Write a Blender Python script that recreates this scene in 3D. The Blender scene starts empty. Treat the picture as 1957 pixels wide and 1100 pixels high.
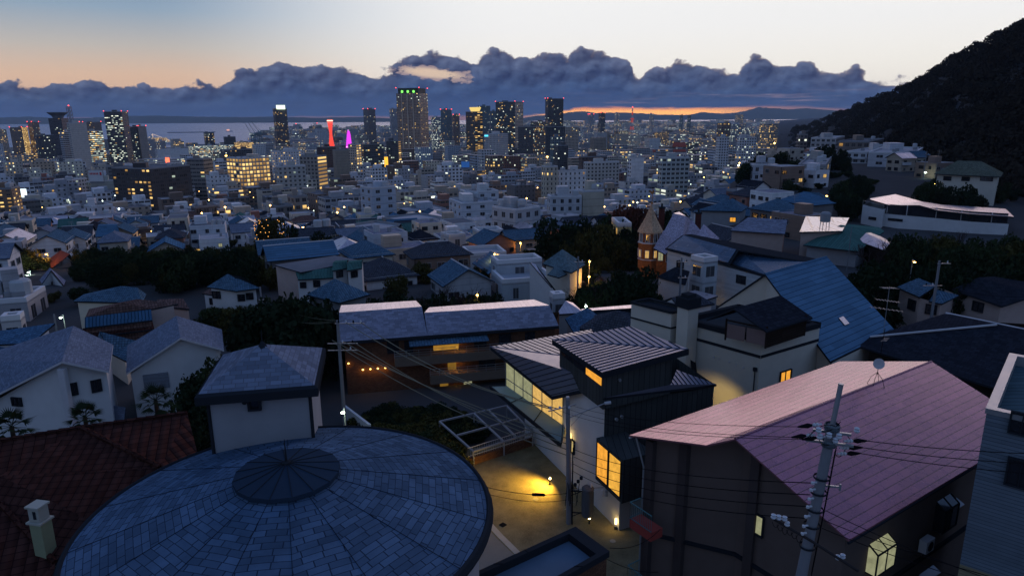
import bpy, bmesh, math, random
import numpy as np
from mathutils import Vector, Matrix

R = math.radians
rnd = random.Random(7)
SC = bpy.context.scene
COL = SC.collection

# ------------------------------------------------------------------ camera
CAMZ = 100.0
FPX = 1305.0
PW, PH = 1957.0, 1100.0
PITCH = math.atan((550 - 222) / FPX)
ROLL = R(0.35)
_f = Vector((0, math.cos(PITCH), -math.sin(PITCH)))
_r0 = Vector((1, 0, 0)); _u0 = Vector((0, math.sin(PITCH), math.cos(PITCH)))
_r = _r0 * math.cos(ROLL) - _u0 * math.sin(ROLL)
_u = _u0 * math.cos(ROLL) + _r0 * math.sin(ROLL)
cam = bpy.data.cameras.new('camera')
cam.sensor_width = 36; cam.lens = 36 * FPX / PW
cam.clip_start = 0.2; cam.clip_end = 60000
co = bpy.data.objects.new('camera', cam); COL.objects.link(co)
m3 = Matrix((_r, _u, -_f)).transposed()
co.matrix_world = Matrix.Translation((0, 0, CAMZ)) @ m3.to_4x4()
SC.camera = co
CP = Vector((0, 0, CAMZ))

def ray(px, py):
 return _f + _r * ((px - PW / 2) / FPX) + _u * ((PH / 2 - py) / FPX)
def PY(px, py, y):
 d = ray(px, py); return CP + d * (y / d.y)
def PZ(px, py, z):
 d = ray(px, py); return CP + d * ((z - CAMZ) / d.z)
def PX(p):
 d = Vector(p) - CP; w = d.dot(_f)
 return (PW / 2 + FPX * d.dot(_r) / w, PH / 2 - FPX * d.dot(_u) / w)
def azel(px, py):
 d = ray(px, py); return (math.degrees(math.atan2(d.x, d.y)), math.degrees(math.atan2(d.z, math.hypot(d.x, d.y))))

# ------------------------------------------------------------------ node helper
class NT:
 def __init__(s, tree): s.t = tree; s.n = tree.nodes; s.l = tree.links
 def new(s, typ, **kw):
  n = s.n.new(typ)
  for k, v in kw.items(): setattr(n, k, v)
  return n
 def put(s, sock, v):
  if v is None: return
  if isinstance(v, bpy.types.NodeSocket): s.l.new(v, sock)
  elif isinstance(v, (tuple, list)) and len(v) == 3 and sock.type == 'RGBA': sock.default_value = (*v, 1)
  else: sock.default_value = v
 def m(s, op, a, b=None, c=None, clamp=False):
  n = s.new('ShaderNodeMath', operation=op, use_clamp=clamp)
  for i, v in enumerate((a, b, c)): s.put(n.inputs[i], v)
  return n.outputs[0]
 def vm(s, op, a, b=None):
  n = s.new('ShaderNodeVectorMath', operation=op)
  s.put(n.inputs[0], a); s.put(n.inputs[1], b)
  return n.outputs[1] if op in ('DOT_PRODUCT', 'LENGTH') else n.outputs[0]
 def ss(s, v, lo, hi):
  n = s.new('ShaderNodeMapRange', interpolation_type='SMOOTHSTEP')
  s.put(n.inputs[0], v); s.put(n.inputs[1], lo); s.put(n.inputs[2], hi)
  return n.outputs[0]
 def mix(s, f, a, b, typ='MIX'):
  n = s.new('ShaderNodeMix', data_type='RGBA', blend_type=typ)
  s.put(n.inputs[0], f); s.put(n.inputs[6], a); s.put(n.inputs[7], b)
  return n.outputs[2]
 def ramp(s, f, pts, interp='LINEAR'):
  n = s.new('ShaderNodeValToRGB'); cr = n.color_ramp; cr.interpolation = interp
  while len(cr.elements) < len(pts): cr.elements.new(0.5)
  for e, (p, c) in zip(cr.elements, pts):
   e.position = p; e.color = (*c, 1) if len(c) == 3 else c
  s.put(n.inputs[0], f); return n.outputs[0]
 def curve(s, f, pts):
  n = s.new('ShaderNodeFloatCurve'); c = n.mapping.curves[0]
  while len(c.points) < len(pts): c.points.new(0.5, 0.5)
  for p, (x, y) in zip(c.points, pts): p.location = (x, y); p.handle_type = 'AUTO_CLAMPED'
  n.mapping.update(); s.put(n.inputs[1], f); return n.outputs[0]
 def comb(s, x, y, z=0):
  n = s.new('ShaderNodeCombineXYZ')
  for i, v in enumerate((x, y, z)): s.put(n.inputs[i], v)
  return n.outputs[0]
 def sep(s, v):
  n = s.new('ShaderNodeSeparateXYZ'); s.put(n.inputs[0], v); return n.outputs
 def noise(s, vec, scale, detail=3, rough=0.55, dim='3D', w=None):
  n = s.new('ShaderNodeTexNoise', noise_dimensions=dim)
  s.put(n.inputs['Vector'], vec); n.inputs['Scale'].default_value = scale
  n.inputs['Detail'].default_value = detail; n.inputs['Roughness'].default_value = rough
  return n.outputs[0]
 def white(s, vec):
  n = s.new('ShaderNodeTexWhiteNoise', noise_dimensions='3D'); s.put(n.inputs['Vector'], vec)
  return n.outputs[0]

# ------------------------------------------------------------------ sky
def make_world():
 w = bpy.data.worlds.new("World"); SC.world = w; w.use_nodes = True
 t = NT(w.node_tree); t.n.clear()
 d = t.vm('NORMALIZE', t.new('ShaderNodeTexCoord').outputs['Generated'])
 x, y, z = t.sep(d)
 az = t.m('MULTIPLY', t.m('ARCTAN2', x, y), 57.29578)
 el = t.m('MULTIPLY', t.m('ARCSINE', z), 57.29578)
 an = t.m('DIVIDE', t.m('ADD', az, 50), 100, clamp=True)
 # clear dusk sky: glow to the front right, blue overhead and behind
 blue = t.ramp(t.m('DIVIDE', el, 90, clamp=True), [
  (0.0, (.80, .48, .30)), (0.033, (.72, .49, .34)), (0.055, (.50, .46, .42)), (0.082, (.27, .36, .46)),
  (0.115, (.15, .25, .42)), (0.25, (.11, .19, .40)), (0.5, (.075, .15, .37)), (1.0, (.062, .13, .34))])
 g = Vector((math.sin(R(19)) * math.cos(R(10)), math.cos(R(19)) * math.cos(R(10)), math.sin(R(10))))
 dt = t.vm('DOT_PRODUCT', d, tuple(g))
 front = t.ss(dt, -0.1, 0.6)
 back = t.ramp(t.m('DIVIDE', el, 90, clamp=True), [(0, (.21, .27, .40)), (.2, (.165, .25, .44)), (1, (.075, .145, .36))])
 clear = t.mix(front, back, blue)
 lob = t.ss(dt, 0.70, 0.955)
 glow = t.ramp(t.m('DIVIDE', el, 60, clamp=True), [(0, (.95, .86, .74)), (.06, (.90, .86, .79)), (.11, (.86, .85, .84)), (.19, (.84, .85, .86)), (.25, (3.2, 2.4, 2.2)), (.36, (2.8, 2.1, 2.1)), (.50, (.3, .36, .6)), (1, (.1, .18, .42))])  # band above the view brightened and tinted pink to light the roofs
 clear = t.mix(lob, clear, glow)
 # cloud bank
 top_px = [(-60, 150), (0, 147), (60, 151), (140, 149), (180, 144), (230, 149), (300, 156), (340, 158), (380, 152), (425, 146), (450, 130),
     (490, 116), (540, 111), (585, 111), (620, 120), (650, 115), (700, 126), (742, 126), (762, 104), (800, 98), (850, 94), (900, 96),
     (940, 87), (1000, 92), (1040, 97), (1075, 88), (1140, 86), (1175, 97), (1205, 112), (1220, 131), (1245, 121), (1270, 127),
     (1285, 109), (1320, 107), (1365, 122), (1400, 118), (1430, 106), (1455, 99), (1490, 111), (1520, 105), (1550, 111), (1592, 132),
     (1640, 121), (1655, 134), (1700, 134), (1755, 147), (1785, 120), (1815, 116), (1957, 140)]
 pts = [((azel(*p)[0] + 50) / 100, azel(*p)[1] / 10) for p in top_px]
 pts = [(0, pts[0][1])] + pts + [(1, .45)]
 top = t.m('MULTIPLY', t.curve(an, pts), 10)
 cv = t.comb(az, t.m('MULTIPLY', el, 1.35))
 warp = t.noise(cv, .55, 4, .55)
 cvw = t.vm('ADD', cv, t.comb(t.m('MULTIPLY', warp, .9), t.m('MULTIPLY', warp, .45)))
 def billow(vec):
  v = t.new('ShaderNodeTexVoronoi', feature='SMOOTH_F1', voronoi_dimensions='2D')
  t.put(v.inputs['Vector'], vec); v.inputs['Scale'].default_value = .46
  v.inputs['Detail'].default_value = 3.6; v.inputs['Roughness'].default_value = .40; v.inputs['Lacunarity'].default_value = 2.3
  v.inputs['Smoothness'].default_value = .4
  return t.m('SUBTRACT', 1.0, v.outputs['Distance'])
 b0 = billow(cvw)
 b1 = billow(t.vm('ADD', cvw, (-.22, .42, 0)))
 amp = t.m('MINIMUM', t.m('MULTIPLY', t.m('SUBTRACT', b0, .56), 1.15), .26)
 edge = t.m('SUBTRACT', t.m('ADD', top, amp), t.m('ADD', el, .15))
 mask = t.ss(edge, -.05, .16)
 rel = t.m('DIVIDE', el, t.m('MAXIMUM', top, .5), clamp=True)
 cl = t.ramp(t.m('ADD', rel, t.m('MULTIPLY', t.m('SUBTRACT', warp, .5), .35)), [(0, (.030, .072, .20)), (.18, (.026, .058, .17)), (.42, (.036, .066, .165)), (.7, (.058, .080, .165)), (1, (.088, .102, .18))])
 emb = t.m('SUBTRACT', b0, b1)
 shade = t.m('ADD', 1.0, t.m('MULTIPLY', t.m('MULTIPLY', emb, 1.5), t.ss(rel, .12, .6)))
 soft = t.m('ADD', .72, t.m('MULTIPLY', t.noise(t.comb(t.m('MULTIPLY', az, .5), el), .8, 5, .6), .55))
 cl = t.mix(1.0, cl, t.comb(t.m('MULTIPLY', shade, soft), t.m('MULTIPLY', shade, soft), t.m('MULTIPLY', t.m('ADD', .25, t.m('MULTIPLY', shade, .75)), soft)), 'MULTIPLY')
 rimn = t.m('MULTIPLY', t.ss(edge, .35, .0), t.ss(az, -30, 20))
 cl = t.mix(t.m('MULTIPLY', rimn, .22), cl, (.75, .55, .42))
 # pale violet streaks low at the right
 st = t.noise(t.comb(t.m('MULTIPLY', az, .16), t.m('MULTIPLY', el, 3.2)), 1.0, 4, .6)
 stm = t.m('MULTIPLY', t.m('MULTIPLY', t.ss(st, .52, .72), t.ss(az, -2, 14)), t.m('MULTIPLY', t.ss(el, 2.1, 1.2), t.ss(el, .3, .7)))
 cl = t.mix(t.m('MULTIPLY', stm, .6), cl, (.36, .25, .28))
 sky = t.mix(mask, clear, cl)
 # gap in the cloud, left of the tall tower top
 ha, he = azel(826, 140)
 da = t.m('SUBTRACT', az, ha); de = t.m('ADD', t.m('SUBTRACT', el, he), t.m('MULTIPLY', da, .10))
 hr = t.m('ADD', t.m('POWER', t.m('DIVIDE', da, 2.7), 2), t.m('POWER', t.m('DIVIDE', de, .42), 2))
 hb = t.m('ADD', t.m('MULTIPLY', t.m('SUBTRACT', t.noise(t.comb(az, t.m('MULTIPLY', el, 2)), 1.1, 5, .65), .5), 6.5), t.m('MULTIPLY', t.m('SUBTRACT', b0, .55), 2.2))
 hole = t.m('MULTIPLY', t.ss(t.m('ADD', hr, hb), 1.15, .1), .85)
 sky = t.mix(hole, sky, t.mix(t.ss(hr, 1.2, .1), (.42, .31, .30), (.84, .62, .44)))
 # burning strip along the horizon under the bank
 sl_px = [(980, 224), (1010, 221), (1050, 217), (1085, 212), (1120, 206), (1180, 206), (1260, 208), (1340, 207), (1420, 205), (1470, 203), (1560, 206), (1640, 212)]
 sp = [(0, 0)] + [((azel(*p)[0] + 50) / 100, max(0, azel(*p)[1]) / 2) for p in sl_px] + [(.78, 0), (1, 0)]
 sl = t.m('MULTIPLY', t.curve(an, sp), 2)
 sn = t.noise(t.comb(t.m('MULTIPLY', az, .35), t.m('MULTIPLY', el, 2.5)), 1.6, 4, .6)
 slm = t.ss(t.m('SUBTRACT', t.m('ADD', sl, t.m('MULTIPLY', t.m('SUBTRACT', sn, .5), .35)), t.m('SUBTRACT', el, .12)), -.02, .22)
 a0, a1, a2 = azel(1010, 215)[0], azel(1250, 215)[0], azel(1480, 215)[0]
 heat = t.m('MULTIPLY', t.ss(az, a0 - 1, a0 + 3), t.ss(az, a2 + 2, a1 + 2))
 fire = t.mix(t.ss(el, .72, .18), (.95, .30, .12), (1.9, .80, .14))
 fire = t.mix(heat, (.30, .16, .17), fire)
 sky = t.mix(slm, sky, fire)
 # ground side of the dome, never seen
 sky = t.mix(t.ss(el, -.4, -2.5), sky, (.02, .03, .05))
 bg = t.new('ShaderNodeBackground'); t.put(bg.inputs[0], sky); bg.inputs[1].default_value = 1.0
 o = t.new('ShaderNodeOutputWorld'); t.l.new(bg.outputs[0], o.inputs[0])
 w.cycles.sampling_method = 'MANUAL'; w.cycles.sample_map_resolution = 512
make_world()
SC.view_settings.view_transform = 'Standard'; SC.view_settings.look = 'None'
SC.view_settings.exposure = 0.14; SC.view_settings.gamma = 1.0
SC.view_settings.use_curve_mapping = False
SC.cycles.use_denoising = True
SC.cycles.max_bounces = 4; SC.cycles.diffuse_bounces = 2; SC.cycles.glossy_bounces = 2
SC.cycles.transmission_bounces = 2; SC.cycles.volume_bounces = 0; SC.cycles.transparent_max_bounces = 4
SC.cycles.sample_clamp_indirect = 3.0

# ------------------------------------------------------------------ mesh builder
class MB:
 def __init__(s):
  s.v = []; s.f = []; s.mi = []; s.uv = []; s.col = []; s.win = []
 def face(s, pts, m=0, uv=None, col=(.5, .5, .5, 0), win=(.5, .5, 0)):
  pts = [Vector(p) for p in pts]
  i0 = len(s.v); s.v += [tuple(p) for p in pts]
  s.f.append(tuple(range(i0, i0 + len(pts)))); s.mi.append(m)
  if uv is None:
   n = Vector((0, 0, 0))
   for i in range(len(pts)):
    a, b = pts[i], pts[(i + 1) % len(pts)]
    n += Vector(((a.y - b.y) * (a.z + b.z), (a.z - b.z) * (a.x + b.x), (a.x - b.x) * (a.y + b.y)))
   if n.length < 1e-9: n = Vector((0, 0, 1))
   n.normalize()
   if abs(n.z) > .9995: ua, va = Vector((1, 0, 0)), Vector((0, 1, 0))
   else:
    ua = Vector((0, 0, 1)).cross(n).normalized(); va = n.cross(ua).normalized()
   uv = [(p.dot(ua), p.dot(va)) for p in pts]
  s.uv += list(uv); s.col.append(col if len(col) == 4 else (*col, 0)); s.win.append(win)
 def box(s, c, size, rot=0, m=0, bottom=False, **kw):
  """c = centre of the base; size = (w, d, h)"""
  w, d, h = size[0] / 2, size[1] / 2, size[2]
  ca, sa = math.cos(rot), math.sin(rot)
  P = [Vector((c[0] + x * ca - y * sa, c[1] + x * sa + y * ca, c[2] + z)) for z in (0, h) for x, y in ((-w, -d), (w, -d), (w, d), (-w, d))]
  for i in range(4):
   j = (i + 1) % 4; s.face((P[i], P[j], P[j + 4], P[i + 4]), m, **kw)
  s.face(P[4:], m, **kw)
  if bottom: s.face((P[3], P[2], P[1], P[0]), m, **kw)
 def prism(s, poly, z0, z1, m=0, bottom=True, **kw):
  n = len(poly)
  for i in range(n):
   a, b = poly[i], poly[(i + 1) % n]
   s.face(((a[0], a[1], z0), (b[0], b[1], z0), (b[0], b[1], z1), (a[0], a[1], z1)), m, **kw)
  s.face([(p[0], p[1], z1) for p in poly], m, **kw)
  if bottom: s.face([(p[0], p[1], z0) for p in reversed(poly)], m, **kw)
 def slab(s, pts, th, m=0, mside=None, nrm=None):
  """a flat roof facet with thickness th (downwards)"""
  pts = [Vector(p) for p in pts]
  n = (pts[1] - pts[0]).cross(pts[-1] - pts[0])
  if n.z < 0: pts = pts[::-1]
  lo = [p - Vector((0, 0, th)) for p in pts]
  if len(pts) == 4:
   for i in ((0, 1, 2), (0, 2, 3)): s.face([pts[q] for q in i], m); s.face([lo[q] for q in i[::-1]], m if mside is None else mside)
  else: s.face(pts, m)
  k = len(pts); ms = m if mside is None else mside
  for i in range(k):
   j = (i + 1) % k; s.face((lo[i], lo[j], pts[j], pts[i]), ms)
  if k != 4: s.face(lo[::-1], ms)
 def bar(s, a, b, r, m=0, n=4, r2=None, cap=True):
  a, b = Vector(a), Vector(b); d = b - a
  if d.length < 1e-6: return
  d.normalize(); q = Vector((0, 0, 1)) if abs(d.z) < .95 else Vector((1, 0, 0))
  x = d.cross(q).normalized(); y = d.cross(x).normalized(); r2 = r if r2 is None else r2
  off = math.pi / n
  A = [a + (x * math.cos(off + 2 * math.pi * i / n) + y * math.sin(off + 2 * math.pi * i / n)) * r for i in range(n)]
  B = [b + (x * math.cos(off + 2 * math.pi * i / n) + y * math.sin(off + 2 * math.pi * i / n)) * r2 for i in range(n)]
  for i in range(n):
   j = (i + 1) % n; s.face((A[j], A[i], B[i], B[j]), m)
  if cap:
   s.face(A, m); s.face(B[::-1], m)
 def tube(s, pts, r, m=0, n=4):
  for a, b in zip(pts, pts[1:]): s.bar(a, b, r, m, n, cap=False)
 def lathe(s, c, prof, n=16, m=0):
  for (r0, z0), (r1, z1) in zip(prof, prof[1:]):
   for i in range(n):
    a0, a1 = 2 * math.pi * i / n, 2 * math.pi * (i + 1) / n
    q = []
    for r, z, a in ((r0, z0, a0), (r0, z0, a1), (r1, z1, a1), (r1, z1, a0)):
     p = (c[0] + r * math.cos(a), c[1] + r * math.sin(a), c[2] + z)
     if not q or (Vector(p) - Vector(q[-1])).length > 1e-6: q.append(p)
    if len(q) > 2 and (Vector(q[0]) - Vector(q[-1])).length < 1e-6: q.pop()
    if len(q) > 2: s.face(q, m)
 def walls(s, tops, zb, m=0, closed=True, **kw):
  n = len(tops)
  for i in range(n if closed else n - 1):
   a, b = Vector(tops[i]), Vector(tops[(i + 1) % n])
   za = zb[i] if isinstance(zb, (list, tuple)) else zb
   zc = zb[(i + 1) % n] if isinstance(zb, (list, tuple)) else zb
   s.face(((a.x, a.y, za), (b.x, b.y, zc), b, a), m, **kw)
 def mesh(s, name, mats, smooth=False):
  me = bpy.data.meshes.new(name); me.from_pydata(s.v, [], s.f)
  for x in (mats if isinstance(mats, (list, tuple)) else [mats]): me.materials.append(x)
  nf = len(s.f)
  me.polygons.foreach_set('material_index', np.array(s.mi, dtype=np.int32))
  if smooth: me.polygons.foreach_set('use_smooth', np.ones(nf, dtype=bool))
  ul = me.uv_layers.new(name='UVMap'); ul.data.foreach_set('uv', np.array(s.uv, dtype=np.float32).ravel())
  ca = me.attributes.new('Col', 'FLOAT_COLOR', 'FACE'); ca.data.foreach_set('color', np.array(s.col, dtype=np.float32).ravel())
  wa = me.attributes.new('Win', 'FLOAT_VECTOR', 'FACE'); wa.data.foreach_set('vector', np.array(s.win, dtype=np.float32).ravel())
  return me
 def build(s, name, mats, parent=None, smooth=False, merge=False):
  me = s.mesh(name, mats, smooth)
  if merge:
   bm = bmesh.new(); bm.from_mesh(me); bmesh.ops.remove_doubles(bm, verts=bm.verts, dist=1e-4); bm.to_mesh(me); bm.free()
  return link(name, me, parent)

def link(name, me, parent=None):
 o = bpy.data.objects.new(name, me); COL.objects.link(o)
 if parent is not None:
  o.parent = parent
  o.matrix_parent_inverse = Matrix.Translation(parent.location).inverted() if parent.type == 'EMPTY' else Matrix.Identity(4)
 return o
ALL = []      # (object, px, py, Y) of every thing, for relations in the labels
def tag(o, label=None, cat=None, group=None, kind=None):
 if label: o['label'] = label
 if cat: o['category'] = cat
 if group: o['group'] = group
 if kind: o['kind'] = kind
 return o
def thing(name, label, cat, loc, group=None):
 o = bpy.data.objects.new(name, None); COL.objects.link(o); o.location = loc
 o.empty_display_size = .5
 return tag(o, label, cat, group)
# parts are modelled in world coordinates: under an Empty the parent inverse keeps them in place

# ------------------------------------------------------------------ materials
MATS = {}
def mat(name, base, rough=.7, metal=0, var=.25, scale=1.5, bump=0.0, emit=None, estr=0, pattern=None, pc=None, pw=(.5, .5), pl=.06, spec=.1, sample=False, coord='Object'):
 """a procedural surface: colour broken up by noise, optional seam / course / tile / shingle / plank pattern on the UVs (metres)"""
 if name in MATS: return MATS[name]
 M = bpy.data.materials.new(name); M.use_nodes = True; MATS[name] = M
 t = NT(M.node_tree); t.n.clear()
 o = t.new('ShaderNodeOutputMaterial'); p = t.new('ShaderNodeBsdfPrincipled'); t.l.new(p.outputs[0], o.inputs[0])
 tc = t.new('ShaderNodeTexCoord'); oc = tc.outputs[coord]; uvv = tc.outputs['UV']
 n1 = t.noise(oc, scale, 5, .6); n2 = t.noise(oc, scale * .13, 3, .6)
 f = t.m('ADD', t.m('MULTIPLY', n1, .6), t.m('MULTIPLY', n2, .7))
 f = t.m('ADD', 1 - var, t.m('MULTIPLY', f, var * 1.55))
 c = t.mix(1.0, base, t.comb(f, f, f), 'MULTIPLY')
 h = None
 u, v, _ = t.sep(uvv)
 if pattern in ('seam', 'course', 'plank'):
  s = t.m('DIVIDE', u if pattern in ('seam',) else v, pw[0])
  fr = t.m('FRACT', s)
  ln = t.m('LESS_THAN', fr, pl)
  tone = t.white(t.comb(t.m('FLOOR', s), t.m('FLOOR', t.m('DIVIDE', v if pattern == 'seam' else u, pw[1])), 3))
  c = t.mix(1.0, c, t.mix(tone, (.86, .86, .86), (1.1, 1.1, 1.1)), 'MULTIPLY')
  c = t.mix(ln, c, pc or tuple(b * .25 for b in base))
  h = t.m('MULTIPLY', fr, .6) if pattern == 'course' else t.m('SUBTRACT', 1, ln)
 if pattern in ('tile', 'shingle', 'brick'):
  row = t.m('DIVIDE', v, pw[1]); fl = t.m('FLOOR', row)
  off = t.m('MULTIPLY', t.m('MODULO', fl, 2), .5) if pattern != 'tile' else 0.0
  colu = t.m('ADD', t.m('DIVIDE', u, pw[0]), off)
  if pattern == 'shingle': colu = t.m('ADD', colu, t.m('MULTIPLY', t.white(t.comb(fl, 1, 2)), .6))
  fu = t.m('FRACT', colu); fv = t.m('FRACT', row)
  ln = t.m('MAXIMUM', t.m('LESS_THAN', fv, pl), t.m('LESS_THAN', fu, pl * .7))
  tone = t.white(t.comb(t.m('FLOOR', colu), fl, 5))
  c = t.mix(1.0, c, t.mix(tone, (.72, .72, .72), (1.15, 1.15, 1.15)), 'MULTIPLY')
  c = t.mix(ln, c, pc or tuple(b * .3 for b in base))
  if pattern == 'tile':
   wv = t.m('SINE', t.m('MULTIPLY', fu, math.pi))
   h = t.m('ADD', t.m('MULTIPLY', wv, .8), t.m('MULTIPLY', t.m('SUBTRACT', 1, fv), .5))
  else: h = t.m('SUBTRACT', t.m('MULTIPLY', t.m('SUBTRACT', 1, fv), .6), ln)
 matte = spec <= .12 and metal == 0 and not emit
 if matte:
  t.n.remove(p); p = t.new('ShaderNodeBsdfDiffuse'); t.l.new(p.outputs[0], o.inputs[0]); t.put(p.inputs['Color'], c)
 else:
  t.put(p.inputs['Base Color'], c)
  t.put(p.inputs['Roughness'], t.m('ADD', rough - .1, t.m('MULTIPLY', n1, .2), clamp=True))
  p.inputs['Metallic'].default_value = metal; p.inputs['Specular IOR Level'].default_value = spec
 hb = t.m('MULTIPLY', n1, .25) if h is None else t.m('ADD', h, t.m('MULTIPLY', n1, .2))
 if bump:
  b = t.new('ShaderNodeBump'); b.inputs['Strength'].default_value = min(1, bump); b.inputs['Distance'].default_value = .12 if pattern == 'tile' else .04
  t.put(b.inputs['Height'], hb); t.l.new(b.outputs[0], p.inputs['Normal'])
 if emit:
  t.put(p.inputs['Emission Color'], emit); p.inputs['Emission Strength'].default_value = estr
  M.cycles.emission_sampling = 'AUTO' if sample else 'NONE'
 return M

def lamp_mat(name, col, s, sample=False):
 if name in MATS: return MATS[name]
 M = bpy.data.materials.new(name); M.use_nodes = True; MATS[name] = M
 t = NT(M.node_tree); t.n.clear()
 o = t.new('ShaderNodeOutputMaterial'); e = t.new('ShaderNodeEmission'); t.l.new(e.outputs[0], o.inputs[0])
 g = t.new('ShaderNodeNewGeometry')
 f = t.m('ADD', .3, t.m('MULTIPLY', t.noise(t.new('ShaderNodeTexCoord').outputs['Object'], 1.7, 4, .7), 1.4))
 t.put(e.inputs[0], (*col, 1)); t.put(e.inputs[1], t.m('MULTIPLY', f, s))
 M.cycles.emission_sampling = 'AUTO' if sample else 'NONE'
 return M

def facade_mat(name, estr=1.0, roughw=.75):
 """wall with a window grid: UV = (bays, storeys); Col = wall colour + share of lit windows; Win = (side margin, sill, warmth)"""
 if name in MATS: return MATS[name]
 M = bpy.data.materials.new(name); M.use_nodes = True; MATS[name] = M
 t = NT(M.node_tree); t.n.clear()
 o = t.new('ShaderNodeOutputMaterial'); p = t.new('ShaderNodeBsdfPrincipled'); t.l.new(p.outputs[0], o.inputs[0])
 tc = t.new('ShaderNodeTexCoord'); u, v, _ = t.sep(tc.outputs['UV'])
 ac = t.new('ShaderNodeAttribute', attribute_name='Col'); aw = t.new('ShaderNodeAttribute', attribute_name='Win')
 a, b, warm = t.sep(aw.outputs['Vector']); lit = ac.outputs['Alpha']
 fu, fv = t.m('FRACT', u), t.m('FRACT', v)
 du = t.m('ABSOLUTE', t.m('SUBTRACT', fu, .5))
 inu = t.m('LESS_THAN', du, t.m('SUBTRACT', .5, a))
 win = t.m('MULTIPLY', inu, t.m('MULTIPLY', t.m('GREATER_THAN', fv, b), t.m('LESS_THAN', fv, .86)))
 win = t.m('MULTIPLY', win, t.m('GREATER_THAN', v, 0))
 mull = t.m('LESS_THAN', t.m('ABSOLUTE', t.m('SUBTRACT', fu, .5)), .025)
 cell = t.comb(t.m('FLOOR', u), t.m('FLOOR', v), t.m('MULTIPLY', t.m('ADD', t.sep(ac.outputs['Color'])[0], warm), 77.7))
 r1 = t.white(cell); r2 = t.white(t.vm('ADD', cell, (11.3, 4.1, 2.2))); r3 = t.white(t.vm('ADD', cell, (3.3, 41.7, 9.2)))
 rf = t.white(t.comb(t.m('FLOOR', v), t.m('MULTIPLY', ac.outputs['Fac'], 91.7), warm)); cl_ = t.noise(t.vm('MULTIPLY', cell, (.33, .45, 1)), 1.0, 1)
 lk = t.m('MULTIPLY', lit, t.m('ADD', .45, t.m('MULTIPLY', lit, .55)))
 lk = t.mix(t.m('GREATER_THAN', lit, .85), t.m('MULTIPLY', lk, t.m('MULTIPLY', t.m('ADD', .35, rf), t.m('MULTIPLY', cl_, 1.7))), lk)
 onr = t.m('LESS_THAN', r1, t.sep(lk)[0])
 oc = tc.outputs['Object']
 n = t.m('ADD', t.m('MULTIPLY', t.noise(oc, .35, 4, .6), .6), t.m('MULTIPLY', t.noise(t.vm('MULTIPLY', oc, (1.3, 1.3, .12)), .9, 4, .6), .4))
 wc = t.mix(1.0, ac.outputs['Color'], t.mix(n, (.50, .50, .50), (1.35, 1.35, 1.35)), 'MULTIPLY')
 slab = t.m('LESS_THAN', fv, .09)
 wc = t.mix(t.m('MULTIPLY', slab, .35), wc, (.03, .03, .035))
 base = t.mix(win, wc, t.mix(t.m('MULTIPLY', mull, .6), t.mix(r2, (.012, .014, .02), (.07, .075, .085)), (.2, .2, .2)))
 t.put(p.inputs['Base Color'], base)
 t.put(p.inputs['Roughness'], t.m('SUBTRACT', roughw, t.m('MULTIPLY', win, roughw - .18)))
 hue = t.m('LESS_THAN', r2, warm)
 cool = t.mix(r3, (.72, .95, .74), (.95, .98, .80)); wm = t.mix(r3, (1.0, .50, .10), (1.0, .66, .22))
 t.put(p.inputs['Emission Color'], t.mix(hue, cool, wm))
 vgrad = t.m('ADD', .45, t.m('MULTIPLY', t.ss(fv, .2, .85), .75))
 st = t.m('MULTIPLY', t.m('MULTIPLY', win, onr), t.m('MULTIPLY', t.m('ADD', .25, t.m('MULTIPLY', t.m('MULTIPLY', r3, r3), 1.2)), t.m('MULTIPLY', vgrad, estr)))
 t.put(p.inputs['Emission Strength'], st)
 M.cycles.emission_sampling = 'NONE'
 return M
# ------------------------------------------------------------------ terrain
_prof = [(-60, 82), (0, 80), (12, 78), (24, 74.5), (34, 72.2), (45, 72), (75, 72), (110, 73), (150, 68), (200, 62), (300, 52), (450, 38.5), (700, 26), (1000, 18), (1500, 9), (2000, 4.5), (2450, 3), (20000, 3)]
_ridge_px = [(1480, 246, 2300, 1700), (1540, 238, 1700, 1250), (1600, 214, 1300, 820), (1650, 194, 1100, 560), (1700, 175, 950, 440), (1760, 149, 820, 360), (1800, 119, 740, 330),
    (1850, 88, 660, 300), (1900, 64, 600, 275), (1957, 34, 540, 250), (2100, -40, 470, 210), (2500, -160, 400, 170)]
_side = [(60, 72), (110, 74), (150, 73.4), (175, 75), (240, 77.5), (300, 78), (420, 74), (640, 60), (900, 40), (1250, 16), (2000, 4)]
_rid = []
for _x, _y, _yr, _yf in _ridge_px:
 _p = PY(_x, _y, _yr); _rid.append((_p.x / _p.y, _yr, _p.z - 7, _yf))
def lerp_tab(t, x):
 if x <= t[0][0]: return t[0][1:] if len(t[0]) > 2 else t[0][1]
 for a, b in zip(t, t[1:]):
  if x <= b[0]:
   k = (x - a[0]) / (b[0] - a[0])
   return tuple(p + (q - p) * k for p, q in zip(a[1:], b[1:])) if len(a) > 2 else a[1] + (b[1] - a[1]) * k
 return t[-1][1:] if len(t[-1]) > 2 else t[-1][1]
def coast(a):
 return lerp_tab([(-3, 2350), (-.46, 2380), (-.375, 2500), (-.36, 5200), (-.25, 6000), (-.12, 7500), (.02, 9500), (3, 13000)], a)
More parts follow.
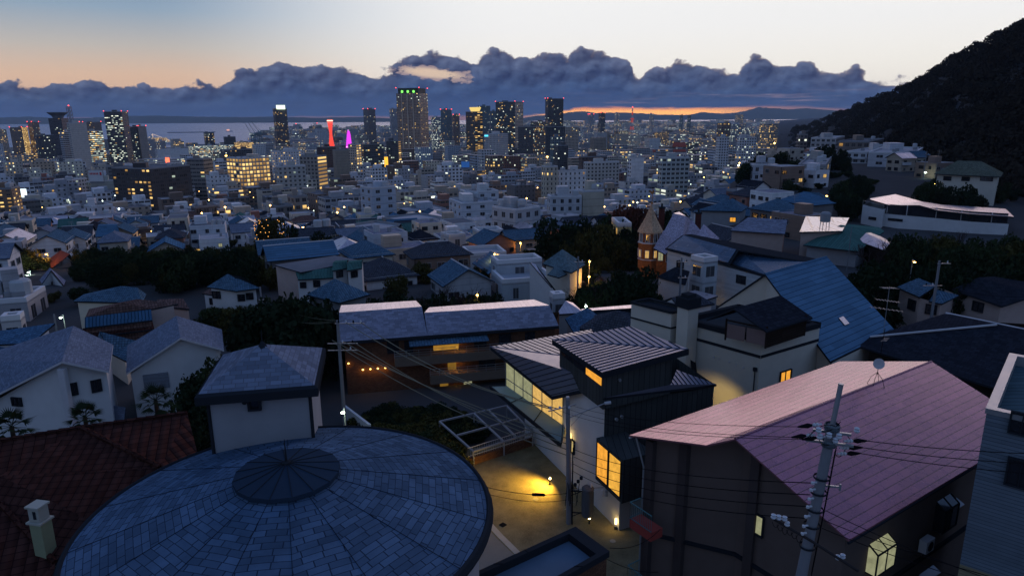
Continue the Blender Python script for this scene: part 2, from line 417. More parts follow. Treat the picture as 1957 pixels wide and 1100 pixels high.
def ground(x, y):
 z = lerp_tab(_prof, y)
 if y > 35:
  a = x / y
  k = min(1, max(0, (a - .18) / .22)); k = k * k * (3 - 2 * k)
  if k > 0 and y < 2000: z += k * max(0, lerp_tab(_side, y) - z)
  if a > _rid[0][0]:
   yr, zr, yf = lerp_tab(_rid, a)
   if y > yf:
    k = min(1.25, (y - yf) / (yr - yf)); s = k ** .9 if k < 1 else 1
    z = z + (zr - z) * s
    if k > 1: z -= (k - 1) * 120
    else: z += 5 * math.sin(k * 3.1416) * (math.sin(x * .05 + y * .031) + math.sin(x * .023 - y * .04))
 if y > 2000:
  c = coast(x / y)
  if y > c: z -= (y - c) * .3
  z = max(z, -8)
 return z
def make_ground():
 ys = [-25, -10, 0, 6, 12, 18, 24, 30, 36, 42, 48, 56, 64, 72]
 while ys[-1] < 2200: ys.append(ys[-1] * 1.055)
 ys += [2340, 2372, 2395, 2440, 2490, 2520, 2600, 3500, 5000, 5200, 5300, 6000, 6200, 7400, 7600, 9400, 9700, 12900, 13200]
 A = np.linspace(-1.25, 1.45, 190)
 V = []; F = []
 for y in ys:
  for a in A:
   x = a * (y + 40); V.append((x, y, ground(x, y)))
 n = len(A)
 for i in range(len(ys) - 1):
  for j in range(n - 1):
   k = i * n + j; F.append((k, k + 1, k + n + 1, k + n))
 me = bpy.data.meshes.new('ground'); me.from_pydata(V, [], F); me.materials.append(mat('ground', (.062, .063, .066), .9, var=.6, scale=.08))
 o = link('ground', me); tag(o, kind='structure')
 s = MB(); s.face(((-16000, 1500, 0), (16000, 1500, 0), (16000, 19000, 0), (-16000, 19000, 0)))
 M = mat('sea', (.11, .17, .30), .35, var=.25, scale=.002, bump=.25, spec=.5)
 tag(s.build('sea', M), kind='structure')
make_ground()

def make_hills():
 def rng(name, pts, Y, depth, m):
  s = MB(); W = []
  for i in range(len(pts) - 1):
   (x0, y0), (x1, y1) = pts[i], pts[i + 1]
   n = 8
   for k in range(n):
    t = k / n; W.append((x0 + (x1 - x0) * t, y0 + (y1 - y0) * t + (rnd.random() - .5) * 1.0))
  W.append(pts[-1])
  for (xa, ya), (xb, yb) in zip(W, W[1:]):
   a, b = PY(xa, ya, Y), PY(xb, yb, Y)
   fa, fb = PY(xa, ya, Y - depth), PY(xb, yb, Y - depth)
   s.face(((fa.x, fa.y, -5), (fb.x, fb.y, -5), b, a)); s.face((a, b, (b.x, b.y + depth, -5), (a.x, a.y + depth, -5)))
  o = s.build(name, m); tag(o, kind='structure')
 H = mat('far_hill', (.04, .055, .05), .9, var=.4, scale=.002)
 rng('hills', [(-200, 226), (0, 225), (60, 223), (130, 227), (240, 222), (300, 221), (380, 223), (450, 224), (520, 223), (600, 225), (690, 224), (760, 227), (860, 231)], 15500, 1500, H)
 rng('hills', [(985, 229), (1020, 222), (1060, 219), (1085, 215), (1112, 213), (1140, 216), (1180, 215), (1230, 217), (1260, 219), (1310, 220), (1330, 217), (1345, 214), (1370, 217), (1400, 216),
      (1420, 213), (1450, 205), (1480, 207), (1510, 209), (1540, 207), (1570, 209), (1600, 212), (1700, 216), (1900, 222), (2100, 228)], 16500, 1800, H)
make_hills()

# ------------------------------------------------------------------ blocks
FAC = facade_mat('facade', 1.05)
CONC = mat('roof_concrete', (.32, .33, .36), .85, var=.5, scale=.5)
DARKR = mat('roof_dark', (.15, .16, .18), .85, var=.5, scale=.5)
WHITEP = mat('white_paint', (.55, .56, .58), .6, var=.25, scale=1)
GREYP = mat('grey_paint', (.25, .26, .28), .6, var=.3, scale=1)
TANK = mat('tank_grey', (.40, .42, .44), .5, var=.2, scale=1)
RED_L = lamp_mat('aviation_red', (1, .06, .05), 6)
WARM_L = lamp_mat('lamp_warm', (1, .55, .16), 9)
WHITE_L = lamp_mat('lamp_white', (.85, 1, .8), 7)
YEL_L = lamp_mat('sign_yellow', (1, .72, .10), 1.6)

FOOT = []          # occupied footprints (cx, cy, radius)
LAND = []          # (short name, px, py, Y) of the landmarks
def free(x, y, r):
 return all((x - a) ** 2 + (y - b) ** 2 > (r + c) ** 2 for a, b, c in FOOT)
def plan(xl, xc, xr, yt, Y, phi, dmin=8):
 """corner C nearest to the viewer and the two wall vectors so that the silhouette runs from xl over xc to xr"""
 C = PY(xc, yt, Y)
 if xc - xl > 6 and xr - xc > 1: phi = min(R(76), max(R(14), math.atan2(xc - xl, xr - xc)))
 phi = phi - math.atan2(C.x, C.y); r = Vector((math.cos(phi), math.sin(phi))); l = Vector((-math.sin(phi), math.cos(phi)))
 def solve(d, px):
  lo, hi = 0, Y * .8
  for _ in range(40):
   m = (lo + hi) / 2; q = PX((C.x + d.x * m, C.y + d.y * m, C.z))[0]
   if (q < px) == (d is r): lo = m
   else: hi = m
  return lo
 lr = max(1.5 if xr > xc + 1 else dmin, solve(r, xr)) if xr > xc else dmin
 ll = max(dmin if xl >= xc - 6 else 1.5, solve(l, xl)) if xl < xc else dmin
 return C, r * min(lr, 95), l * min(ll, 60)

def block(name, label, cat, xl, xc, xr, yt, Y, phi=22, nf=None, bay=None, fh=None, col=(.3, .3, .32), lit=.12, warm=.5, a=.2, b=.35, L=None, Rr=None, roof='flat',
    zb=None, ph=1, short=None, lights=False, group=None, slabs=False, dmin=8, colL=None, top=None):
 bay = bay or (3.4 if Y < 700 else 2.7); fh = fh or (3.2 if Y < 700 else 2.8)
 C, vr, vl = plan(xl, xc, xr, yt, Y, R(phi), dmin)
 P = [Vector((C.x, C.y)), Vector((C.x, C.y)) + vr, Vector((C.x, C.y)) + vr + vl, Vector((C.x, C.y)) + vl]
 z1 = C.z; z0 = min(ground(p.x, p.y) for p in P) - 1.5 if zb is None else zb
 cen = (P[0] + P[2]) / 2
 FOOT.append((cen.x, cen.y, max(vr.length, vl.length) * .55))
 T = thing(name, label, cat, (cen.x, cen.y, z0), group)
 H = z1 - z0
 lit *= .9 if lit < .85 else 1
 nfl = nf or max(1, round(H / fh)); fhh = H / nfl
 w = MB()
 for i in range(4):
  p, q = P[i], P[(i + 1) % 4]
  ln = (q - p).length; nb = max(1, round(ln / bay))
  kw = dict(col=(*col, lit), win=(a, b, warm))
  ov = (Rr if i in (0, 2) else L) or {}
  kc = ov.get('col', col);
  if ov.get('blank'): kw = dict(col=(*kc, -1), win=(.6, .5, 0))
  else: kw = dict(col=(*kc, ov.get('lit', lit)), win=(ov.get('a', a), ov.get('b', b), ov.get('warm', warm)))
  if 'nb' in ov: nb = ov['nb']
  w.face(((p.x, p.y, z0), (q.x, q.y, z0), (q.x, q.y, z1), (p.x, p.y, z1)), 0, uv=((0, 0), (nb, 0), (nb, nfl), (0, nfl)), **kw)
  if slabs and i in (0, 3) and not ov.get('blank'):
   d = (q - p).normalized(); n = Vector((d.y, -d.x))
   for k in range(1, nfl):
    zz = z0 + k * fhh; e = n * 1.1
    if zz < z0 + H * .1: continue
    A, B = p + d * .3, q - d * .3
    pts = [(A.x, A.y), (B.x, B.y), (B.x + e.x, B.y + e.y), (A.x + e.x, A.y + e.y)]
    w.prism(pts, zz - .1, zz + .75, 0, col=(*[c * 1.15 for c in kc], -1), win=(.6, .5, 0))
 w.build('wall', FAC, T)
 ext = max(.12, min(.4, Y / 2500))
 rf = MB(); rm = DARKR if sum(col) < .5 else CONC
 rf.prism([(p.x, p.y) for p in P], z1, z1 + .25, 0, bottom=False)
 rim = .35 + ext
 for i in range(4):
  p, q = P[i], P[(i + 1) % 4]; d = (q - p).normalized(); n = Vector((-d.y, d.x)) * rim
  a0, b0 = p, q
  pts = [(a0.x, a0.y), (b0.x, b0.y), (b0.x + n.x - d.x * rim, b0.y + n.y - d.y * rim), (a0.x + n.x + d.x * rim, a0.y + n.y + d.y * rim)]
  rf.prism(pts, z1 + .01, z1 + .9, 1, bottom=False)
 rf.build('roof', [rm, WHITEP if sum(col) > .9 else GREYP], T)
 rr = random.Random(int(xc * 13 + yt * 7 + Y))
 s1, s2 = vr.length, vl.length
 if ph and min(s1, s2) > 5:
  for k in range(ph):
   u, v = .2 + .5 * rr.random(), .3 + .4 * rr.random()
   c = P[0] + vr * u + vl * v
   k_ = MB(); k_.box((c.x, c.y, z1 + .2), (min(s1 * .35, 9) * (.7 + .5 * rr.random()), min(s2 * .4, 8), 2.6 + 2 * rr.random()), R(phi), col=(*[min(.6, x * 1.1) for x in col], -1), win=(.6, .5, 0))
   k_.build('penthouse', FAC, T)
  if Y < 800:
   for k in range(rr.randint(1, 2)):
    c = P[0] + vr * (.15 + .7 * rr.random()) + vl * (.15 + .7 * rr.random())
    k_ = MB(); rad = .9 + .6 * rr.random(); k_.lathe((c.x, c.y, z1 + 1.0), [(rad, 0), (rad, 1.7), (rad * .8, 2.0), (0, 2.1)], 10)
    for sx in (-1, 1):
     for sy in (-1, 1): k_.box((c.x + sx * rad * .6, c.y + sy * rad * .6, z1 + .2), (.12, .12, .9))
    k_.build('water_tank', TANK, T)
   for k in range(rr.randint(1, 3)):
    c = P[0] + vr * (.1 + .8 * rr.random()) + vl * (.1 + .8 * rr.random())
    k_ = MB(); k_.box((c.x, c.y, z1 + .25), (1.6, .9, 1.2), R(phi)); k_.build('air_unit', GREYP, T)
 if lights:
  for p in P[:2] + P[3:]:
   k_ = MB(); k_.lathe((p.x, p.y, z1 + 1), [(0, 0), (Y / 1500, .5), (0, Y / 1500 + .5)], 6); k_.build('beacon', RED_L, T)
 ALL.append(T); LAND.append((short or label, *PX((cen.x, cen.y, z1)), Y))
 return T, P, z0, z1

W_ = (.68, .69, .71); G_ = (.40, .41, .44); DK = (.075, .078, .088); BG = (.52, .44, .36); BR = (.27, .20, .16); RB = (.27, .10, .075); TE = (.14, .20, .23)
TW = [
 # name, category, label, xl, xc, xr, ytop, Y, kwargs
 ('apartment_tower', 'apartment tower', 'lit apartment tower cut by the left edge of the photo, above the waterfront', -14, -8, 12, 248, 1500, dict(col=BG, lit=.5, warm=.9)),
 ('apartment_tower', 'apartment tower', 'apartment tower with a golden lit stair side, left of its white-lamped twin', 18, 41, 52, 244, 1600, dict(col=BR, lit=.25, warm=.9, Rr=dict(lit=1, warm=1, a=.05, b=.2, col=BG), lights=True)),
 ('apartment_tower', 'apartment tower', 'dark twin apartment tower with white roof lamps beside the golden stair tower', 52, 60, 74, 234, 1620, dict(col=BR, lit=.3, warm=.8, lights=True)),
 ('office_building', 'office building', 'low dark office with a column of greenish lit windows under the saucer-topped tower', 66, 70, 103, 259, 1300, dict(col=DK, lit=.25, warm=.1)),
 ('office_building', 'office building', 'grey banded office on the left flank of the blank white slab', 112, 118, 134, 253, 1050, dict(col=G_, lit=.25, warm=.4, a=.04)),
 ('office_building', 'office building', 'office with bright ribbon windows joined to the right of the blank white slab', 160, 163, 196, 251, 1000, dict(col=(.40, .38, .35), lit=.9, warm=.35, a=.02, b=.45)),
 ('office_tower', 'office tower', 'office tower with a tall blank white slab end wall facing the viewer', 129, 132, 165, 236, 960, dict(col=(.50, .47, .44), Rr=dict(blank=1), lit=.2)),
 ('apartment_tower', 'apartment tower', 'broad dark tower with a row of white roof lamps behind the bright ribbon office', 152, 158, 193, 234, 1700, dict(col=BR, lit=.22, warm=.6, lights=True)),
 ('office_tower', 'office tower', 'tall dark glass tower with pale green lit floors left of the cruise ship', 198, 232, 244, 214, 1200, dict(col=(.10, .10, .105), lit=.6, warm=.12, a=.03, b=.35, Rr=dict(lit=.04, warm=.5), lights=True)),
 ('office_building', 'office building', 'dark office joined to a beige fin wall beside the pale green lit tower', 242, 246, 266, 243, 1250, dict(col=DK, lit=.4, warm=.2)),
 ('slab_tower', 'tower', 'narrow beige blank fin tower between dark office and cruise ship', 262, 264, 279, 242, 1260, dict(col=(.33, .29, .27), Rr=dict(blank=1), L=dict(blank=1), lights=True)),
 ('apartment_building', 'apartment building', 'plain grey apartments at the pier, in front of the lit cruise ship stern', 278, 281, 297, 267, 1700, dict(col=G_, lit=.2, warm=.6)),
 ('apartment_building', 'apartment building', 'wide low grey apartments right in front of the lit cruise ship bow', 297, 300, 316, 270, 1750, dict(col=G_, lit=.3, warm=.6)),
 ('office_building', 'office building', 'dark waterfront office with two lit yellow top floors', 389, 392, 409, 254, 1800, dict(col=DK, lit=.45, warm=.6)),
 ('office_building', 'office building', 'dark windowless box on the waterfront right of the yellow-topped office', 427, 430, 450, 262, 1750, dict(col=DK, lit=.05)),
 ('shopping_centre', 'shopping centre', 'wide white shopping centre with blank walls below the cruise ship', 296, 300, 360, 286, 1350, dict(col=W_, lit=.3, warm=.1, Rr=dict(blank=1))),
 ('shopping_centre', 'shopping centre', 'long low shopping hall with greenish strip windows left of the orange station', 360, 364, 449, 280, 1500, dict(col=G_, lit=.9, warm=.25, a=.01, b=.5)),
 ('station_building', 'station', 'low station building glowing orange by the harbour cranes', 448, 451, 485, 273, 1600, dict(col=BG, lit=1, warm=1, a=.05, b=.25)),
 ('shopping_centre', 'shopping centre', 'white curved-front shopping centre with a red neon strip at its corner', 275, 300, 352, 306, 1000, dict(col=W_, lit=.35, warm=.2, a=.02, b=.55)),
 ('office_building', 'office building', 'dark low office with one bright corner in front of the orange station', 420, 430, 470, 288, 1150, dict(col=DK, lit=.2)),
 ('hotel_tower', 'hotel', 'slim dark hotel tower with a bright white lit crown by the harbour', 521, 525, 548, 208, 1900, dict(col=(.12, .10, .095), lit=.3, warm=.85, ph=0)),
 ('apartment_tower', 'apartment tower', 'plain grey tower with red beacons right of the magenta lit sail roof', 694, 703, 717, 209, 1900, dict(col=(.20, .18, .18), lit=.08, warm=.7, lights=True)),
 ('apartment_tower', 'apartment tower', 'slim dim tower half hidden behind the left edge of the tallest brown tower', 744, 747, 762, 208, 1750, dict(col=G_, lit=.15)),
 ('apartment_building', 'apartment building', 'pale speckled office block just right of the tallest brown tower', 823, 827, 843, 224, 1900, dict(col=G_, lit=.6, warm=.1, a=.1)),
 ('apartment_tower', 'apartment tower', 'navy tower with a vertical yellow light line right of the tallest brown tower', 842, 853, 863, 210, 1700, dict(col=TE, lit=.08, warm=1, L=dict(lit=.12), lights=True)),
 ('apartment_tower', 'apartment tower', 'brown tower with red beacon between the navy tower and the yellow-crowned tower', 862, 866, 878, 220, 1800, dict(col=BR, lit=.2, warm=.9, lights=True)),
 ('office_tower', 'office tower', 'dark green tower behind the yellow-crowned tower', 912, 915, 937, 203, 1650, dict(col=TE, lit=.2, warm=.2)),
 ('apartment_tower', 'apartment tower', 'balconied tower with a flared yellow lit crown', 890, 907, 922, 214, 1450, dict(col=(.17, .14, .11), lit=.25, warm=.9, a=.08, Rr=dict(lit=.75, warm=.9, nb=3), ph=0)),
 ('office_tower', 'office tower', 'dim tower squeezed between the yellow-crowned tower and the broad teal office tower', 934, 938, 950, 213, 1600, dict(col=TE, lit=.15)),
 ('office_tower', 'office tower', 'broad teal glass office tower with many lit windows and red beacons', 947, 984, 1000, 195, 1400, dict(col=(.08, .105, .11), lit=.38, warm=.5, a=.06, b=.35, Rr=dict(col=BG, lit=.12), lights=True)),
 ('hotel', 'hotel', 'white hotel block with a small blue rooftop sign below the broad teal office tower', 925, 952, 971, 257, 1050, dict(col=(.52, .50, .50), lit=.1, warm=.7, a=.3)),
 ('apartment_tower', 'apartment tower', 'tall dark tower with stacked balconies on its right side, beside the sunset strip', 1042, 1047, 1077, 189, 1650, dict(col=(.085, .078, .075), lit=.16, warm=.4, a=.08, lights=True)),
 ('office_building', 'office building', 'long office with a yellow lit top row in front of the tall dark balcony tower', 1014, 1017, 1053, 233, 1500, dict(col=BR, lit=.4, warm=.7)),
 ('office_building', 'office building', 'black stepped office with rows of yellow windows on its right face', 990, 1019, 1042, 243, 1150, dict(col=DK, lit=.06, warm=.5, Rr=dict(col=BR, lit=.5, warm=.55, a=.1))),
 ('office_building', 'office building', 'dark brown office below the tall dark balcony tower', 1041, 1044, 1080, 243, 1250, dict(col=DK, lit=.1)),
 ('apartment_building', 'apartment building', 'brown apartment block with a lit corridor edge, right of the dark office', 1078, 1082, 1106, 243, 1300, dict(col=BG, lit=.15, warm=.9)),
 ('apartment_building', 'apartment building', 'teal apartments with a lit zigzag stair below the dark brown office', 1052, 1056, 1078, 263, 950, dict(col=TE, lit=.45, warm=.1)),
 ('apartment_building', 'apartment building', 'dark grey apartments with one lit column below the teal stair apartments', 1058, 1066, 1086, 279, 850, dict(col=DK, lit=.2, warm=.5)),
 ('apartment_tower', 'apartment tower', 'first of the far thin towers right of the sunset edge', 1124, 1127, 1135, 219, 2800, dict(col=G_, lit=.2, lights=True)),
 ('apartment_tower', 'apartment tower', 'dark far tower with red beacons left of the thin lit tower and the mast', 1144, 1149, 1157, 216, 2800, dict(col=DK, lit=.15, lights=True)),
 ('apartment_tower', 'apartment tower', 'far slim tower with a pale lit edge just left of the red broadcast mast', 1174, 1179, 1184, 216, 2900, dict(col=G_, lit=.4, warm=.4)),
 ('apartment_tower', 'apartment tower', 'far slim tower with a bright edge right of the red broadcast mast', 1241, 1245, 1250, 218, 3000, dict(col=G_, lit=.35)),
 ('apartment_tower', 'apartment tower', 'left one of two dim far towers in the middle of the sunset strip', 1299, 1302, 1306, 220, 3200, dict(col=TE, lit=.1)),
 ('apartment_tower', 'apartment tower', 'right one of two dim far towers in the middle of the sunset strip', 1314, 1317, 1321, 221, 3200, dict(col=TE, lit=.1)),
 ('apartment_tower', 'apartment tower', 'far broad tower with lit right half before the tallest far hill', 1405, 1411, 1421, 219, 3000, dict(col=BG, lit=.3, warm=.7)),
 # middle distance
 ('apartment_building', 'apartment building', 'wide dark apartment block with a golden lit balcony column and gridded right face', 213, 286, 363, 324, 455, dict(col=(.045, .04, .045), L=dict(lit=.55, warm=1, a=.2, b=.35, nb=9), Rr=dict(lit=.12, warm=.3, a=.12, b=.3, nb=10), phi=16, nf=13)),
 ('apartment_building', 'apartment building', 'grey-brown apartment tower with dark window bands right of the wide dark apartment block', 357, 388, 406, 305, 600, dict(col=(.22, .20, .18), lit=.06, a=.06, b=.45)),
 ('hotel', 'hotel', 'hotel whose whole front glows golden with balcony lamps', 432, 461, 514, 304, 600, dict(col=BG, lit=1, warm=1, a=.15, b=.2, L=dict(lit=.9, warm=1, nb=5), phi=18, nf=11)),
 ('office_building', 'office building', 'dark brown box behind and above the golden hotel', 440, 444, 482, 287, 800, dict(col=DK, lit=.1, warm=.8)),
 ('apartment_building', 'apartment building', 'white corridor apartments with a dot of warm light at every door', 517, 525, 580, 291, 720, dict(col=W_, lit=.8, warm=.85, a=.32, b=.4)),
 ('office_building', 'office building', 'pale office with rows of small dark windows and a green mansard top', 526, 531, 584, 320, 520, dict(col=(.42, .42, .40), lit=.08, warm=.7, a=.27, b=.38, phi=14)),
 ('apartment_building', 'apartment building', 'beige apartments with a glowing zigzag stair on the right edge', 572, 606, 624, 300, 600, dict(col=(.30, .28, .25), lit=.03, a=.2, Rr=dict(lit=1, warm=1, a=.05, b=.3, nb=1), phi=30)),
 ('apartment_building', 'apartment building', 'dark red-brown apartments with a faint orange stair behind the beige zigzag stair block', 605, 622, 643, 282, 800, dict(col=(.08, .05, .05), lit=.2, warm=1)),
 ('office_building', 'office building', 'windowless beige block with a dark painted top band', 638, 641, 667, 288, 720, dict(col=(.26, .23, .19), Rr=dict(blank=1), L=dict(blank=1))),
 ('apartment_building', 'apartment building', 'brown apartments with a lit warm corridor column right of the windowless beige block', 665, 680, 690, 277, 780, dict(col=BG, lit=.2, warm=1, Rr=dict(lit=1, warm=1, nb=2))),
 ('apartment_building', 'apartment building', 'dark gridded apartments left of the tallest brown tower foot', 689, 694, 733, 277, 850, dict(col=DK, lit=.3, warm=.4, a=.1)),
 ('apartment_building', 'apartment building', 'apartments with a golden right edge just below the tallest brown tower', 738, 760, 767, 270, 900, dict(col=DK, lit=.25, warm=.4, Rr=dict(lit=1, warm=1, nb=1))),
 ('apartment_building', 'apartment building', 'brown apartments with lamps on every balcony cut by the left edge of the photo', -25, 22, 38, 362, 330, dict(col=(.22, .14, .09), lit=.75, warm=1, a=.27, b=.5, phi=30, nf=11)),
 ('office_building', 'office building', 'white office with a red lettered rooftop billboard above a blank greenish wall', 168, 173, 220, 349, 560, dict(col=(.38, .40, .36), Rr=dict(blank=1))),
 ('office_building', 'office building', 'red-brown plain building left of the blank greenish wall', 77, 80, 103, 341, 620, dict(col=RB, lit=.04)),
 ('apartment_building', 'apartment building', 'grey apartments with lit white stair landings between red-brown and greenish walls', 103, 138, 166, 345, 560, dict(col=G_, lit=.3, warm=.3, phi=30)),
 ('office_building', 'office building', 'broad white building with small square windows in front of the wide dark block', 124, 150, 246, 424, 290, dict(col=(.55, .53, .55), lit=.05, a=.3, b=.4, phi=24)),
 ('office_building', 'office building', 'white stair tower rising above the broad white building', 172, 176, 216, 397, 305, dict(col=(.55, .53, .55), lit=.05, a=.34, b=.45)),
 ('restaurant_building', 'restaurant', 'grey terrace-topped building with a round stair drum left of the dark brown block', 262, 276, 352, 428, 290, dict(col=(.33, .32, .31), lit=.08, warm=.9, a=.2, phi=20)),
 ('apartment_building', 'apartment building', 'dark brown block with two lit windows right of the terrace-topped grey building', 365, 372, 416, 398, 330, dict(col=(.10, .09, .09), lit=.15, warm=.7)),
 ('restaurant_building', 'restaurant', 'narrow building glowing orange under string lights beside the dark brown block', 414, 418, 441, 402, 335, dict(col=BG, lit=.8, warm=1, a=.1)),
 ('office_building', 'office building', 'small white block with a sign strip on its right edge before the red brick block', 414, 419, 466, 432, 275, dict(col=W_, lit=.06, a=.34)),
 ('apartment_building', 'apartment building', 'red brick block with flat roof left of the white-balconied dark block', 465, 470, 529, 424, 285, dict(col=RB, lit=.12, warm=.9, a=.3)),
 ('apartment_building', 'apartment building', 'dark block with staggered white balconies', 522, 528, 561, 397, 300, dict(col=(.13, .125, .12), lit=.15, warm=.3, slabs=True)),
 ('apartment_building', 'apartment building', 'beige block with an orange lit top-floor window', 558, 562, 587, 378, 310, dict(col=(.27, .24, .21), lit=.1, warm=1)),
 ('office_building', 'office building', 'light blue-grey four-storey block with few small square windows', 688, 710, 756, 362, 300, dict(col=(.40, .46, .54), lit=.05, warm=1, a=.33, b=.45, phi=18, bay=5)),
 ('school_building', 'school', 'tan school wing with tall regular windows and a flat grey roof', 645, 702, 776, 446, 205, dict(col=(.36, .29, .20), lit=.06, warm=1, a=.22, b=.25, phi=38, nf=4, ph=0, L=dict(nb=15))),
 ('school_building', 'school', 'rear tan school wing with lit stair lamps on its corner', 730, 778, 850, 428, 240, dict(col=(.30, .24, .18), lit=.12, warm=1, a=.2, phi=38, ph=0)),
 ('apartment_building', 'apartment building', 'big white stepped house, lower storeys, in the middle of the photo', 858, 882, 961, 392, 275, dict(col=(.55, .56, .60), lit=.06, warm=1, a=.34, b=.45, bay=6, phi=18)),
 ('apartment_building', 'apartment building', 'white upper block with roof terrace behind the big white stepped house', 879, 890, 953, 370, 292, dict(col=(.52, .54, .58), lit=.04, a=.32, b=.45, bay=5)),
 ('apartment_building', 'apartment building', 'cream building with small lit windows and a low white wing', 1039, 1043, 1066, 320, 480, dict(col=(.50, .45, .36), lit=.4, warm=.9, a=.34)),
 ('apartment_building', 'apartment building', 'long white flat-roofed building right of the cream building', 1066, 1069, 1120, 329, 490, dict(col=W_, lit=.05, a=.34)),
 ('office_building', 'office building', 'plain cream box with a single window near the red maple trees', 1111, 1114, 1155, 368, 285, dict(col=(.46, .42, .33), Rr=dict(blank=1), L=dict(blank=1))),
 ('house', 'house', 'long white house with a flat roof left of the plain cream box', 1047, 1052, 1112, 379, 280, dict(col=(.45, .47, .50), lit=.06, a=.3, phi=10)),
 ('office_building', 'office building', 'long white gridded building below the dark brick block', 1118, 1122, 1184, 312, 600, dict(col=(.48, .48, .46), lit=.06, a=.25)),
 ('office_building', 'office building', 'dark brick block with red roof edge above the long white gridded building', 1107, 1112, 1160, 301, 650, dict(col=(.11, .07, .06), lit=.1, warm=1)),
 ('office_building', 'office building', 'tall white slab block before the red-roofed temple', 1203, 1207, 1231, 303, 560, dict(col=W_, Rr=dict(blank=1), lit=.05)),
 ('apartment_building', 'apartment building', 'white bright-fronted apartments below the red-roofed temple', 1262, 1266, 1318, 303, 520, dict(col=(.42, .46, .46), lit=.12, a=.15)),
 ('apartment_building', 'apartment building', 'dark brown apartments with a lit side near the right mountain foot', 1371, 1380, 1397, 236, 1100, dict(col=BR, lit=.35, warm=.6)),
 ('apartment_building', 'apartment building', 'wide lit apartments right of the dark brown apartments near the mountain foot', 1397, 1400, 1422, 238, 1250, dict(col=G_, lit=.6, warm=.3)),
 ('apartment_building', 'apartment building', 'brown banded apartments with orange stairs before the right mountain', 1452, 1470, 1488, 237, 1100, dict(col=BG, lit=.5, warm=1)),
 ('apartment_building', 'apartment building', 'long white apartments with greenish lit corridors before the mountain', 1410, 1414, 1446, 264, 760, dict(col=W_, lit=.55, warm=.2)),
 ('apartment_building', 'apartment building', 'pale blue-white apartments left of the corridor-lit white apartments', 1371, 1375, 1394, 264, 720, dict(col=W_, lit=.1)),
 ('apartment_building', 'apartment building', 'grey stepped apartments with stacked balconies below the mountain foot', 1524, 1530, 1544, 258, 640, dict(col=(.20, .17, .16), lit=.15, slabs=True)),
 ('apartment_building', 'apartment building', 'white apartment block left of the dark conifer under the mountain', 1546, 1550, 1598, 265, 560, dict(col=(.40, .40, .40), lit=.08, phi=-8)),
 ('apartment_building', 'apartment building', 'red-brown banded apartments with a few orange windows', 1388, 1440, 1484, 372, 225, dict(col=(.17, .075, .06), lit=.13, warm=1, a=.3, phi=34)),
 ('house', 'house', 'white flat-roofed villa with roof chimney left of the hip-roofed villa on the slope', 1654, 1660, 1749, 294, 300, dict(col=(.47, .48, .52), lit=.05, a=.36, b=.45, phi=-6, bay=7)),
 ('apartment_building', 'apartment building', 'white apartments with rows of balconies below the mountain foot', 1611, 1616, 1657, 292, 340, dict(col=(.42, .43, .45), lit=.2, warm=1, slabs=True, phi=-14)),
 ('apartment_building', 'apartment building', 'broad brown apartments with lit windows directly under the mountain', 1597, 1602, 1662, 272, 420, dict(col=(.17, .145, .13), lit=.3, warm=1, phi=-10)),
 ('house', 'house', 'grey house with lit skylight strip right of the red-brown apartments', 1520, 1525, 1578, 318, 240, dict(col=(.27, .29, .29), lit=.15, warm=.2, a=.25, phi=-4)),
 ('house', 'house', 'pale flat-roofed house at the left edge of the dark tree clump', 1433, 1440, 1486, 318, 260, dict(col=(.40, .42, .46), lit=.02, a=.3, phi=5)),
]
for nm, cat, lab, xl, xc, xr, yt, Y, kw in TW:
 block(nm, lab, cat, xl, xc, xr, yt, Y, **kw)

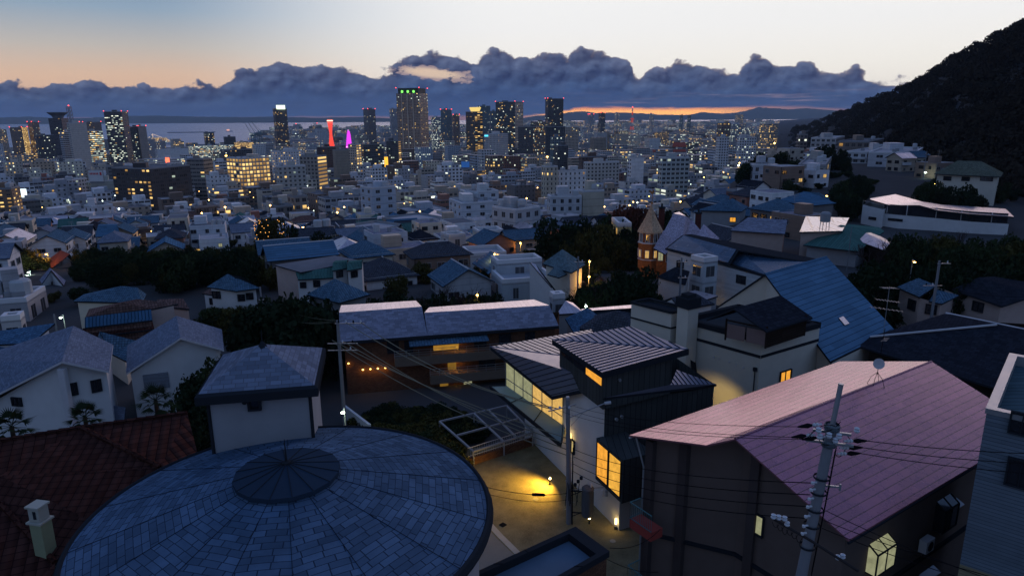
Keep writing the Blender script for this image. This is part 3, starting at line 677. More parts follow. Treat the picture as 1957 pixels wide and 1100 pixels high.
# the tallest tower: shaft, shoulder, dark crown with green floodlights, stepped terraces at the foot
def tall_tower():
 Y = 1450; phi = R(20)
 C, vr, vl = plan(757, 801, 817, 178, Y, phi)
 P0 = Vector((C.x, C.y)); z0 = ground(C.x, C.y) - 2
 cen = P0 + (vr + vl) / 2
 T = thing('apartment_tower', 'tallest tower, brown and gridded with balconies, with a green floodlit dark crown', 'apartment tower', (cen.x, cen.y, z0))
 FOOT.append((cen.x, cen.y, 45))
 col = (.46, .32, .23)
 def blk(mb, u0, u1, v0, v1, za, zc, nb=None, lit=.2, colx=col, a=.17, b=.37):
  P = [P0 + vr * u + vl * v for u, v in ((u0, v0), (u1, v0), (u1, v1), (u0, v1))]
  for i in range(4):
   p, q = P[i], P[(i + 1) % 4]; n = max(2, round((q - p).length / 3.2)); f = max(1, round((zc - za) / 3.1))
   mb.face(((p.x, p.y, za), (q.x, q.y, za), (q.x, q.y, zc), (p.x, p.y, zc)), uv=((0, 0), (n, 0), (n, f), (0, f)), col=(*colx, lit), win=(a, b, .75))
  mb.face([(p.x, p.y, zc) for p in P], col=(.1, .1, .1, -1), win=(.6, .5, 0))
 zt = PY(801, 178, Y).z; zs = PY(818, 197, Y).z; zc = PY(801, 168, Y).z
 m = MB(); blk(m, 0, 1, 0, 1, z0, zt); m.build('wall', FAC, T)
 m = MB(); blk(m, .3, 1.14, .2, .8, z0, zs, colx=(.58, .38, .26)); m.build('stair_wing', FAC, T)
 for k in (.28, .52, .76):
  m = MB(); q = P0 + vl * k; n = -vr.normalized() * .0
  d = vl.normalized(); e = Vector((d.y, -d.x)) * -1.0
  a_, b_ = q - d * 1.2, q + d * 1.2
  o_ = Vector((-vr.normalized().x, -vr.normalized().y)) * 1.2
  m.prism([(a_.x, a_.y), (a_.x + o_.x, a_.y + o_.y), (b_.x + o_.x, b_.y + o_.y), (b_.x, b_.y)][::-1], z0, zt, col=(.55, .42, .32, -1), win=(.6, .5, 0)); m.build('pilaster', FAC, T)
 m = MB(); blk(m, .06, .94, .06, .94, zt, zc, lit=-1, colx=(.03, .035, .03), a=.6); m.build('crown', FAC, T)
 G = lamp_mat('floodlight_green', (.25, 1, .15), 1.4)
 for k in (.25, .5, .75):
  m = MB(); p = P0 + vl * k + vr * .03; m.lathe((p.x, p.y, zt + .5), [(0, 0), (2.4, 1.2), (2.2, 4.5), (0, 5.5)], 8); m.build('floodlight', G, T)
 for p in (P0, P0 + vl, P0 + vr):
  m = MB(); m.lathe((p.x, p.y, zc), [(0, 0), (1.1, .7), (0, 1.6)], 6); m.build('beacon', RED_L, T)
 # terraces
 for i, (xa, xb, yy) in enumerate(((768, 812, 288), (776, 826, 300), (783, 842, 313))):
  Yt = Y - 60 - 55 * i
  C2, r2, l2 = plan(xa, (xa + xb) / 2 - 4, xb, yy, Yt, phi)
  q = Vector((C2.x, C2.y)); m = MB(); Pq = [q, q + r2, q + r2 + l2, q + l2]; zz = ground(q.x, q.y) - 2
  for k in range(4):
   p, s = Pq[k], Pq[(k + 1) % 4]; n = max(1, round((s - p).length / 3.4)); f = max(1, round((C2.z - zz) / 3.2))
   m.face(((p.x, p.y, zz), (s.x, s.y, zz), (s.x, s.y, C2.z), (p.x, p.y, C2.z)), uv=((0, 0), (n, 0), (n, f), (0, f)), col=(.55, .34, .21, .4), win=(.14, .3, .95))
  m.face([(p.x, p.y, C2.z) for p in Pq], col=(.2, .15, .12, -1), win=(.6, .5, 0)); m.build('terrace', FAC, T)
  FOOT.append((q.x + 15, q.y + 15, 28))
 ALL.append(T); LAND.append(('tallest brown tower', *PX((cen.x, cen.y, zt)), Y))
tall_tower()

# saucer-topped tower with its mast
def saucer():
 Y = 1500
 C, vr, vl = plan(92, 117, 130, 226, Y, R(24)); z0 = ground(C.x, C.y) - 2; P0 = Vector((C.x, C.y)); cen = P0 + (vr + vl) / 2
 T = thing('office_tower', 'dark office tower crowned by a wide saucer roof', 'office tower', (cen.x, cen.y, z0)); FOOT.append((cen.x, cen.y, 26))
 m = MB(); P = [P0, P0 + vr, P0 + vr + vl, P0 + vl]
 for i in range(4):
  p, q = P[i], P[(i + 1) % 4]; n = max(2, round((q - p).length / 3.4)); f = 30
  m.face(((p.x, p.y, z0), (q.x, q.y, z0), (q.x, q.y, C.z), (p.x, p.y, C.z)), uv=((0, 0), (n, 0), (n, f), (0, f)), col=((.15, .12, .12, .04) if i == 0 else (.06, .06, .07, .1)), win=(.1, .35, .3))
 m.face([(p.x, p.y, C.z) for p in P], col=(.1, .1, .1, -1), win=(.6, .5, 0)); m.build('wall', FAC, T)
 w = (vr + vl).length * .5
 m = MB(); m.lathe((cen.x, cen.y, C.z), [(w * .5, 0), (w * .62, 5), (w * 1.02, 11), (w * 1.02, 12.5), (0, 13)], 24); m.build('saucer_roof', DARKR, T)
 ALL.append(T); LAND.append(('saucer-topped tower', *PX((cen.x, cen.y, C.z)), Y))
 p = PY(131, 203, 1620); g = ground(p.x, p.y)
 T = thing('broadcast_mast', 'grey lattice mast with a red beacon behind the saucer-topped tower', 'mast', (p.x, p.y, g)); FOOT.append((p.x, p.y, 10))
 m = MB(); h = p.z - g; w = 6.0
 for sx in (-1, 1):
  for sy in (-1, 1): m.bar((p.x + sx * w, p.y + sy * w, g), (p.x + sx * w * .55, p.y + sy * w * .55, p.z), .7)
 for k in range(14):
  z = g + h * (k + 1) / 15; q = w * (1 - .45 * (k + 1) / 15)
  for a, b in (((-1, -1), (1, -1)), ((1, -1), (1, 1)), ((-1, 1), (1, 1)), ((-1, -1), (-1, 1))): m.bar((p.x + a[0] * q, p.y + a[1] * q, z), (p.x + b[0] * q, p.y + b[1] * q, z + h / 15), .5)
 m.build('lattice', GREYP, T); m = MB(); m.lathe((p.x, p.y, p.z), [(0, 0), (1.6, 1), (0, 2.6)], 6); m.build('beacon', RED_L, T); ALL.append(T)
saucer()

def crowns():
 W = lamp_mat('crown_white', (.80, 1, .72), 1.6); Yl = lamp_mat('crown_yellow', (1, .72, .22), .9)
 for T in list(ALL):
  l = T['label']
  if 'bright white lit crown' in l:
   a, b = PY(526, 209, 1902), PY(541, 201, 1902); m = MB(); m.box(((a.x + b.x) / 2, a.y + 12, a.z), (b.x - a.x, 14, b.z - a.z), R(22)); m.build('lit_crown', W, T)
  if 'flared yellow' in l:
   a, b = PY(897, 214, 1462), PY(918, 205, 1462); c = (a + b) / 2; w = (b.x - a.x) / 2
   m = MB(); m.lathe((c.x, c.y + 12, a.z), [(w * .75, 0), (w * 1.05, b.z - a.z - 1.5), (w * 1.05, b.z - a.z), (0, b.z - a.z)], 20); m.build('lit_crown', Yl, T)
crowns()

# red hourglass lattice tower by the harbour
def port_tower():
 Y = 2300; b = PY(633, 268, Y); t = PY(632, 226, Y); h = t.z - b.z; s = Y / FPX
 T = thing('observation_tower', 'red lit hourglass lattice tower by the harbour', 'tower', (b.x, b.y, b.z)); FOOT.append((b.x, b.y, 20))
 RL = lamp_mat('tower_red', (1, .07, .045), 1.1); m = MB(); n = 16
 z0 = ground(b.x, b.y)
 def ring(k): return (3.4 + 5.0 * abs(k - .55) ** 1.3 * 2.2) * s / 1.76 * 1.15
 for i in range(n):
  for dr in (1, -1):
   pts = []
   for q in range(9):
    k = q / 8; a = 2 * math.pi * i / n + dr * k * 1.6; r = ring(k); pts.append((b.x + r * math.cos(a), b.y + r * math.sin(a), z0 + (t.z - z0) * k * .86))
   m.tube(pts, .55, 0, 3)
 m.build('lattice', RL, T)
 m = MB(); m.lathe((b.x, b.y, z0), [(2.8, 0), (2.8, (t.z - z0) * .86)], 10); m.build('core', RL, T)
 zt = z0 + (t.z - z0) * .84
 m = MB(); m.lathe((b.x, b.y, zt), [(4, 0), (9.5, 3), (9.5, 9), (8, 11), (0, 11)], 20); m.build('observation_deck', lamp_mat('deck_red', (1, .22, .15), .9), T)
 m = MB(); m.lathe((b.x, b.y, zt + 6), [(9.7, 0), (9.7, 2.2)], 20); m.build('deck_window', lamp_mat('deck_white', (1, .75, .6), 2), T)
 ALL.append(T); LAND.append(('red hourglass tower', 632, 240, Y))
 # magenta sail roof
 Y = 2250; p = PY(666, 266, Y); T = thing('museum_roof', 'magenta lit sail-shaped lattice roof right of the red hourglass tower', 'landmark', (p.x, p.y, 3)); FOOT.append((p.x, p.y, 20))
 m = MB(); M2 = lamp_mat('sail_magenta', (.75, .05, .85), 1.2)
 top = PY(667, 248, Y).z
 for k in range(7):
  x = p.x - 10 + k * 3.3; m.bar((x, p.y, 3), (p.x - 4 + k * 1.6, p.y + 4, top - 4 * abs(k - 3)), .6, 0, 3)
 for k in range(6):
  z = 6 + (top - 8) * k / 6; w = 10 - k * 1.1; m.bar((p.x - w, p.y, z), (p.x + w, p.y, z + 4), .5, 0, 3); m.bar((p.x - w, p.y, z + 4), (p.x + w, p.y, z), .5, 0, 3)
 m.face(((p.x - 9, p.y + 1, 3), (p.x + 9, p.y + 1, 3), (p.x + 5, p.y + 4, top - 6), (p.x - 2, p.y + 4, top)))
 m.build('sail', M2, T); ALL.append(T)
 # red-white broadcast mast in the sunset
 Y = 3200; t = PY(1209, 206, Y); g = 3; T = thing('broadcast_mast', 'red and white lattice broadcast mast against the sunset strip', 'mast', (t.x, t.y, g)); FOOT.append((t.x, t.y, 20))
 MR = mat('mast_red', (.45, .05, .04), .6, emit=(.8, .08, .06), estr=.35); m = MB(); h = t.z - g
 for i in range(4):
  a = math.pi / 4 + i * math.pi / 2
  for k in range(8):
   k0, k1 = k / 8, (k + 1) / 8; r0, r1 = 12 * (1 - k0) ** 1.5 + 1.5, 12 * (1 - k1) ** 1.5 + 1.5
   m.bar((t.x + r0 * math.cos(a), t.y + r0 * math.sin(a), g + h * k0), (t.x + r1 * math.cos(a), t.y + r1 * math.sin(a), g + h * k1), 1.0, k % 2, 4)
   m.bar((t.x + r0 * math.cos(a), t.y + r0 * math.sin(a), g + h * k0), (t.x + r1 * math.cos(a + 1.57), t.y + r1 * math.sin(a + 1.57), g + h * k1), .8, k % 2, 3)
 m.build('lattice', [MR, WHITEP], T)
 m = MB(); m.box((t.x, t.y, g + h * .62), (14, 14, 4)); m.build('platform', MR, T)
 m = MB(); m.lathe((t.x, t.y, t.z), [(0, 0), (2.5, 2), (0, 5)], 6); m.build('beacon', RED_L, T); ALL.append(T); LAND.append(('red broadcast mast', 1209, 215, Y))
port_tower()

def ship():
 Y = 2750; a, b = PY(276, 272, Y), PY(325, 272, Y); T = thing('cruise_ship', 'white cruise ship covered in warm lights on the bay', 'ship', ((a.x + b.x) / 2, a.y, 0))
 Ls = b.x - a.x; m = MB()
 out = [(a.x, a.y + 6), (a.x + Ls * .05, a.y), (b.x - Ls * .12, a.y), (b.x, a.y + 12), (b.x - Ls * .12, a.y + 26), (a.x, a.y + 24)]
 m.prism(out, 0, 9); m.build('hull', WHITEP, T)
 for k in range(5):
  z = 9 + 3.4 * k; m = MB(); x0, x1 = a.x + Ls * (.02 + .02 * k), b.x - Ls * (.10 + .03 * k); nb = round((x1 - x0) / 3)
  P = [(x0, a.y + 2), (x1, a.y + 2), (x1, a.y + 24), (x0, a.y + 24)]
  for i in range(4):
   p, q = P[i], P[(i + 1) % 4]; m.face(((*p, z), (*q, z), (*q, z + 3.2), (*p, z + 3.2)), uv=((0, 0), (nb, 0), (nb, 1), (0, 1)), col=(.6, .55, .5, .95), win=(.1, .2, .7))
  m.face([(*p, z + 3.2) for p in P], col=(.5, .45, .4, -1), win=(.6, .5, 0)); m.build('deck', FAC, T)
 m = MB(); m.box((a.x + Ls * .25, a.y + 12, 26), (8, 8, 9)); m.build('funnel', WHITEP, T)
 m = MB(); t = (a.x + Ls * .3, a.y + 12, 40); m.bar((a.x + Ls * .3, a.y + 12, 26), t, .5); m.tube([(a.x, a.y + 12, 14), t, (b.x, a.y + 12, 12)], .5); m.build('light_string', lamp_mat('ship_lights', (1, .72, .5), 1.2), T)
 ALL.append(T); LAND.append(('lit cruise ship', 300, 265, Y))
 Y = 5200; p = PY(438, 254, Y); T = thing('ferry', 'small lit ship far out on the bay left of the harbour cranes', 'ship', (p.x, p.y, 0)); m = MB()
 m.prism([(p.x - 22, p.y), (p.x + 16, p.y), (p.x + 26, p.y + 5), (p.x + 16, p.y + 10), (p.x - 22, p.y + 10)], 0, 7); m.build('hull', WHITEP, T)
 m = MB(); m.box((p.x - 8, p.y + 5, 7), (18, 8, 10)); m.build('bridge', lamp_mat('ferry_lit', (1, .5, .4), .9), T); m = MB(); m.bar((p.x - 5, p.y + 5, 17), (p.x - 5, p.y + 5, 34), .8); m.build('mast', WHITEP, T); ALL.append(T)
 # breakwater
 a, b = PY(320, 257.5, 4900), PY(410, 254.5, 5000); m = MB(); m.prism([(a.x, a.y), (b.x, b.y), (b.x, b.y + 20), (a.x, a.y + 20)], -2, 5); tag(m.build('breakwater', DARKR), 'long dark breakwater across the bay', 'breakwater')
ship()

def cranes():
 MC = mat('crane_steel', (.10, .16, .18), .6, var=.2)
 for i, (px, py, tip, lab) in enumerate(((482, 268, 468, 'leftmost tall harbour crane with a raised jib at the shore'), (489, 266, 474, 'second harbour crane close behind the leftmost one, jib raised'), (497, 264, 480, 'third harbour crane nearest the lit-crowned hotel tower'), (575, 253, 566, 'harbour crane with a red lamp left of the red hourglass tower'), (594, 252, 606, 'harbour crane with its jib to the right, left of the red hourglass tower'), (612, 252, 598, 'low harbour crane right beside the red hourglass tower'))):
  Y = 2350 if i < 3 else 3400; p = PY(px, py, Y); q = PY(tip, py - (32 if i < 3 else 16), Y); s = Y / 2350
  T = thing('harbour_crane', lab, 'crane', (p.x, p.y, 3), 'harbour cranes'); m = MB(); zb = max(12, p.z + 12 * s)
  for sx in (-7, 7):
   for sy in (0, 10): m.bar((p.x + sx, p.y + sy, 1), (p.x + sx * .5, p.y + 5, zb), .9 * s)
  m.box((p.x, p.y + 5, zb), (10 * s, 8 * s, 6 * s)); m.build('portal', MC, T)
  m = MB(); m.bar((p.x, p.y + 5, zb + 4 * s), q, 1.1 * s, r2=.5 * s); m.bar((p.x + 3 * s, p.y + 5, zb + 12 * s), q, .4 * s); m.bar((p.x, p.y + 5, zb), (p.x + 3 * s, p.y + 5, zb + 12 * s), .7 * s); m.build('jib', MC, T)
  if i in (3, 4):
   m = MB(); m.lathe(tuple(q), [(0, 0), (2.2, 1.5), (0, 3)], 6); m.build('beacon', RED_L, T)
  ALL.append(T)
cranes()

def signs():
 def board(name, label, cat, x0, x1, y0, y1, Y, m, post=True):
  a, b = PY(x0, y1, Y), PY(x1, y0, Y); T = thing(name, label, cat, ((a.x + b.x) / 2, a.y, a.z)); k = MB()
  k.box(((a.x + b.x) / 2, a.y, a.z), (b.x - a.x, .8, b.z - a.z), bottom=True); k.build('panel', m, T)
  k = MB(); k.box(((a.x + b.x) / 2, a.y + .62, a.z - 1.5), (b.x - a.x + .6, .35, b.z - a.z + 1.9)); k.build('backing', GREYP, T)
  ALL.append(T); return T, a, b
 board('billboard', 'bright yellow lit billboard on a roof below the saucer-topped tower', 'billboard', 77, 95, 311, 321, 1000, YEL_L)
 board('neon_sign', 'vertical red neon strip on the white curved-front shopping centre', 'neon sign', 317, 323, 301, 311, 985, lamp_mat('neon_red', (1, .16, .08), 2))
 board('billboard', 'vertical amber lit sign panel left of the tallest brown tower foot', 'billboard', 733, 741, 300, 319, 900, lamp_mat('sign_amber', (1, .48, .05), 1.4))
 board('billboard', 'round-cornered blue rooftop sign in the middle distance', 'billboard', 882, 897, 309, 320, 480, mat('sign_blue', (.03, .12, .38), .5, emit=(.05, .2, .6), estr=.25))
 board('rooftop_sign', 'small cyan lit rooftop sign on the white hotel block', 'sign', 926, 933, 258, 261, 1045, lamp_mat('sign_cyan', (.1, .7, 1), 1.6))
 board('sign', 'upright white lit panel near the left edge of the photo', 'sign', 40, 49, 361, 377, 500, lamp_mat('sign_white', (.8, .95, 1), 1.6))
 T, a, b = board('billboard', 'white rooftop billboard with a red lettered line', 'billboard', 172, 195, 326, 347, 556, WHITEP)
 k = MB(); w = b.x - a.x
 for i in range(6): k.box((a.x + w * (.12 + .11 * i), a.y - .45, b.z - 3.2), (w * .07, .06, 1.5), bottom=True)
 k.build('lettering', mat('letter_red', (.5, .04, .05), .6), T)
 k = MB(); k.box((b.x - w * .12, a.y - .45, b.z - 3.6), (w * .13, .06, 2.3), bottom=True); k.build('emblem', mat('letter_red', (.5, .04, .05), .6), T)
 # painted ring pattern on the beige block is left plain: a dark band
 a, b = PY(640, 296, 717), PY(667, 288.5, 717)
signs()
# ------------------------------------------------------------------ near buildings
M_SH = mat('shingle_slate', (.068, .115, .185), .45, var=.9, scale=1.3, bump=.5, pattern='shingle', pw=(.52, .20), pl=.085, pc=(.022, .036, .06), spec=.1)
M_SH2 = mat('shingle_grey', (.145, .175, .235), .7, var=.3, scale=1.5, bump=.4, pattern='shingle', pw=(.36, .17), pl=.09, pc=(.10, .105, .13))
M_SHB = mat('shingle_blue', (.07, .14, .23), .6, var=.3, scale=1.5, bump=.4, pattern='shingle', pw=(.5, .25), pl=.1, pc=(.025, .04, .06))
M_BLUE = mat('roof_blue_metal', (.07, .15, .24), .6, var=.25, scale=2, bump=.4, pattern='course', pw=(.62, 2.5), pl=.08, pc=(.012, .022, .04))
M_PINK = mat('roof_pink_metal', (.31, .115, .17), .28, metal=.4, var=.18, scale=2, bump=.35, pattern='course', pw=(.44, 1.8), pl=.11, pc=(.07, .025, .035), spec=.9)
M_RED = mat('roof_tile_red', (.062, .027, .022), .7, var=.4, scale=2, bump=.9, pattern='tile', pw=(.34, .30), pl=.1, pc=(.02, .010, .010))
M_TILE = mat('roof_tile_dark', (.065, .072, .09), .5, var=.35, scale=2, bump=.7, pattern='tile', pw=(.30, .28), pl=.12, pc=(.012, .014, .02))
M_TILEB = mat('roof_tile_blue', (.08, .15, .22), .5, var=.35, scale=2, bump=.7, pattern='tile', pw=(.30, .28), pl=.12, pc=(.02, .03, .045))
M_BRN = mat('roof_tile_brown', (.15, .095, .085), .6, var=.35, scale=2, bump=.6, pattern='tile', pw=(.32, .3), pl=.12, pc=(.02, .014, .014))
M_BLK = mat('roof_slate_black', (.022, .026, .036), .6, var=.3, scale=1, bump=.4, pattern='shingle', pw=(.5, .3), pl=.08, pc=(.01, .01, .013))
M_RIB = mat('roof_blue_ribbed', (.04, .10, .17), .4, var=.2, bump=.6, pattern='seam', pw=(.35, 3), pl=.25, pc=(.012, .03, .055))
M_GREEN = mat('roof_green_copper', (.055, .13, .12), .6, var=.3, scale=1, bump=.3, pattern='seam', pw=(.45, 4), pl=.1, pc=(.02, .05, .05))
M_SEAM = mat('roof_standing_seam', (.14, .15, .20), .32, metal=.35, var=.2, scale=1.2, spec=.5)
M_SEAMD = mat('seam_rib', (.012, .013, .018), .5, var=.2)
M_MAUVE = mat('roof_mauve_slate', (.40, .35, .42), .6, var=.3, bump=.4, pattern='shingle', pw=(.4, .25), pl=.1, pc=(.08, .07, .09))
M_SOLAR = mat('solar_panel', (.022, .055, .10), .25, var=.2, pattern='brick', pw=(1.0, 1.6), pl=.03, pc=(.10, .13, .16), spec=.6)
M_PALE = mat('roof_pale_metal', (.50, .43, .46), .30, metal=.4, var=.15, scale=1, bump=.15, pattern='seam', pw=(.5, 4), pl=.06, pc=(.25, .22, .24), spec=.8)
M_LGR = mat('roof_light_grey', (.20, .21, .27), .55, var=.25, scale=2, bump=.3, pattern='shingle', pw=(.6, .3), pl=.05, pc=(.10, .10, .13))
M_WW = mat('wall_white_stucco', (.50, .51, .52), .8, var=.28, scale=.9, bump=.3)
M_WG = mat('wall_grey_stucco', (.27, .28, .30), .85, var=.35, scale=.9, bump=.3)
M_WC = mat('wall_cream_stucco', (.52, .49, .42), .8, var=.25, scale=.9, bump=.3)
M_WP = mat('wall_pinkish_render', (.40, .32, .29), .8, var=.3, scale=1)
M_WB = mat('wall_brown_brick', (.12, .062, .040), .85, var=.4, scale=2, bump=.4, pattern='brick', pw=(.24, .08), pl=.12, pc=(.04, .03, .025))
M_WT = mat('wall_tan_panel', (.13, .10, .088), .8, var=.4, scale=.8, bump=.2)
M_WK = mat('wall_dark_seam', (.055, .060, .060), .5, var=.25, scale=1.5, bump=.5, pattern='seam', pw=(.46, 5), pl=.08, pc=(.015, .017, .018))
M_SID = mat('wall_blue_siding', (.14, .18, .22), .7, var=.35, scale=1.2, bump=.6, pattern='course', pw=(.17, 3.0), pl=.14, pc=(.05, .065, .085))
M_WOOD = mat('dark_timber', (.03, .022, .018), .7, var=.4, scale=4, bump=.3, pattern='plank', pw=(.2, 2), pl=.08)
M_TRIM = mat('trim_dark', (.022, .026, .032), .55, var=.25)
M_TRIMW = mat('trim_white', (.46, .46, .48), .6, var=.2)
M_MET = mat('galvanised_metal', (.30, .32, .34), .4, metal=.5, var=.25, scale=3)
M_POLE = mat('pole_concrete', (.18, .19, .21), .8, var=.35, scale=1.5, bump=.2)
M_BLKR = mat('rubber_black', (.010, .010, .012), .5, var=.2)
M_INS = mat('insulator_white', (.5, .52, .55), .3, var=.1)
M_GLS = mat('window_glass_dark', (.015, .019, .026), .12, var=.2, spec=.7)
M_GLW = lamp_mat('window_lit_warm', (1, .60, .17), .62)
M_GLO = lamp_mat('window_lit_orange', (1, .42, .05), .8)
M_GLC = lamp_mat('window_lit_pale', (.85, .86, .50), .28)
M_GLB = lamp_mat('window_lit_bright', (1, .75, .30), 1.0)
M_RAIL = mat('rail_teal', (.08, .17, .18), .5, var=.2)
M_GRAVEL = mat('courtyard_gravel', (.17, .145, .085), .9, var=.95, scale=9, bump=.5)
M_CONCL = mat('pale_concrete', (.20, .19, .165), .9, var=.35, scale=1.2, bump=.2)
M_KERB = mat('kerb_white', (.36, .34, .29), .9, var=.35, scale=2)
GLASS = {0: M_GLS, 'w': M_GLW, 'o': M_GLO, 'c': M_GLC, 'b': M_GLB}

def V3(p): return p if isinstance(p, Vector) else PZ(*p)
_wm = {}
def win_mesh(w, h, lit, frame=None, bars=1):
 key = (round(w, 2), round(h, 2), lit, frame.name if frame else '', bars)
 if key not in _wm:
  m = MB(); t = .07
  for (cx, cz, sw, sh) in ((0, 0, w, t), (0, h - t, w, t), (-w / 2 + t / 2, t, t, h - 2 * t), (w / 2 - t / 2, t, t, h - 2 * t)):
   m.box((cx, -.05, cz), (sw, .14, sh), bottom=True)
  for k in range(bars): m.box((-w / 2 + w * (k + 1) / (bars + 1), -.04, t), (.05, .08, h - 2 * t))
  m.face(((-w / 2, 0, 0), (w / 2, 0, 0), (w / 2, 0, h), (-w / 2, 0, h)), 1)
  _wm[key] = m.mesh('window', [frame or M_TRIM, GLASS[lit]])
 return _wm[key]
def add_window(T, p, n, w, h, lit=0, frame=None, bars=1, name='window'):
 """p: centre of the sill on the wall, n: outward normal in plan"""
 o = link(name, win_mesh(w, h, lit, frame, bars), T)
 o.location = (p[0] + n[0] * .03, p[1] + n[1] * .03, p[2]); o.rotation_euler = (0, 0, math.atan2(n[1], n[0]) + math.pi / 2)
 return o
class Bld:
 def __init__(s, name, label, cat, at, short=None, foot=None):
  p = V3(at); s.loc = p; s.T = thing(name, label, cat, (p.x, p.y, ground(p.x, p.y)))
  ALL.append(s.T); q = PX(p); LAND.append((short or label, q[0], q[1], p.y)); s.w = []
  if foot: FOOT.append((p.x, p.y, foot))
 def roof(s, facets, m, th=.16, side=None, name='roof'):
  k = MB(); ms = [m, side or M_TRIM]
  for f in facets: k.slab([V3(p) for p in f], th, 0, 1)
  s.last = k
  return k.build(name, ms, s.T)
 def walls(s, tops, m, zb=None, inset=.0, drop=.12, name='wall', closed=True):
  P = [V3(p) for p in tops]; c = sum(P, Vector()) / len(P); k = MB()
  Q = []
  for p in P:
   d = Vector((c.x - p.x, c.y - p.y, 0)); L = d.length
   Q.append(p + d * (min(inset, L * .4) / L if L else 0) - Vector((0, 0, drop)))
  z = zb if zb is not None else min(ground(q.x, q.y) for q in Q) - 1
  k.walls(Q, z, closed=closed); ob = k.build(name, m, s.T)
  s.w.append((Q, z)); return Q
 def hit(s, i, j, px, py):
  Q, z = s.w[i]; a, b = Q[j], Q[(j + 1) % len(Q)]; d = Vector((b.x - a.x, b.y - a.y, 0)).normalized(); n = Vector((d.y, -d.x, 0))
  r = ray(px, py);
  if n.dot(Vector((r.x, r.y, 0))) > 0: n = -n
  t = (a - CP).dot(n) / r.dot(n); return CP + r * t, n
 def win(s, i, j, px, py, w, h, lit=0, frame=None, bars=1, name='window'):
  """px, py = middle of the sill in the photograph, on wall j of wall set i"""
  p, n = s.hit(i, j, px, py); return add_window(s.T, p, n, w, h, lit, frame, bars, name)
 def part(s, name, mb, m): return mb.build(name, m, s.T)

# ---- courtyard, kerb and pavement
def yard():
 def sheet(name, pts, z, m):
  k = MB(); k.face([(x, y, z) for x, y in pts]); tag(k.build(name, m), kind='structure')
 sheet('courtyard_pavement', [(-9, 33), (14, 33), (14, 46), (5, 56), (-4, 53.5), (-9, 53)], 72.34, M_GRAVEL)
 a, b, c = PZ(927, 984, 72.35), PZ(962, 1022, 72.35), PZ(1003, 1062, 72.35)
 k = MB(); d = Vector((-.35, -.25, 0))
 k.face((a, b, b + d, a + d)[::-1]); k.face((b, c, c + d, b + d)[::-1])
 tag(k.build('kerb_strip', M_KERB), kind='structure')
 sheet('path', [(a.x - .5, a.y - .3), (b.x - .45, b.y - .3), (c.x - .4, c.y - .3), (-6, 34), (-8, 40)], 72.346, M_CONCL)
yard()
for px, py, r, lab, mt in ((1024, 953, .22, 'small pale round cover in the gravel courtyard', M_CONCL), (961, 1002, .3, 'dark square drain grate by the kerb strip', M_BLKR), (1171, 1033, .2, 'small yellow-marked cover by the white base wall', M_KERB)):
 p = PZ(px, py, 72.35); m = MB(); m.lathe((p.x, p.y, 72.342), [(r, 0), (r, .02), (0, .022)], 4 if r == .3 else 16); tag(m.build('drain_cover', mt), lab, 'drain cover')

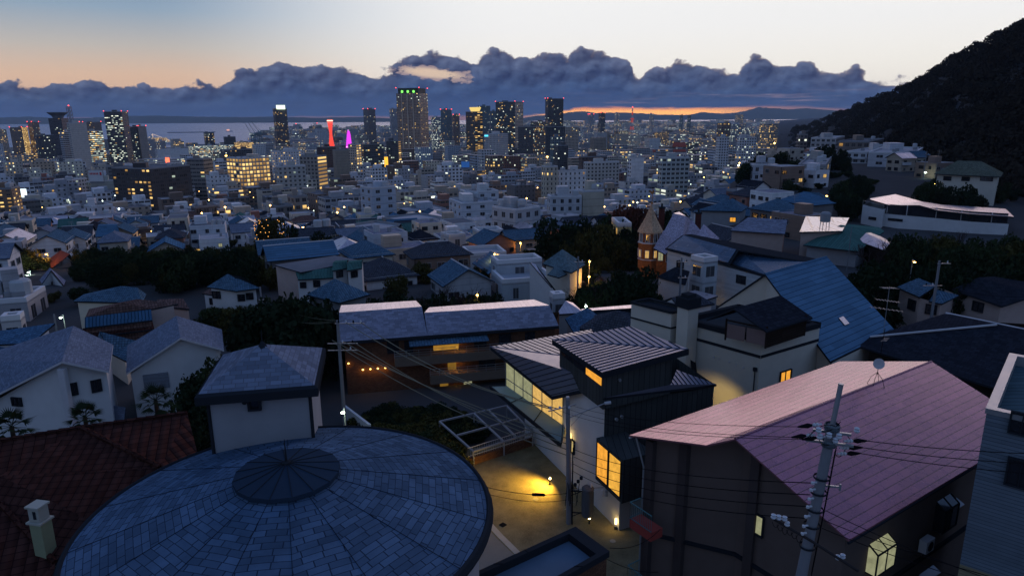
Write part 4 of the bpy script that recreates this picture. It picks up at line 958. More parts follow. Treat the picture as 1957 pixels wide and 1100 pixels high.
# ---- round house: conical shingled roof with a metal cupola, and its square tower
def round_house():
 h = 11.0; cx, cy, Rr, zr = -.5788 * h, 1.5834 * h, .5086 * h, 100 - h
 B = Bld('round_house', 'round house with a shingled cone roof, metal cupola and square roof tower', 'house', Vector((cx, cy, zr)), 'round shingled roof', 9)
 n = 16; za = 1.55; off = R(-4)
 def P(k, r): a = off + 2 * math.pi * k / n; return Vector((cx + r * math.cos(a), cy + r * math.sin(a), zr + za * (1 - r / Rr)))
 m = MB(); sub = 6
 for k in range(n):
  a0, a1 = P(k, Rr), P(k + 1, Rr); t = (a1 - a0).normalized()
  # each segment is curved at the rim: split in small steps, uv from the segment's own plane
  mid = (a0 + a1) / 2; va = Vector((mid.x - cx, mid.y - cy, 0)).normalized()
  for q in range(sub):
   f0, f1 = q / sub, (q + 1) / sub
   aa = [off + 2 * math.pi * (k + f) / n for f in (f0, f1)]
   ring = [Vector((cx + r * math.cos(a), cy + r * math.sin(a), zr + za * (1 - r / Rr))) for a, r in ((aa[0], Rr), (aa[1], Rr), (aa[1], 1.2), (aa[0], 1.2))]
   uv = [((p - mid).dot(t) + k * 3.17, -(p - mid).dot(va) * 1.04) for p in ring]
   m.face(ring, uv=uv)
 rf = B.part('roof', m, M_SH)
 m = MB()
 for k in range(n): m.bar(P(k, Rr) + Vector((0, 0, .012)), P(k, 1.2) + Vector((0, 0, .005)), .007, 0, 4)
 B.part('hip_strip', m, M_SEAMD)
 m = MB(); m.lathe((cx, cy, zr), [(Rr - .02, -.02), (Rr + .05, .05), (Rr + .12, .03), (Rr + .20, -.12), (Rr + .18, -.2), (Rr + .02, -.22)], 96); B.part('gutter', m, M_TRIM)
 m = MB(); m.lathe((cx, cy, 74), [(Rr - .25, 0), (Rr - .25, zr - 74.1)], 64); B.part('wall', m, M_WG)
 # cupola
 zc = zr + za * (1 - 1.3 / Rr); rc = 1.45
 m = MB()
 for k in range(16):
  a0, a1 = 2 * math.pi * k / 16, 2 * math.pi * (k + 1) / 16
  pts = [(cx + rc * math.cos(a0), cy + rc * math.sin(a0), zc + .14), (cx + rc * math.cos(a1), cy + rc * math.sin(a1), zc + .14), (cx, cy, zc + .42)]
  m.face(pts)
  m.face([(cx + rc * math.cos(a0), cy + rc * math.sin(a0), zc + .02), (cx + rc * math.cos(a1), cy + rc * math.sin(a1), zc + .02), pts[1], pts[0]])
 cu = B.part('cupola', m, mat('cupola_metal', (.022, .038, .062), .8, var=.25, scale=2))
 m = MB()
 for k in range(16):
  a = 2 * math.pi * k / 16; m.bar((cx + rc * math.cos(a), cy + rc * math.sin(a), zc + .15), (cx, cy, zc + .435), .010)
 m.lathe((cx, cy, zc + .38), [(.12, 0), (.12, .06), (.04, .1), (.025, .3), (.008, .75), (0, .78)], 10)
 B.part('finial', m, M_TRIM)
 m = MB(); m.lathe((cx, cy, zc - .15), [(rc - .3, 0), (rc - .3, .2)], 24); B.part('cupola_drum', m, M_TRIM)
 # square tower
 fl, fr = PZ(396, 752, 91.35), PZ(590, 737, 91.35)
 dpt = Vector((-(fr - fl).y, (fr - fl).x, 0)).normalized() * 3.4
 tops = [fl, fr, fr + dpt, fl + dpt]
 Q = B.walls(tops, M_WG, zb=77, drop=0, name='tower_wall')
 c = sum(tops, Vector()) / 4; E = [c + (p - c) * 1.13 + Vector((0, 0, .10)) for p in tops]; apex = c + Vector((0, 0, 1.15))
 ap = PZ(499, 668, apex.z); apex = Vector((c.x * .6 + ap.x * .4, c.y * .6 + ap.y * .4, apex.z))
 B.roof([(E[i], E[(i + 1) % 4], apex) for i in range(4)], M_SH2, th=.06, name='tower_roof')
 m = MB(); EE = [c + (p - c) * 1.2 + Vector((0, 0, .02)) for p in tops]; LO = [p - Vector((0, 0, .28)) for p in EE]
 for i in range(4):
  j = (i + 1) % 4; m.face((LO[i], LO[j], EE[j], EE[i])); m.face((EE[i], EE[j], E[j] + Vector((0, 0, .0)), E[i])); m.face((LO[j], LO[i], tops[i], tops[j]))
 B.part('tower_cornice', m, M_TRIM)
 m = MB(); m.lathe(tuple(apex), [(.18, -.12), (.06, .06), (.02, .1), (.012, .45), (0, .5)], 8); B.part('finial', m, M_TRIM)
 B.win(0, 0, 488, 782, .42, .68, 0, bars=0)
 p, nn = B.hit(0, 0, 468, 766); m = MB(); m.bar(p, p + nn * .12, .08, n=12); B.part('vent', m, M_TRIM)
 for j in (0, 1):
  a = Q[j] + (Q[j] - c).normalized() * .02; m = MB(); m.bar((a.x, a.y, 78), (a.x, a.y, 91.1), .06, n=6); B.part('downpipe', m, M_TRIM)
 FOOT.append((c.x, c.y, 6))
round_house()

def red_house():
 B = Bld('tiled_house', 'dark red pantile roofed house in the lower left corner', 'house', (150, 930, 87), 'red pantile roof', 7)
 r0, r1, r2, v0, v1, h1 = (-90, 858, 88.5), (155, 818, 88.5), (358, 790, 88.5), (0, 908, 87.95), (165, 990, 87.3), (305, 893, 87.9)
 w0, w1, d0, d1 = (0, 962, 87.4), (105, 1075, 86.6), (-90, 915, 87.9), (-90, 868, 88.3)
 B.roof([[r0, r1, v0, d1], [r1, h1, v1, v0], [r1, r2, (378, 866, 87.9), h1], [d1, v0, w0, d0], [v0, v1, w1, w0], [d0, w0, (0, 1180, 86.2), (-90, 1180, 86.2)], [w0, w1, (100, 1180, 86.2), (0, 1180, 86.2)]], M_RED, .12)
 for a, b in ((r0, r1), (r1, r2), (r1, h1), (w0, w1)):
  m = MB(); a, b = V3(a), V3(b); L = (b - a).length; nk = int(L / .34)
  for k in range(nk): m.bar(a.lerp(b, k / nk) + Vector((0, 0, .05)), a.lerp(b, (k + 1) / nk) + Vector((0, 0, .03)), .10, 0, 6, r2=.085)
  B.part('ridge_tile', m, M_RED)
 B.walls([(-90, 880, 87.7), (378, 868, 87.6), (330, 905, 87.3), (150, 1010, 86.7), (100, 1180, 85.8), (-90, 1180, 85.8)], M_WC, zb=74, inset=.5)
 # pale green chimney
 b = PZ(92, 1072, 86.4); m = MB(); m.box((b.x, b.y, 85.4), (.42, .40, 2.45), R(-12)); ch = B.part('chimney', m, mat('chimney_green', (.24, .27, .17), .8, var=.3, scale=3))
 z = 87.85; m = MB(); m.box((b.x, b.y, z), (.54, .52, .06), R(-12)); m.box((b.x, b.y, z + .07), (.38, .36, .46), R(-12)); m.box((b.x, b.y, z + .53), (.48, .46, .06), R(-12)); cp = B.part('chimney_cap', m, mat('chimney_cap_pale', (.33, .34, .30), .8, var=.3))
 m = MB(); m.box((b.x + .0, b.y - .185, z + .17), (.1, .03, .26), R(-12)); B.part('smoke_slot', m, M_TRIM)
red_house()

def annex():
 O = [PZ(880, 1105, 86.6), PZ(1100, 1005, 86.6), PZ(1165, 1052, 86.6), PZ(960, 1170, 86.6)]
 B = Bld('flat_roof_annex', 'low flat-roofed annex with a dark parapet at the bottom edge of the photo', 'building', (O[0] + O[2]) / 2, 'flat-roofed annex', 3)
 c = sum(O, Vector()) / 4; I = [c + (p - c) * .80 for p in O]; m = MB()
 for i in range(4):
  j = (i + 1) % 4; m.face((O[i], O[j], I[j], I[i])); m.face((I[i], I[j], I[j] - Vector((0, 0, .3)), I[i] - Vector((0, 0, .3))))
  m.face((O[i] - Vector((0, 0, .22)), O[j] - Vector((0, 0, .22)), O[j], O[i]))
 B.part('parapet', m, M_TRIM)
 m = MB(); m.face([p - Vector((0, 0, .28)) for p in I]); B.part('roof', m, mat('roof_membrane', (.09, .14, .20), .5, var=.4, scale=1.5))
 m = MB()
 for i in range(4):
  a, b = O[i], O[(i + 1) % 4]; L = (b - a).length
  for k in range(1, int(L / 1.2)): q = a.lerp(b, k * 1.2 / L); w = I[i].lerp(I[(i + 1) % 4], k * 1.2 / L); m.bar(q + Vector((0, 0, .006)), w + Vector((0, 0, .006)), .008)
 B.part('joint', m, M_BLKR)
 B.walls([c + (p - c) * .96 for p in O], M_WB, zb=74.5, drop=.2)
annex()

# ---- modern house with folded standing-seam roofs
def seam_bars(B, tri, direction, step=.42, r=.028, h=.05):
 """raised ribs on a planar facet, running along 'direction'"""
 P = [V3(p) for p in tri]; n = (P[1] - P[0]).cross(P[2] - P[0]).normalized()
 if n.z < 0: n = -n
 d = direction - n * direction.dot(n); d.normalize(); e = n.cross(d)
 o = P[0]; E = [(p - o).dot(e) for p in P]; m = MB(); s = math.ceil(min(E) / step) * step
 while s < max(E):
  xs = []
  for i in range(len(P)):
   j = (i + 1) % len(P)
   if (E[i] - s) * (E[j] - s) < 0: xs.append(P[i].lerp(P[j], (s - E[i]) / (E[j] - E[i])))
  if len(xs) == 2 and (xs[0] - xs[1]).length > .2: m.bar(xs[0] + n * h * .4, xs[1] + n * h * .4, r, 0, 4)
  s += step
 if m.f: B.part('seam', m, M_SEAMD)
def modern_house():
 B = Bld('modern_house', 'modern house with folded black standing-seam roofs and a lit slanting glass front', 'house', Vector((8, 48, 82)), 'folded-roof modern house', 9)
 L, F, Rt, Bk = V3((1055, 648, 83.6)), V3((1152, 712, 83.4)), V3((1317, 667, 84.0)), V3((1205, 623, 84.3))
 B.roof([(L, F, Rt), (L, Rt, Bk)], M_SEAM, th=.42, name='upper_roof')
 seam_bars(B, (L, F, Rt), Rt - F); seam_bars(B, (L, Rt, Bk), L - F)
 m = MB(); m.bar(L, Rt, .05, n=6); B.part('ridge_cap', m, M_SEAM)
 LL, FF, RR, BB, MM = V3((937, 662, 80.0)), V3((1055, 757, 79.1)), Vector((6.5, 43.9, 82.15)), V3((1130, 629, 81.6)), V3((1165, 690, 82.2))
 B.roof([(LL, FF, RR, MM), (LL, MM, BB)], M_SEAM, th=.3, name='lower_roof')
 seam_bars(B, (LL, FF, RR), RR - FF); seam_bars(B, (LL, MM, BB), Vector((.42, -.9, 0)))
 m = MB(); m.bar(LL, MM, .05, n=6); B.part('ridge_cap', m, M_SEAM)
 # upper storey: dark seamed front, clerestory on the left
 fi, ri, li, bi = F + Vector((.12, .35, -.4)), Rt + Vector((-1.15, .1, -.4)), L + Vector((.6, .1, -.4)), Bk + Vector((-.3, -.6, -.4))
 Q = B.walls([li, fi, ri, bi], M_WK, zb=80.6, drop=0, name='upper_wall')
 p0, p1 = li, fi; d = Vector((p1.x - p0.x, p1.y - p0.y, 0)).normalized(); nn = Vector((d.y, -d.x, 0));
 if nn.x > 0: nn = -nn
 m = MB()
 for k, (a, b, lt) in enumerate(((.05, .34, 0), (.36, .62, 0), (.64, .97, 'o'))):
  qa, qb = p0.lerp(p1, a) + nn * .05, p0.lerp(p1, b) + nn * .05
  mm = MB(); za_ = .18; mm.face((qa - Vector((0, 0, .75)), qb - Vector((0, 0, .75)), qb - Vector((0, 0, .02)), qa - Vector((0, 0, .02)))); B.part('clerestory_window', mm, GLASS[lt])
 # main white side wall
 wa, wb = Vector((1.63, 54.9, 0)), Vector((7.24, 41.5, 0))
 W = lambda t, z: Vector((wa.x + (wb.x - wa.x) * t, wa.y + (wb.y - wa.y) * t, z))
 wn = Vector((-(wb - wa).y, (wb - wa).x, 0)).normalized(); wn = wn if wn.x < 0 else -wn
 k = MB(); k.face((W(-.1, 71.5), W(.84, 71.5), W(.84, 82.0), W(.41, 78.8), W(-.1, 78.8))[::-1]); B.part('wall', k, M_WW)
 # white base under the bay and its right return
 dr = Vector((.9, .43, 0)).normalized()
 k = MB(); c = W(1.0, 0); k.face((W(.84, 71.5), W(1.0, 71.5), W(1.0, 75.9), W(.84, 75.9))[::-1]); e = c + dr * 3
 k.face(((c.x, c.y, 71.5), (e.x, e.y, 71.5), (e.x, e.y, 75.9), (c.x, c.y, 75.9))); k.face((W(.84, 75.9), W(1, 75.9), Vector((e.x, e.y, 75.9)), W(.84, 75.9) + dr * 3))
 B.part('base_wall', k, M_WW)
 # dark right volume
 a = W(.84, 0); e = a + dr * 9.7; bk = Vector((-.36, .93, 0)) * 5
 k = MB(); T_ = [Vector((a.x + .06, a.y + .03, 80.9)), Vector((e.x, e.y, 80.45)), Vector((e.x + bk.x, e.y + bk.y, 80.9)), Vector((a.x + bk.x + .3, a.y + bk.y, 81.4))]
 k.walls(T_, 71.5); B.part('side_wall', k, M_WK)
 inner = [fi + Vector((0, 0, 0)), ri]
 A2, B2 = Vector((fi.x, fi.y, 81.45)), Vector((ri.x, ri.y, 81.3))
 o1, o2 = Vector((a.x, a.y - .1, 80.95)), Vector((e.x + .15, e.y - .1, 80.5)); b3 = V3((1293, 706, 81.6))
 B.roof([(o1, o2, B2, A2), (o2, b3, B2)], M_SEAM, th=.16, name='side_roof')
 seam_bars(B, (o1, o2, B2, A2), Vector((-.43, .9, .0))); seam_bars(B, (o2, b3, B2), Vector((-.43, .9, 0)))
 # glass front and its ledge
 P1, P2 = Vector((-.55, 57.6, 0)), Vector((3.95, 49.4, 0)); gn = Vector((-(P2 - P1).y, (P2 - P1).x, 0)).normalized(); gn = gn if gn.x < 0 else -gn
 n = 6; zb = 76.45
 zt = lambda f: 78.75 + .0 * f
 for i in range(n):
  q0, q1 = P1.lerp(P2, i / n), P1.lerp(P2, (i + 1) / n); k = MB()
  k.face((Vector((q0.x, q0.y, zb)), Vector((q1.x, q1.y, zb)), Vector((q1.x, q1.y, zt(1))), Vector((q0.x, q0.y, zt(0)))))
  g = B.part('glass_pane', k, M_GLC if i < 3 else M_GLW); g['label'] = 'lit glass pane of the slanting front'
 for i in range(n + 1):
  q = P1.lerp(P2, i / n) + gn * .06; k = MB(); k.bar((q.x, q.y, zb), (q.x, q.y, 79.0), .05); B.part('mullion', k, M_MET)
 q0, q1 = P1.lerp(P2, .0) + gn * .08, P2 + gn * .08; k = MB(); k.bar((q0.x, q0.y, 77.2), (q1.x, q1.y, 77.2), .04); B.part('mullion', k, M_MET)
 l0, l1 = V3((936, 738, 76.4)), V3((1072, 850, 76.4)); B.roof([(l0, l1, Vector((P2.x + .2, P2.y, 76.4)), Vector((P1.x + .2, P1.y, 76.4)))], mat('ledge_green', (.20, .27, .27), .4, var=.2, scale=2), th=.25, name='ledge')
 k = MB(); k.bar(l0 + Vector((0, 0, .03)), l1 + Vector((0, 0, .03)), .09); B.part('ledge_rail', k, M_TRIM)
 for f in (.0, .33, .66, 1):
  q = l0.lerp(l1, f); r_ = Vector((P1.x, P1.y, 76.5)).lerp(Vector((P2.x, P2.y, 76.5)), f); k = MB(); k.bar(q + Vector((0, 0, .04)), r_, .035); B.part('ledge_rib', k, M_TRIM)
 # interior seen through: back wall behind the glass is the lit pane itself
 # bay with the lit window
 k = MB(); z0, z1 = 75.15, 78.3; o = wn * .55
 b0, b1 = W(.835, 0) + o, W(1.075, 0) + o; c1 = b1 + dr * 2.4; c0 = b0 + dr * 2.4
 ring = [b0, b1, c1, c0]
 for i in range(4):
  p, q = ring[i], ring[(i + 1) % 4]; k.face((Vector((p.x, p.y, z0)), Vector((q.x, q.y, z0)), Vector((q.x, q.y, z1)), Vector((p.x, p.y, z1))))
 k.face([Vector((p.x, p.y, z1)) for p in ring]); k.face([Vector((p.x, p.y, z0)) for p in ring][::-1]); B.part('bay', k, M_WK)
 for i, (f0, f1, g) in enumerate(((.05, .48, M_GLO), (.52, .95, lamp_mat('bay_glow', (1, .50, .07), .75)))):
  p, q = b0.lerp(b1, f0) + wn * .02, b0.lerp(b1, f1) + wn * .02; k = MB()
  k.face((Vector((p.x, p.y, z0 + .35)), Vector((q.x, q.y, z0 + .35)), Vector((q.x, q.y, z1 - .25)), Vector((p.x, p.y, z1 - .25)))); w_ = B.part('bay_window', k, g)
  k = MB();
  for s_ in (p, q): k.bar((s_.x + wn.x * .03, s_.y + wn.y * .03, z0 + .3), (s_.x + wn.x * .03, s_.y + wn.y * .03, z1 - .2), .05)
  k.bar((p.x, p.y, z0 + .33), (q.x, q.y, z0 + .33), .05); fr = k.build('frame', M_TRIM, w_)
 # small lit window and the round vents
 p, n_ = W(.50, 76.0), wn; add_window(B.T, W(.535, 74.9), wn, .55, 1.15, 'b', bars=0)
 for px, py in ((1183, 725), (1187, 795), (1177, 800)):
  Qw, z = B.w[0]; r = ray(px, py); a_, b_ = Qw[1], Qw[2]; d_ = Vector((b_.x - a_.x, b_.y - a_.y, 0)).normalized(); nn_ = Vector((d_.y, -d_.x, 0)); t = (a_ - CP).dot(nn_) / r.dot(nn_); q = CP + r * t
  if py > 760: t = (W(.84, 0) - CP).dot(nn_) / Vector((r.x, r.y, 0)).dot(nn_) if False else t * .985; q = CP + r * t
  s_ = nn_ if nn_.y < 0 else -nn_; k = MB(); k.bar(q, q + s_ * .14, .11, n=12); B.part('vent', k, M_MET)
 FOOT.append((12, 50, 6)); FOOT.append((2, 56, 6))
 return W, wn
W_LINE, W_N = modern_house()

def courtyard_lights():
 def lamp(name, label, p, post, energy, rad=.05, spot=None):
  T = thing(name, label, 'garden light', tuple(p)); m = MB(); m.lathe((p.x, p.y, p.z), [(.045, 0), (.045, post), (.07, post + .02), (.07, post + .06), (0, post + .06)], 10); m.build('post', M_TRIM, T)
  m = MB(); m.lathe((p.x, p.y, p.z + post + .06), [(0, 0), (.075, .03), (.085, .1), (.06, .16), (0, .18)], 10); m.build('bulb', lamp_mat('garden_bulb', (1, .72, .25), 14), T)
  l = bpy.data.lights.new('garden_light_glow', 'SPOT'); l.energy = energy; l.color = (1, .56, .06); l.shadow_soft_size = rad; l.spot_size = R(150); l.spot_blend = .8
  o = bpy.data.objects.new('light_glow', l); COL.objects.link(o); o.location = (p.x, p.y, p.z + post + .85); o.rotation_euler = (W_N * 1.0 + Vector((-.25, -.2, -.75))).to_track_quat('-Z', 'Y').to_euler(); ALL.append(T)
 W, wn = W_LINE, W_N
 a = PZ(1062, 922, 72.36); lamp('garden_light', 'lit garden light at the white wall, beside the gravel, left of the centre pole', a + wn * .5, .35, 2300)
 b = PZ(1138, 997, 72.36); lamp('garden_light', 'lit garden light at the white wall, right of the transformer', b + wn * .5, .3, 650)
 p = W(.5, 76.15) + wn * .16; T = thing('wall_lamp', 'bright round lamp on the white wall beside the centre pole', 'lamp', tuple(p)); m = MB(); m.lathe((p.x, p.y, p.z), [(0, 0), (.11, .06), (.11, .16), (0, .22)], 10); m.build('bulb', lamp_mat('garden_bulb', (1, .72, .25), 14), T)
 m = MB(); m.bar(p + Vector((0, 0, .1)), p - wn * .2 + Vector((0, 0, .1)), .03); m.build('bracket', M_TRIM, T); ALL.append(T)
 l = bpy.data.lights.new('wall_lamp_glow', 'POINT'); l.energy = 25; l.color = (1, .62, .15); l.shadow_soft_size = .1; o = bpy.data.objects.new('light_glow', l); COL.objects.link(o); o.location = p + wn * .25
 p = W(.985, 73.0) + wn * .12; T = thing('wall_uplight', 'wall light washing the white base wall under the lit bay window', 'lamp', tuple(p)); m = MB(); m.box((p.x, p.y, p.z - .25), (.10, .10, .4), bottom=True); m.build('bulb', lamp_mat('uplight', (1, .72, .28), 9), T); ALL.append(T)
 m = MB(); m.box((p.x, p.y, p.z - .6), (.2, .2, .08), bottom=True); m.build('housing', M_TRIM, T)
 l = bpy.data.lights.new('uplight_glow', 'POINT'); l.energy = 9; l.color = (1, .62, .15); l.shadow_soft_size = .1; o = bpy.data.objects.new('light_glow', l); COL.objects.link(o); o.location = p + wn * .35
 # lamp in the gap behind the modern house, washing the cream wall
 p = Vector((15.6, 51.6, 77.2)); T = thing('wall_lamp', 'lamp in the passage between the folded-roof house and the cream villa', 'lamp', tuple(p)); m = MB(); m.lathe(tuple(p), [(0, 0), (.1, .05), (.1, .14), (0, .2)], 8); m.build('bulb', lamp_mat('garden_bulb', (1, .72, .25), 14), T)
 m = MB(); m.bar(p + Vector((0, 0, .1)), p + Vector((-.5, -.25, .1)), .03); m.build('bracket', M_TRIM, T); ALL.append(T)
 l = bpy.data.lights.new('passage_glow', 'SPOT'); l.energy = 260; l.color = (1, .68, .20); l.shadow_soft_size = .12; l.spot_size = R(115); l.spot_blend = .7; o = bpy.data.objects.new('light_glow', l); COL.objects.link(o); o.location = p + Vector((.2, .2, -.05))
 o.rotation_euler = Vector((.55, .75, -.55)).to_track_quat('-Z', 'Y').to_euler()
courtyard_lights()

# ---- house with the rose-coloured metal roof
def pink_house():
 B = Bld('house', 'large house with a rose-pink metal gable roof and a roof aerial', 'house', (1600, 850, 82), 'rose-pink roof', 9)
 E3, K, Rf, Rb, E4 = V3((1203, 831, 82.5)), V3((1350, 850, 83.2)), V3((1405, 838, 83.5)), V3((1780, 690, 83.5)), V3((1605, 690, 82.6))
 E1 = V3((1622, 1031, 81.0)); E2 = Rb + (E1 - Rf)
 B.roof([(E3, K, Rf, Rb, E4), (Rf, E1, E2, Rb)], M_PINK, th=.10, side=mat('fascia_rose', (.20, .09, .10), .6, var=.2))
 m = MB(); m.bar(Rf, Rb, .07, n=6); B.part('ridge_cap', m, M_PINK)
 m = MB(); g = Vector((0, 0, -.16)); m.bar(E1 + g, E2 + g, .07, n=6); B.part('gutter', m, M_TRIM)
 m = MB(); m.bar(E3 + g, E4 + g, .06, n=6); B.part('gutter', m, M_TRIMW)
 # walls: left corner, front gable, right side
 c0 = E3.lerp(E4, .03); c0 = c0 + (Rf - E3).normalized() * .55; c0.z = 82.4
 c1 = E1.lerp(E2, .03) + (Rf - E1).normalized() * .5; c1.z = 80.85
 c2 = E2 + (Rb - E2).normalized() * .5; c2.z = 80.85; c3 = E4 + (Rb - E4).normalized() * .5; c3.z = 82.4
 gk = Rf.lerp(Rb, .04) - Vector((0, 0, .15))
 Q = B.walls([c0, gk, c1, c2, c3], M_WT, zb=71.5, drop=.05)
 for f in (.06, .42, .9):
  q0 = Q[0].lerp(Q[1], f) if f < .8 else Q[1].lerp(Q[2], .15); m = MB(); m.box((q0.x, q0.y, 71.5), (.5, .5, q0.z - 71.7), R(-50)); B.part('pilaster', m, mat('pilaster_dark', (.07, .056, .054), .8, var=.3))
 m = MB()
 for i in (0, 1, 2):
  a, b = Q[i].copy(), Q[i + 1].copy(); a.z = b.z = 76.3; d = (b - a).normalized(); n = Vector((d.y, -d.x, 0)); m.bar(a + n * .05, b + n * .05, .14)
 B.part('belt_course', m, M_TRIM)
 B.win(0, 1, 1443, 1018, 1.05, 1.25, 'c', bars=1)
 # box window with glass roof, air conditioner and hooded window on the right side
 def boxwin(px, py, w, h, g, dp=.5):
  p, n = B.hit(0, 2, px, py); t = Vector((-n.y, n.x, 0)); k = MB(); a, b = p - t * w / 2, p + t * w / 2; up = Vector((0, 0, h)); o = n * dp
  for q0, q1, q2, q3 in ((a + o, b + o, b + o + up * .78, a + o + up * .78), (a, a + o, a + o + up * .78, a + up), (b + o, b, b + up, b + o + up * .78), (a + o + up * .78, b + o + up * .78, b + up, a + up)): k.face((q0, q1, q2, q3))
  ob = B.part('box_window', k, g); k = MB()
  for q0, q1 in ((a + o, b + o), (a + o, a + o + up * .78), (b + o, b + o + up * .78), (a + o + up * .78, b + o + up * .78), (a + o + up * .78, a + up), (b + o + up * .78, b + up), (a, a + o), (b, b + o), ((a + b) / 2 + o, (a + b) / 2 + o + up * .78), ((a + b) / 2 + o + up * .78, (a + b) / 2 + up)): k.bar(q0, q1, .045)
  k.build('frame', M_TRIM, ob)
 boxwin(1672, 1080, 1.75, 1.55, M_GLC); boxwin(1795, 1002, 1.6, 1.7, M_GLS)
 p, n = B.hit(0, 2, 1756, 1045); k = MB(); k.box((p.x + n.x * .35, p.y + n.y * .35, p.z), (.85, .4, .75), math.atan2(n.y, n.x) + math.pi / 2, bottom=True); ac = B.part('air_conditioner', k, M_TRIMW)
 q = p + n * .56; k = MB(); k.bar(q + Vector((0, 0, .37)), q + n * .02 + Vector((0, 0, .37)), .28, n=16); k.build('fan_grille', M_TRIM, ac)
 for px, py in ((1815, 958), (1770, 1088)):
  p, n = B.hit(0, 2, px, py); t = Vector((-n.y, n.x, 0)); k = MB(); k.slab((p - t * .8, p + t * .8, p + t * .8 + n * .45 - Vector((0, 0, .2)), p - t * .8 + n * .45 - Vector((0, 0, .2))), .05); B.part('awning', k, M_MET)
 # left side balcony with teal rails over a red slab, and the stair rail
 for z, nm in ((77.7, 'balcony'), (73.6, 'stair_landing')):
  a = c0 + Vector((-.2, -.4, 0)); a.z = z; d = Vector((.55, -.83, 0)); l = Vector((-.83, -.55, 0)); k = MB(); P = [a, a + d * 1.7, a + d * 1.7 + l * .9, a + l * .9]
  k.prism([(p.x, p.y) for p in P], z - .55 if nm == 'balcony' else z - .2, z, 0); sl = B.part(nm, k, mat('balcony_red', (.30, .06, .05), .7, var=.25) if nm == 'balcony' else M_CONCL)
  k = MB()
  for p, q in ((P[3], P[0]), (P[3], P[2])):
   k.bar(p + Vector((0, 0, 1.05)), q + Vector((0, 0, 1.05)), .035); k.bar(p + Vector((0, 0, .08)), q + Vector((0, 0, .08)), .025)
   nn = int((q - p).length / .14)
   for i in range(nn + 1): r = p.lerp(q, i / nn); k.bar(r, r + Vector((0, 0, 1.05)), .012, cap=False)
  k.build('railing', M_RAIL, sl)
 a = c0 + Vector((-.15, -.25, 0)); k = MB(); k.bar((a.x, a.y, 72), (a.x, a.y, 80.6), .05, n=6); k.bar((a.x, a.y, 80.6), E3 + Vector((.4, .1, -.2)), .05, n=6); B.part('downpipe', k, M_MET)
 FOOT.append((20, 36, 9)); FOOT.append((27, 43, 9))
 # aerial and dish
 p = Rf.lerp(Rb, .66); q = PZ(1680, 712, 0) ; d0 = Vector((p.x, p.y, p.z))
 T = thing('roof_aerial', 'roof aerial mast with a white satellite dish on the rose-pink ridge', 'aerial', tuple(d0)); m = MB()
 for i in range(4):
  a = R(45 + 90 * i); m.tube([d0 + Vector((.55 * math.cos(a), .55 * math.sin(a), -.28)), d0 + Vector((.33 * math.cos(a), .33 * math.sin(a), .35)), d0 + Vector((0, 0, .75))], .018)
 m.bar(d0 + Vector((0, 0, .6)), d0 + Vector((.12, 0, 3.6)), .022, n=6); m.build('mast', M_BLKR, T)
 m = MB(); c = d0 + Vector((-.06, -.12, 1.35)); ax = Vector((-.25, -.9, .25)).normalized(); u = ax.cross(Vector((0, 0, 1))).normalized(); v = u.cross(ax)
 for i in range(20):
  a0, a1 = 2 * math.pi * i / 20, 2 * math.pi * (i + 1) / 20; r1 = .34
  m.face((c, c + ax * .07 + (u * math.cos(a0) + v * math.sin(a0)) * r1, c + ax * .07 + (u * math.cos(a1) + v * math.sin(a1)) * r1))
 m.bar(c, c + ax * .4, .012); m.build('dish', M_TRIMW, T)
 m = MB()
 for k in range(6): m.bar(d0 + Vector((.1 - .3, 0, 2.9 + .0)) + Vector((.1 * k, .12 * k - .3, 0)), d0 + Vector((.35, 0, 2.9)) + Vector((.1 * k - .2, .12 * k - .3, 0)), .008)
 m.build('yagi', M_MET, T); ALL.append(T)
pink_house()

def right_block():
 C = PY(1886, 784, 27.0); z = C.z; a = Vector((.76, -.65, 0)) * 9; b = Vector((.65, .76, 0)) * 9
 B = Bld('building', 'tall blue-grey clapboard building cut by the right edge of the photo', 'building', C + (a + b) / 2, 'clapboard building', 8)
 tops = [C, C + a, C + a + b, C + b]; B.walls(tops, M_SID, drop=0, zb=71)
 m = MB(); c = sum(tops, Vector()) / 4
 for i in range(4):
  p, q = tops[i], tops[(i + 1) % 4]; pi, qi = c + (p - c) * .93, c + (q - c) * .93; po, qo = c + (p - c) * 1.012, c + (q - c) * 1.012; u = Vector((0, 0, .12)); dn = Vector((0, 0, .12))
  m.face((po + u, qo + u, qi + u, pi + u)); m.face((po - dn, qo - dn, qo + u, po + u)); m.face((qi + u, pi + u, pi - dn * 4, qi - dn * 4)[::-1])
 B.part('parapet', m, M_MET); m = MB(); m.face([c + (p - c) * .94 - Vector((0, 0, .4)) for p in tops]); B.part('roof', m, mat('roof_teal_deck', (.06, .10, .12), .6, bump=.4, pattern='course', pw=(.4, 3), pl=.1))
 w = B.win(0, 0, 1945, 930, 1.0, 1.3, 0); w = B.win(0, 0, 1950, 830, .9, 1.0, 0)
 # cream lower wall face
 m = MB(); n = Vector((-.65, -.76, 0)); p, q = C + n * .03, C + a + n * .03; m.face(((p.x, p.y, 71), (q.x, q.y, 71), (q.x, q.y, 80.2), (p.x, p.y, 80.2))); B.part('lower_wall', m, mat('wall_ochre', (.24, .21, .13), .85, var=.35, bump=.3, pattern='course', pw=(.17, 3), pl=.12, pc=(.12, .10, .07)))
right_block()

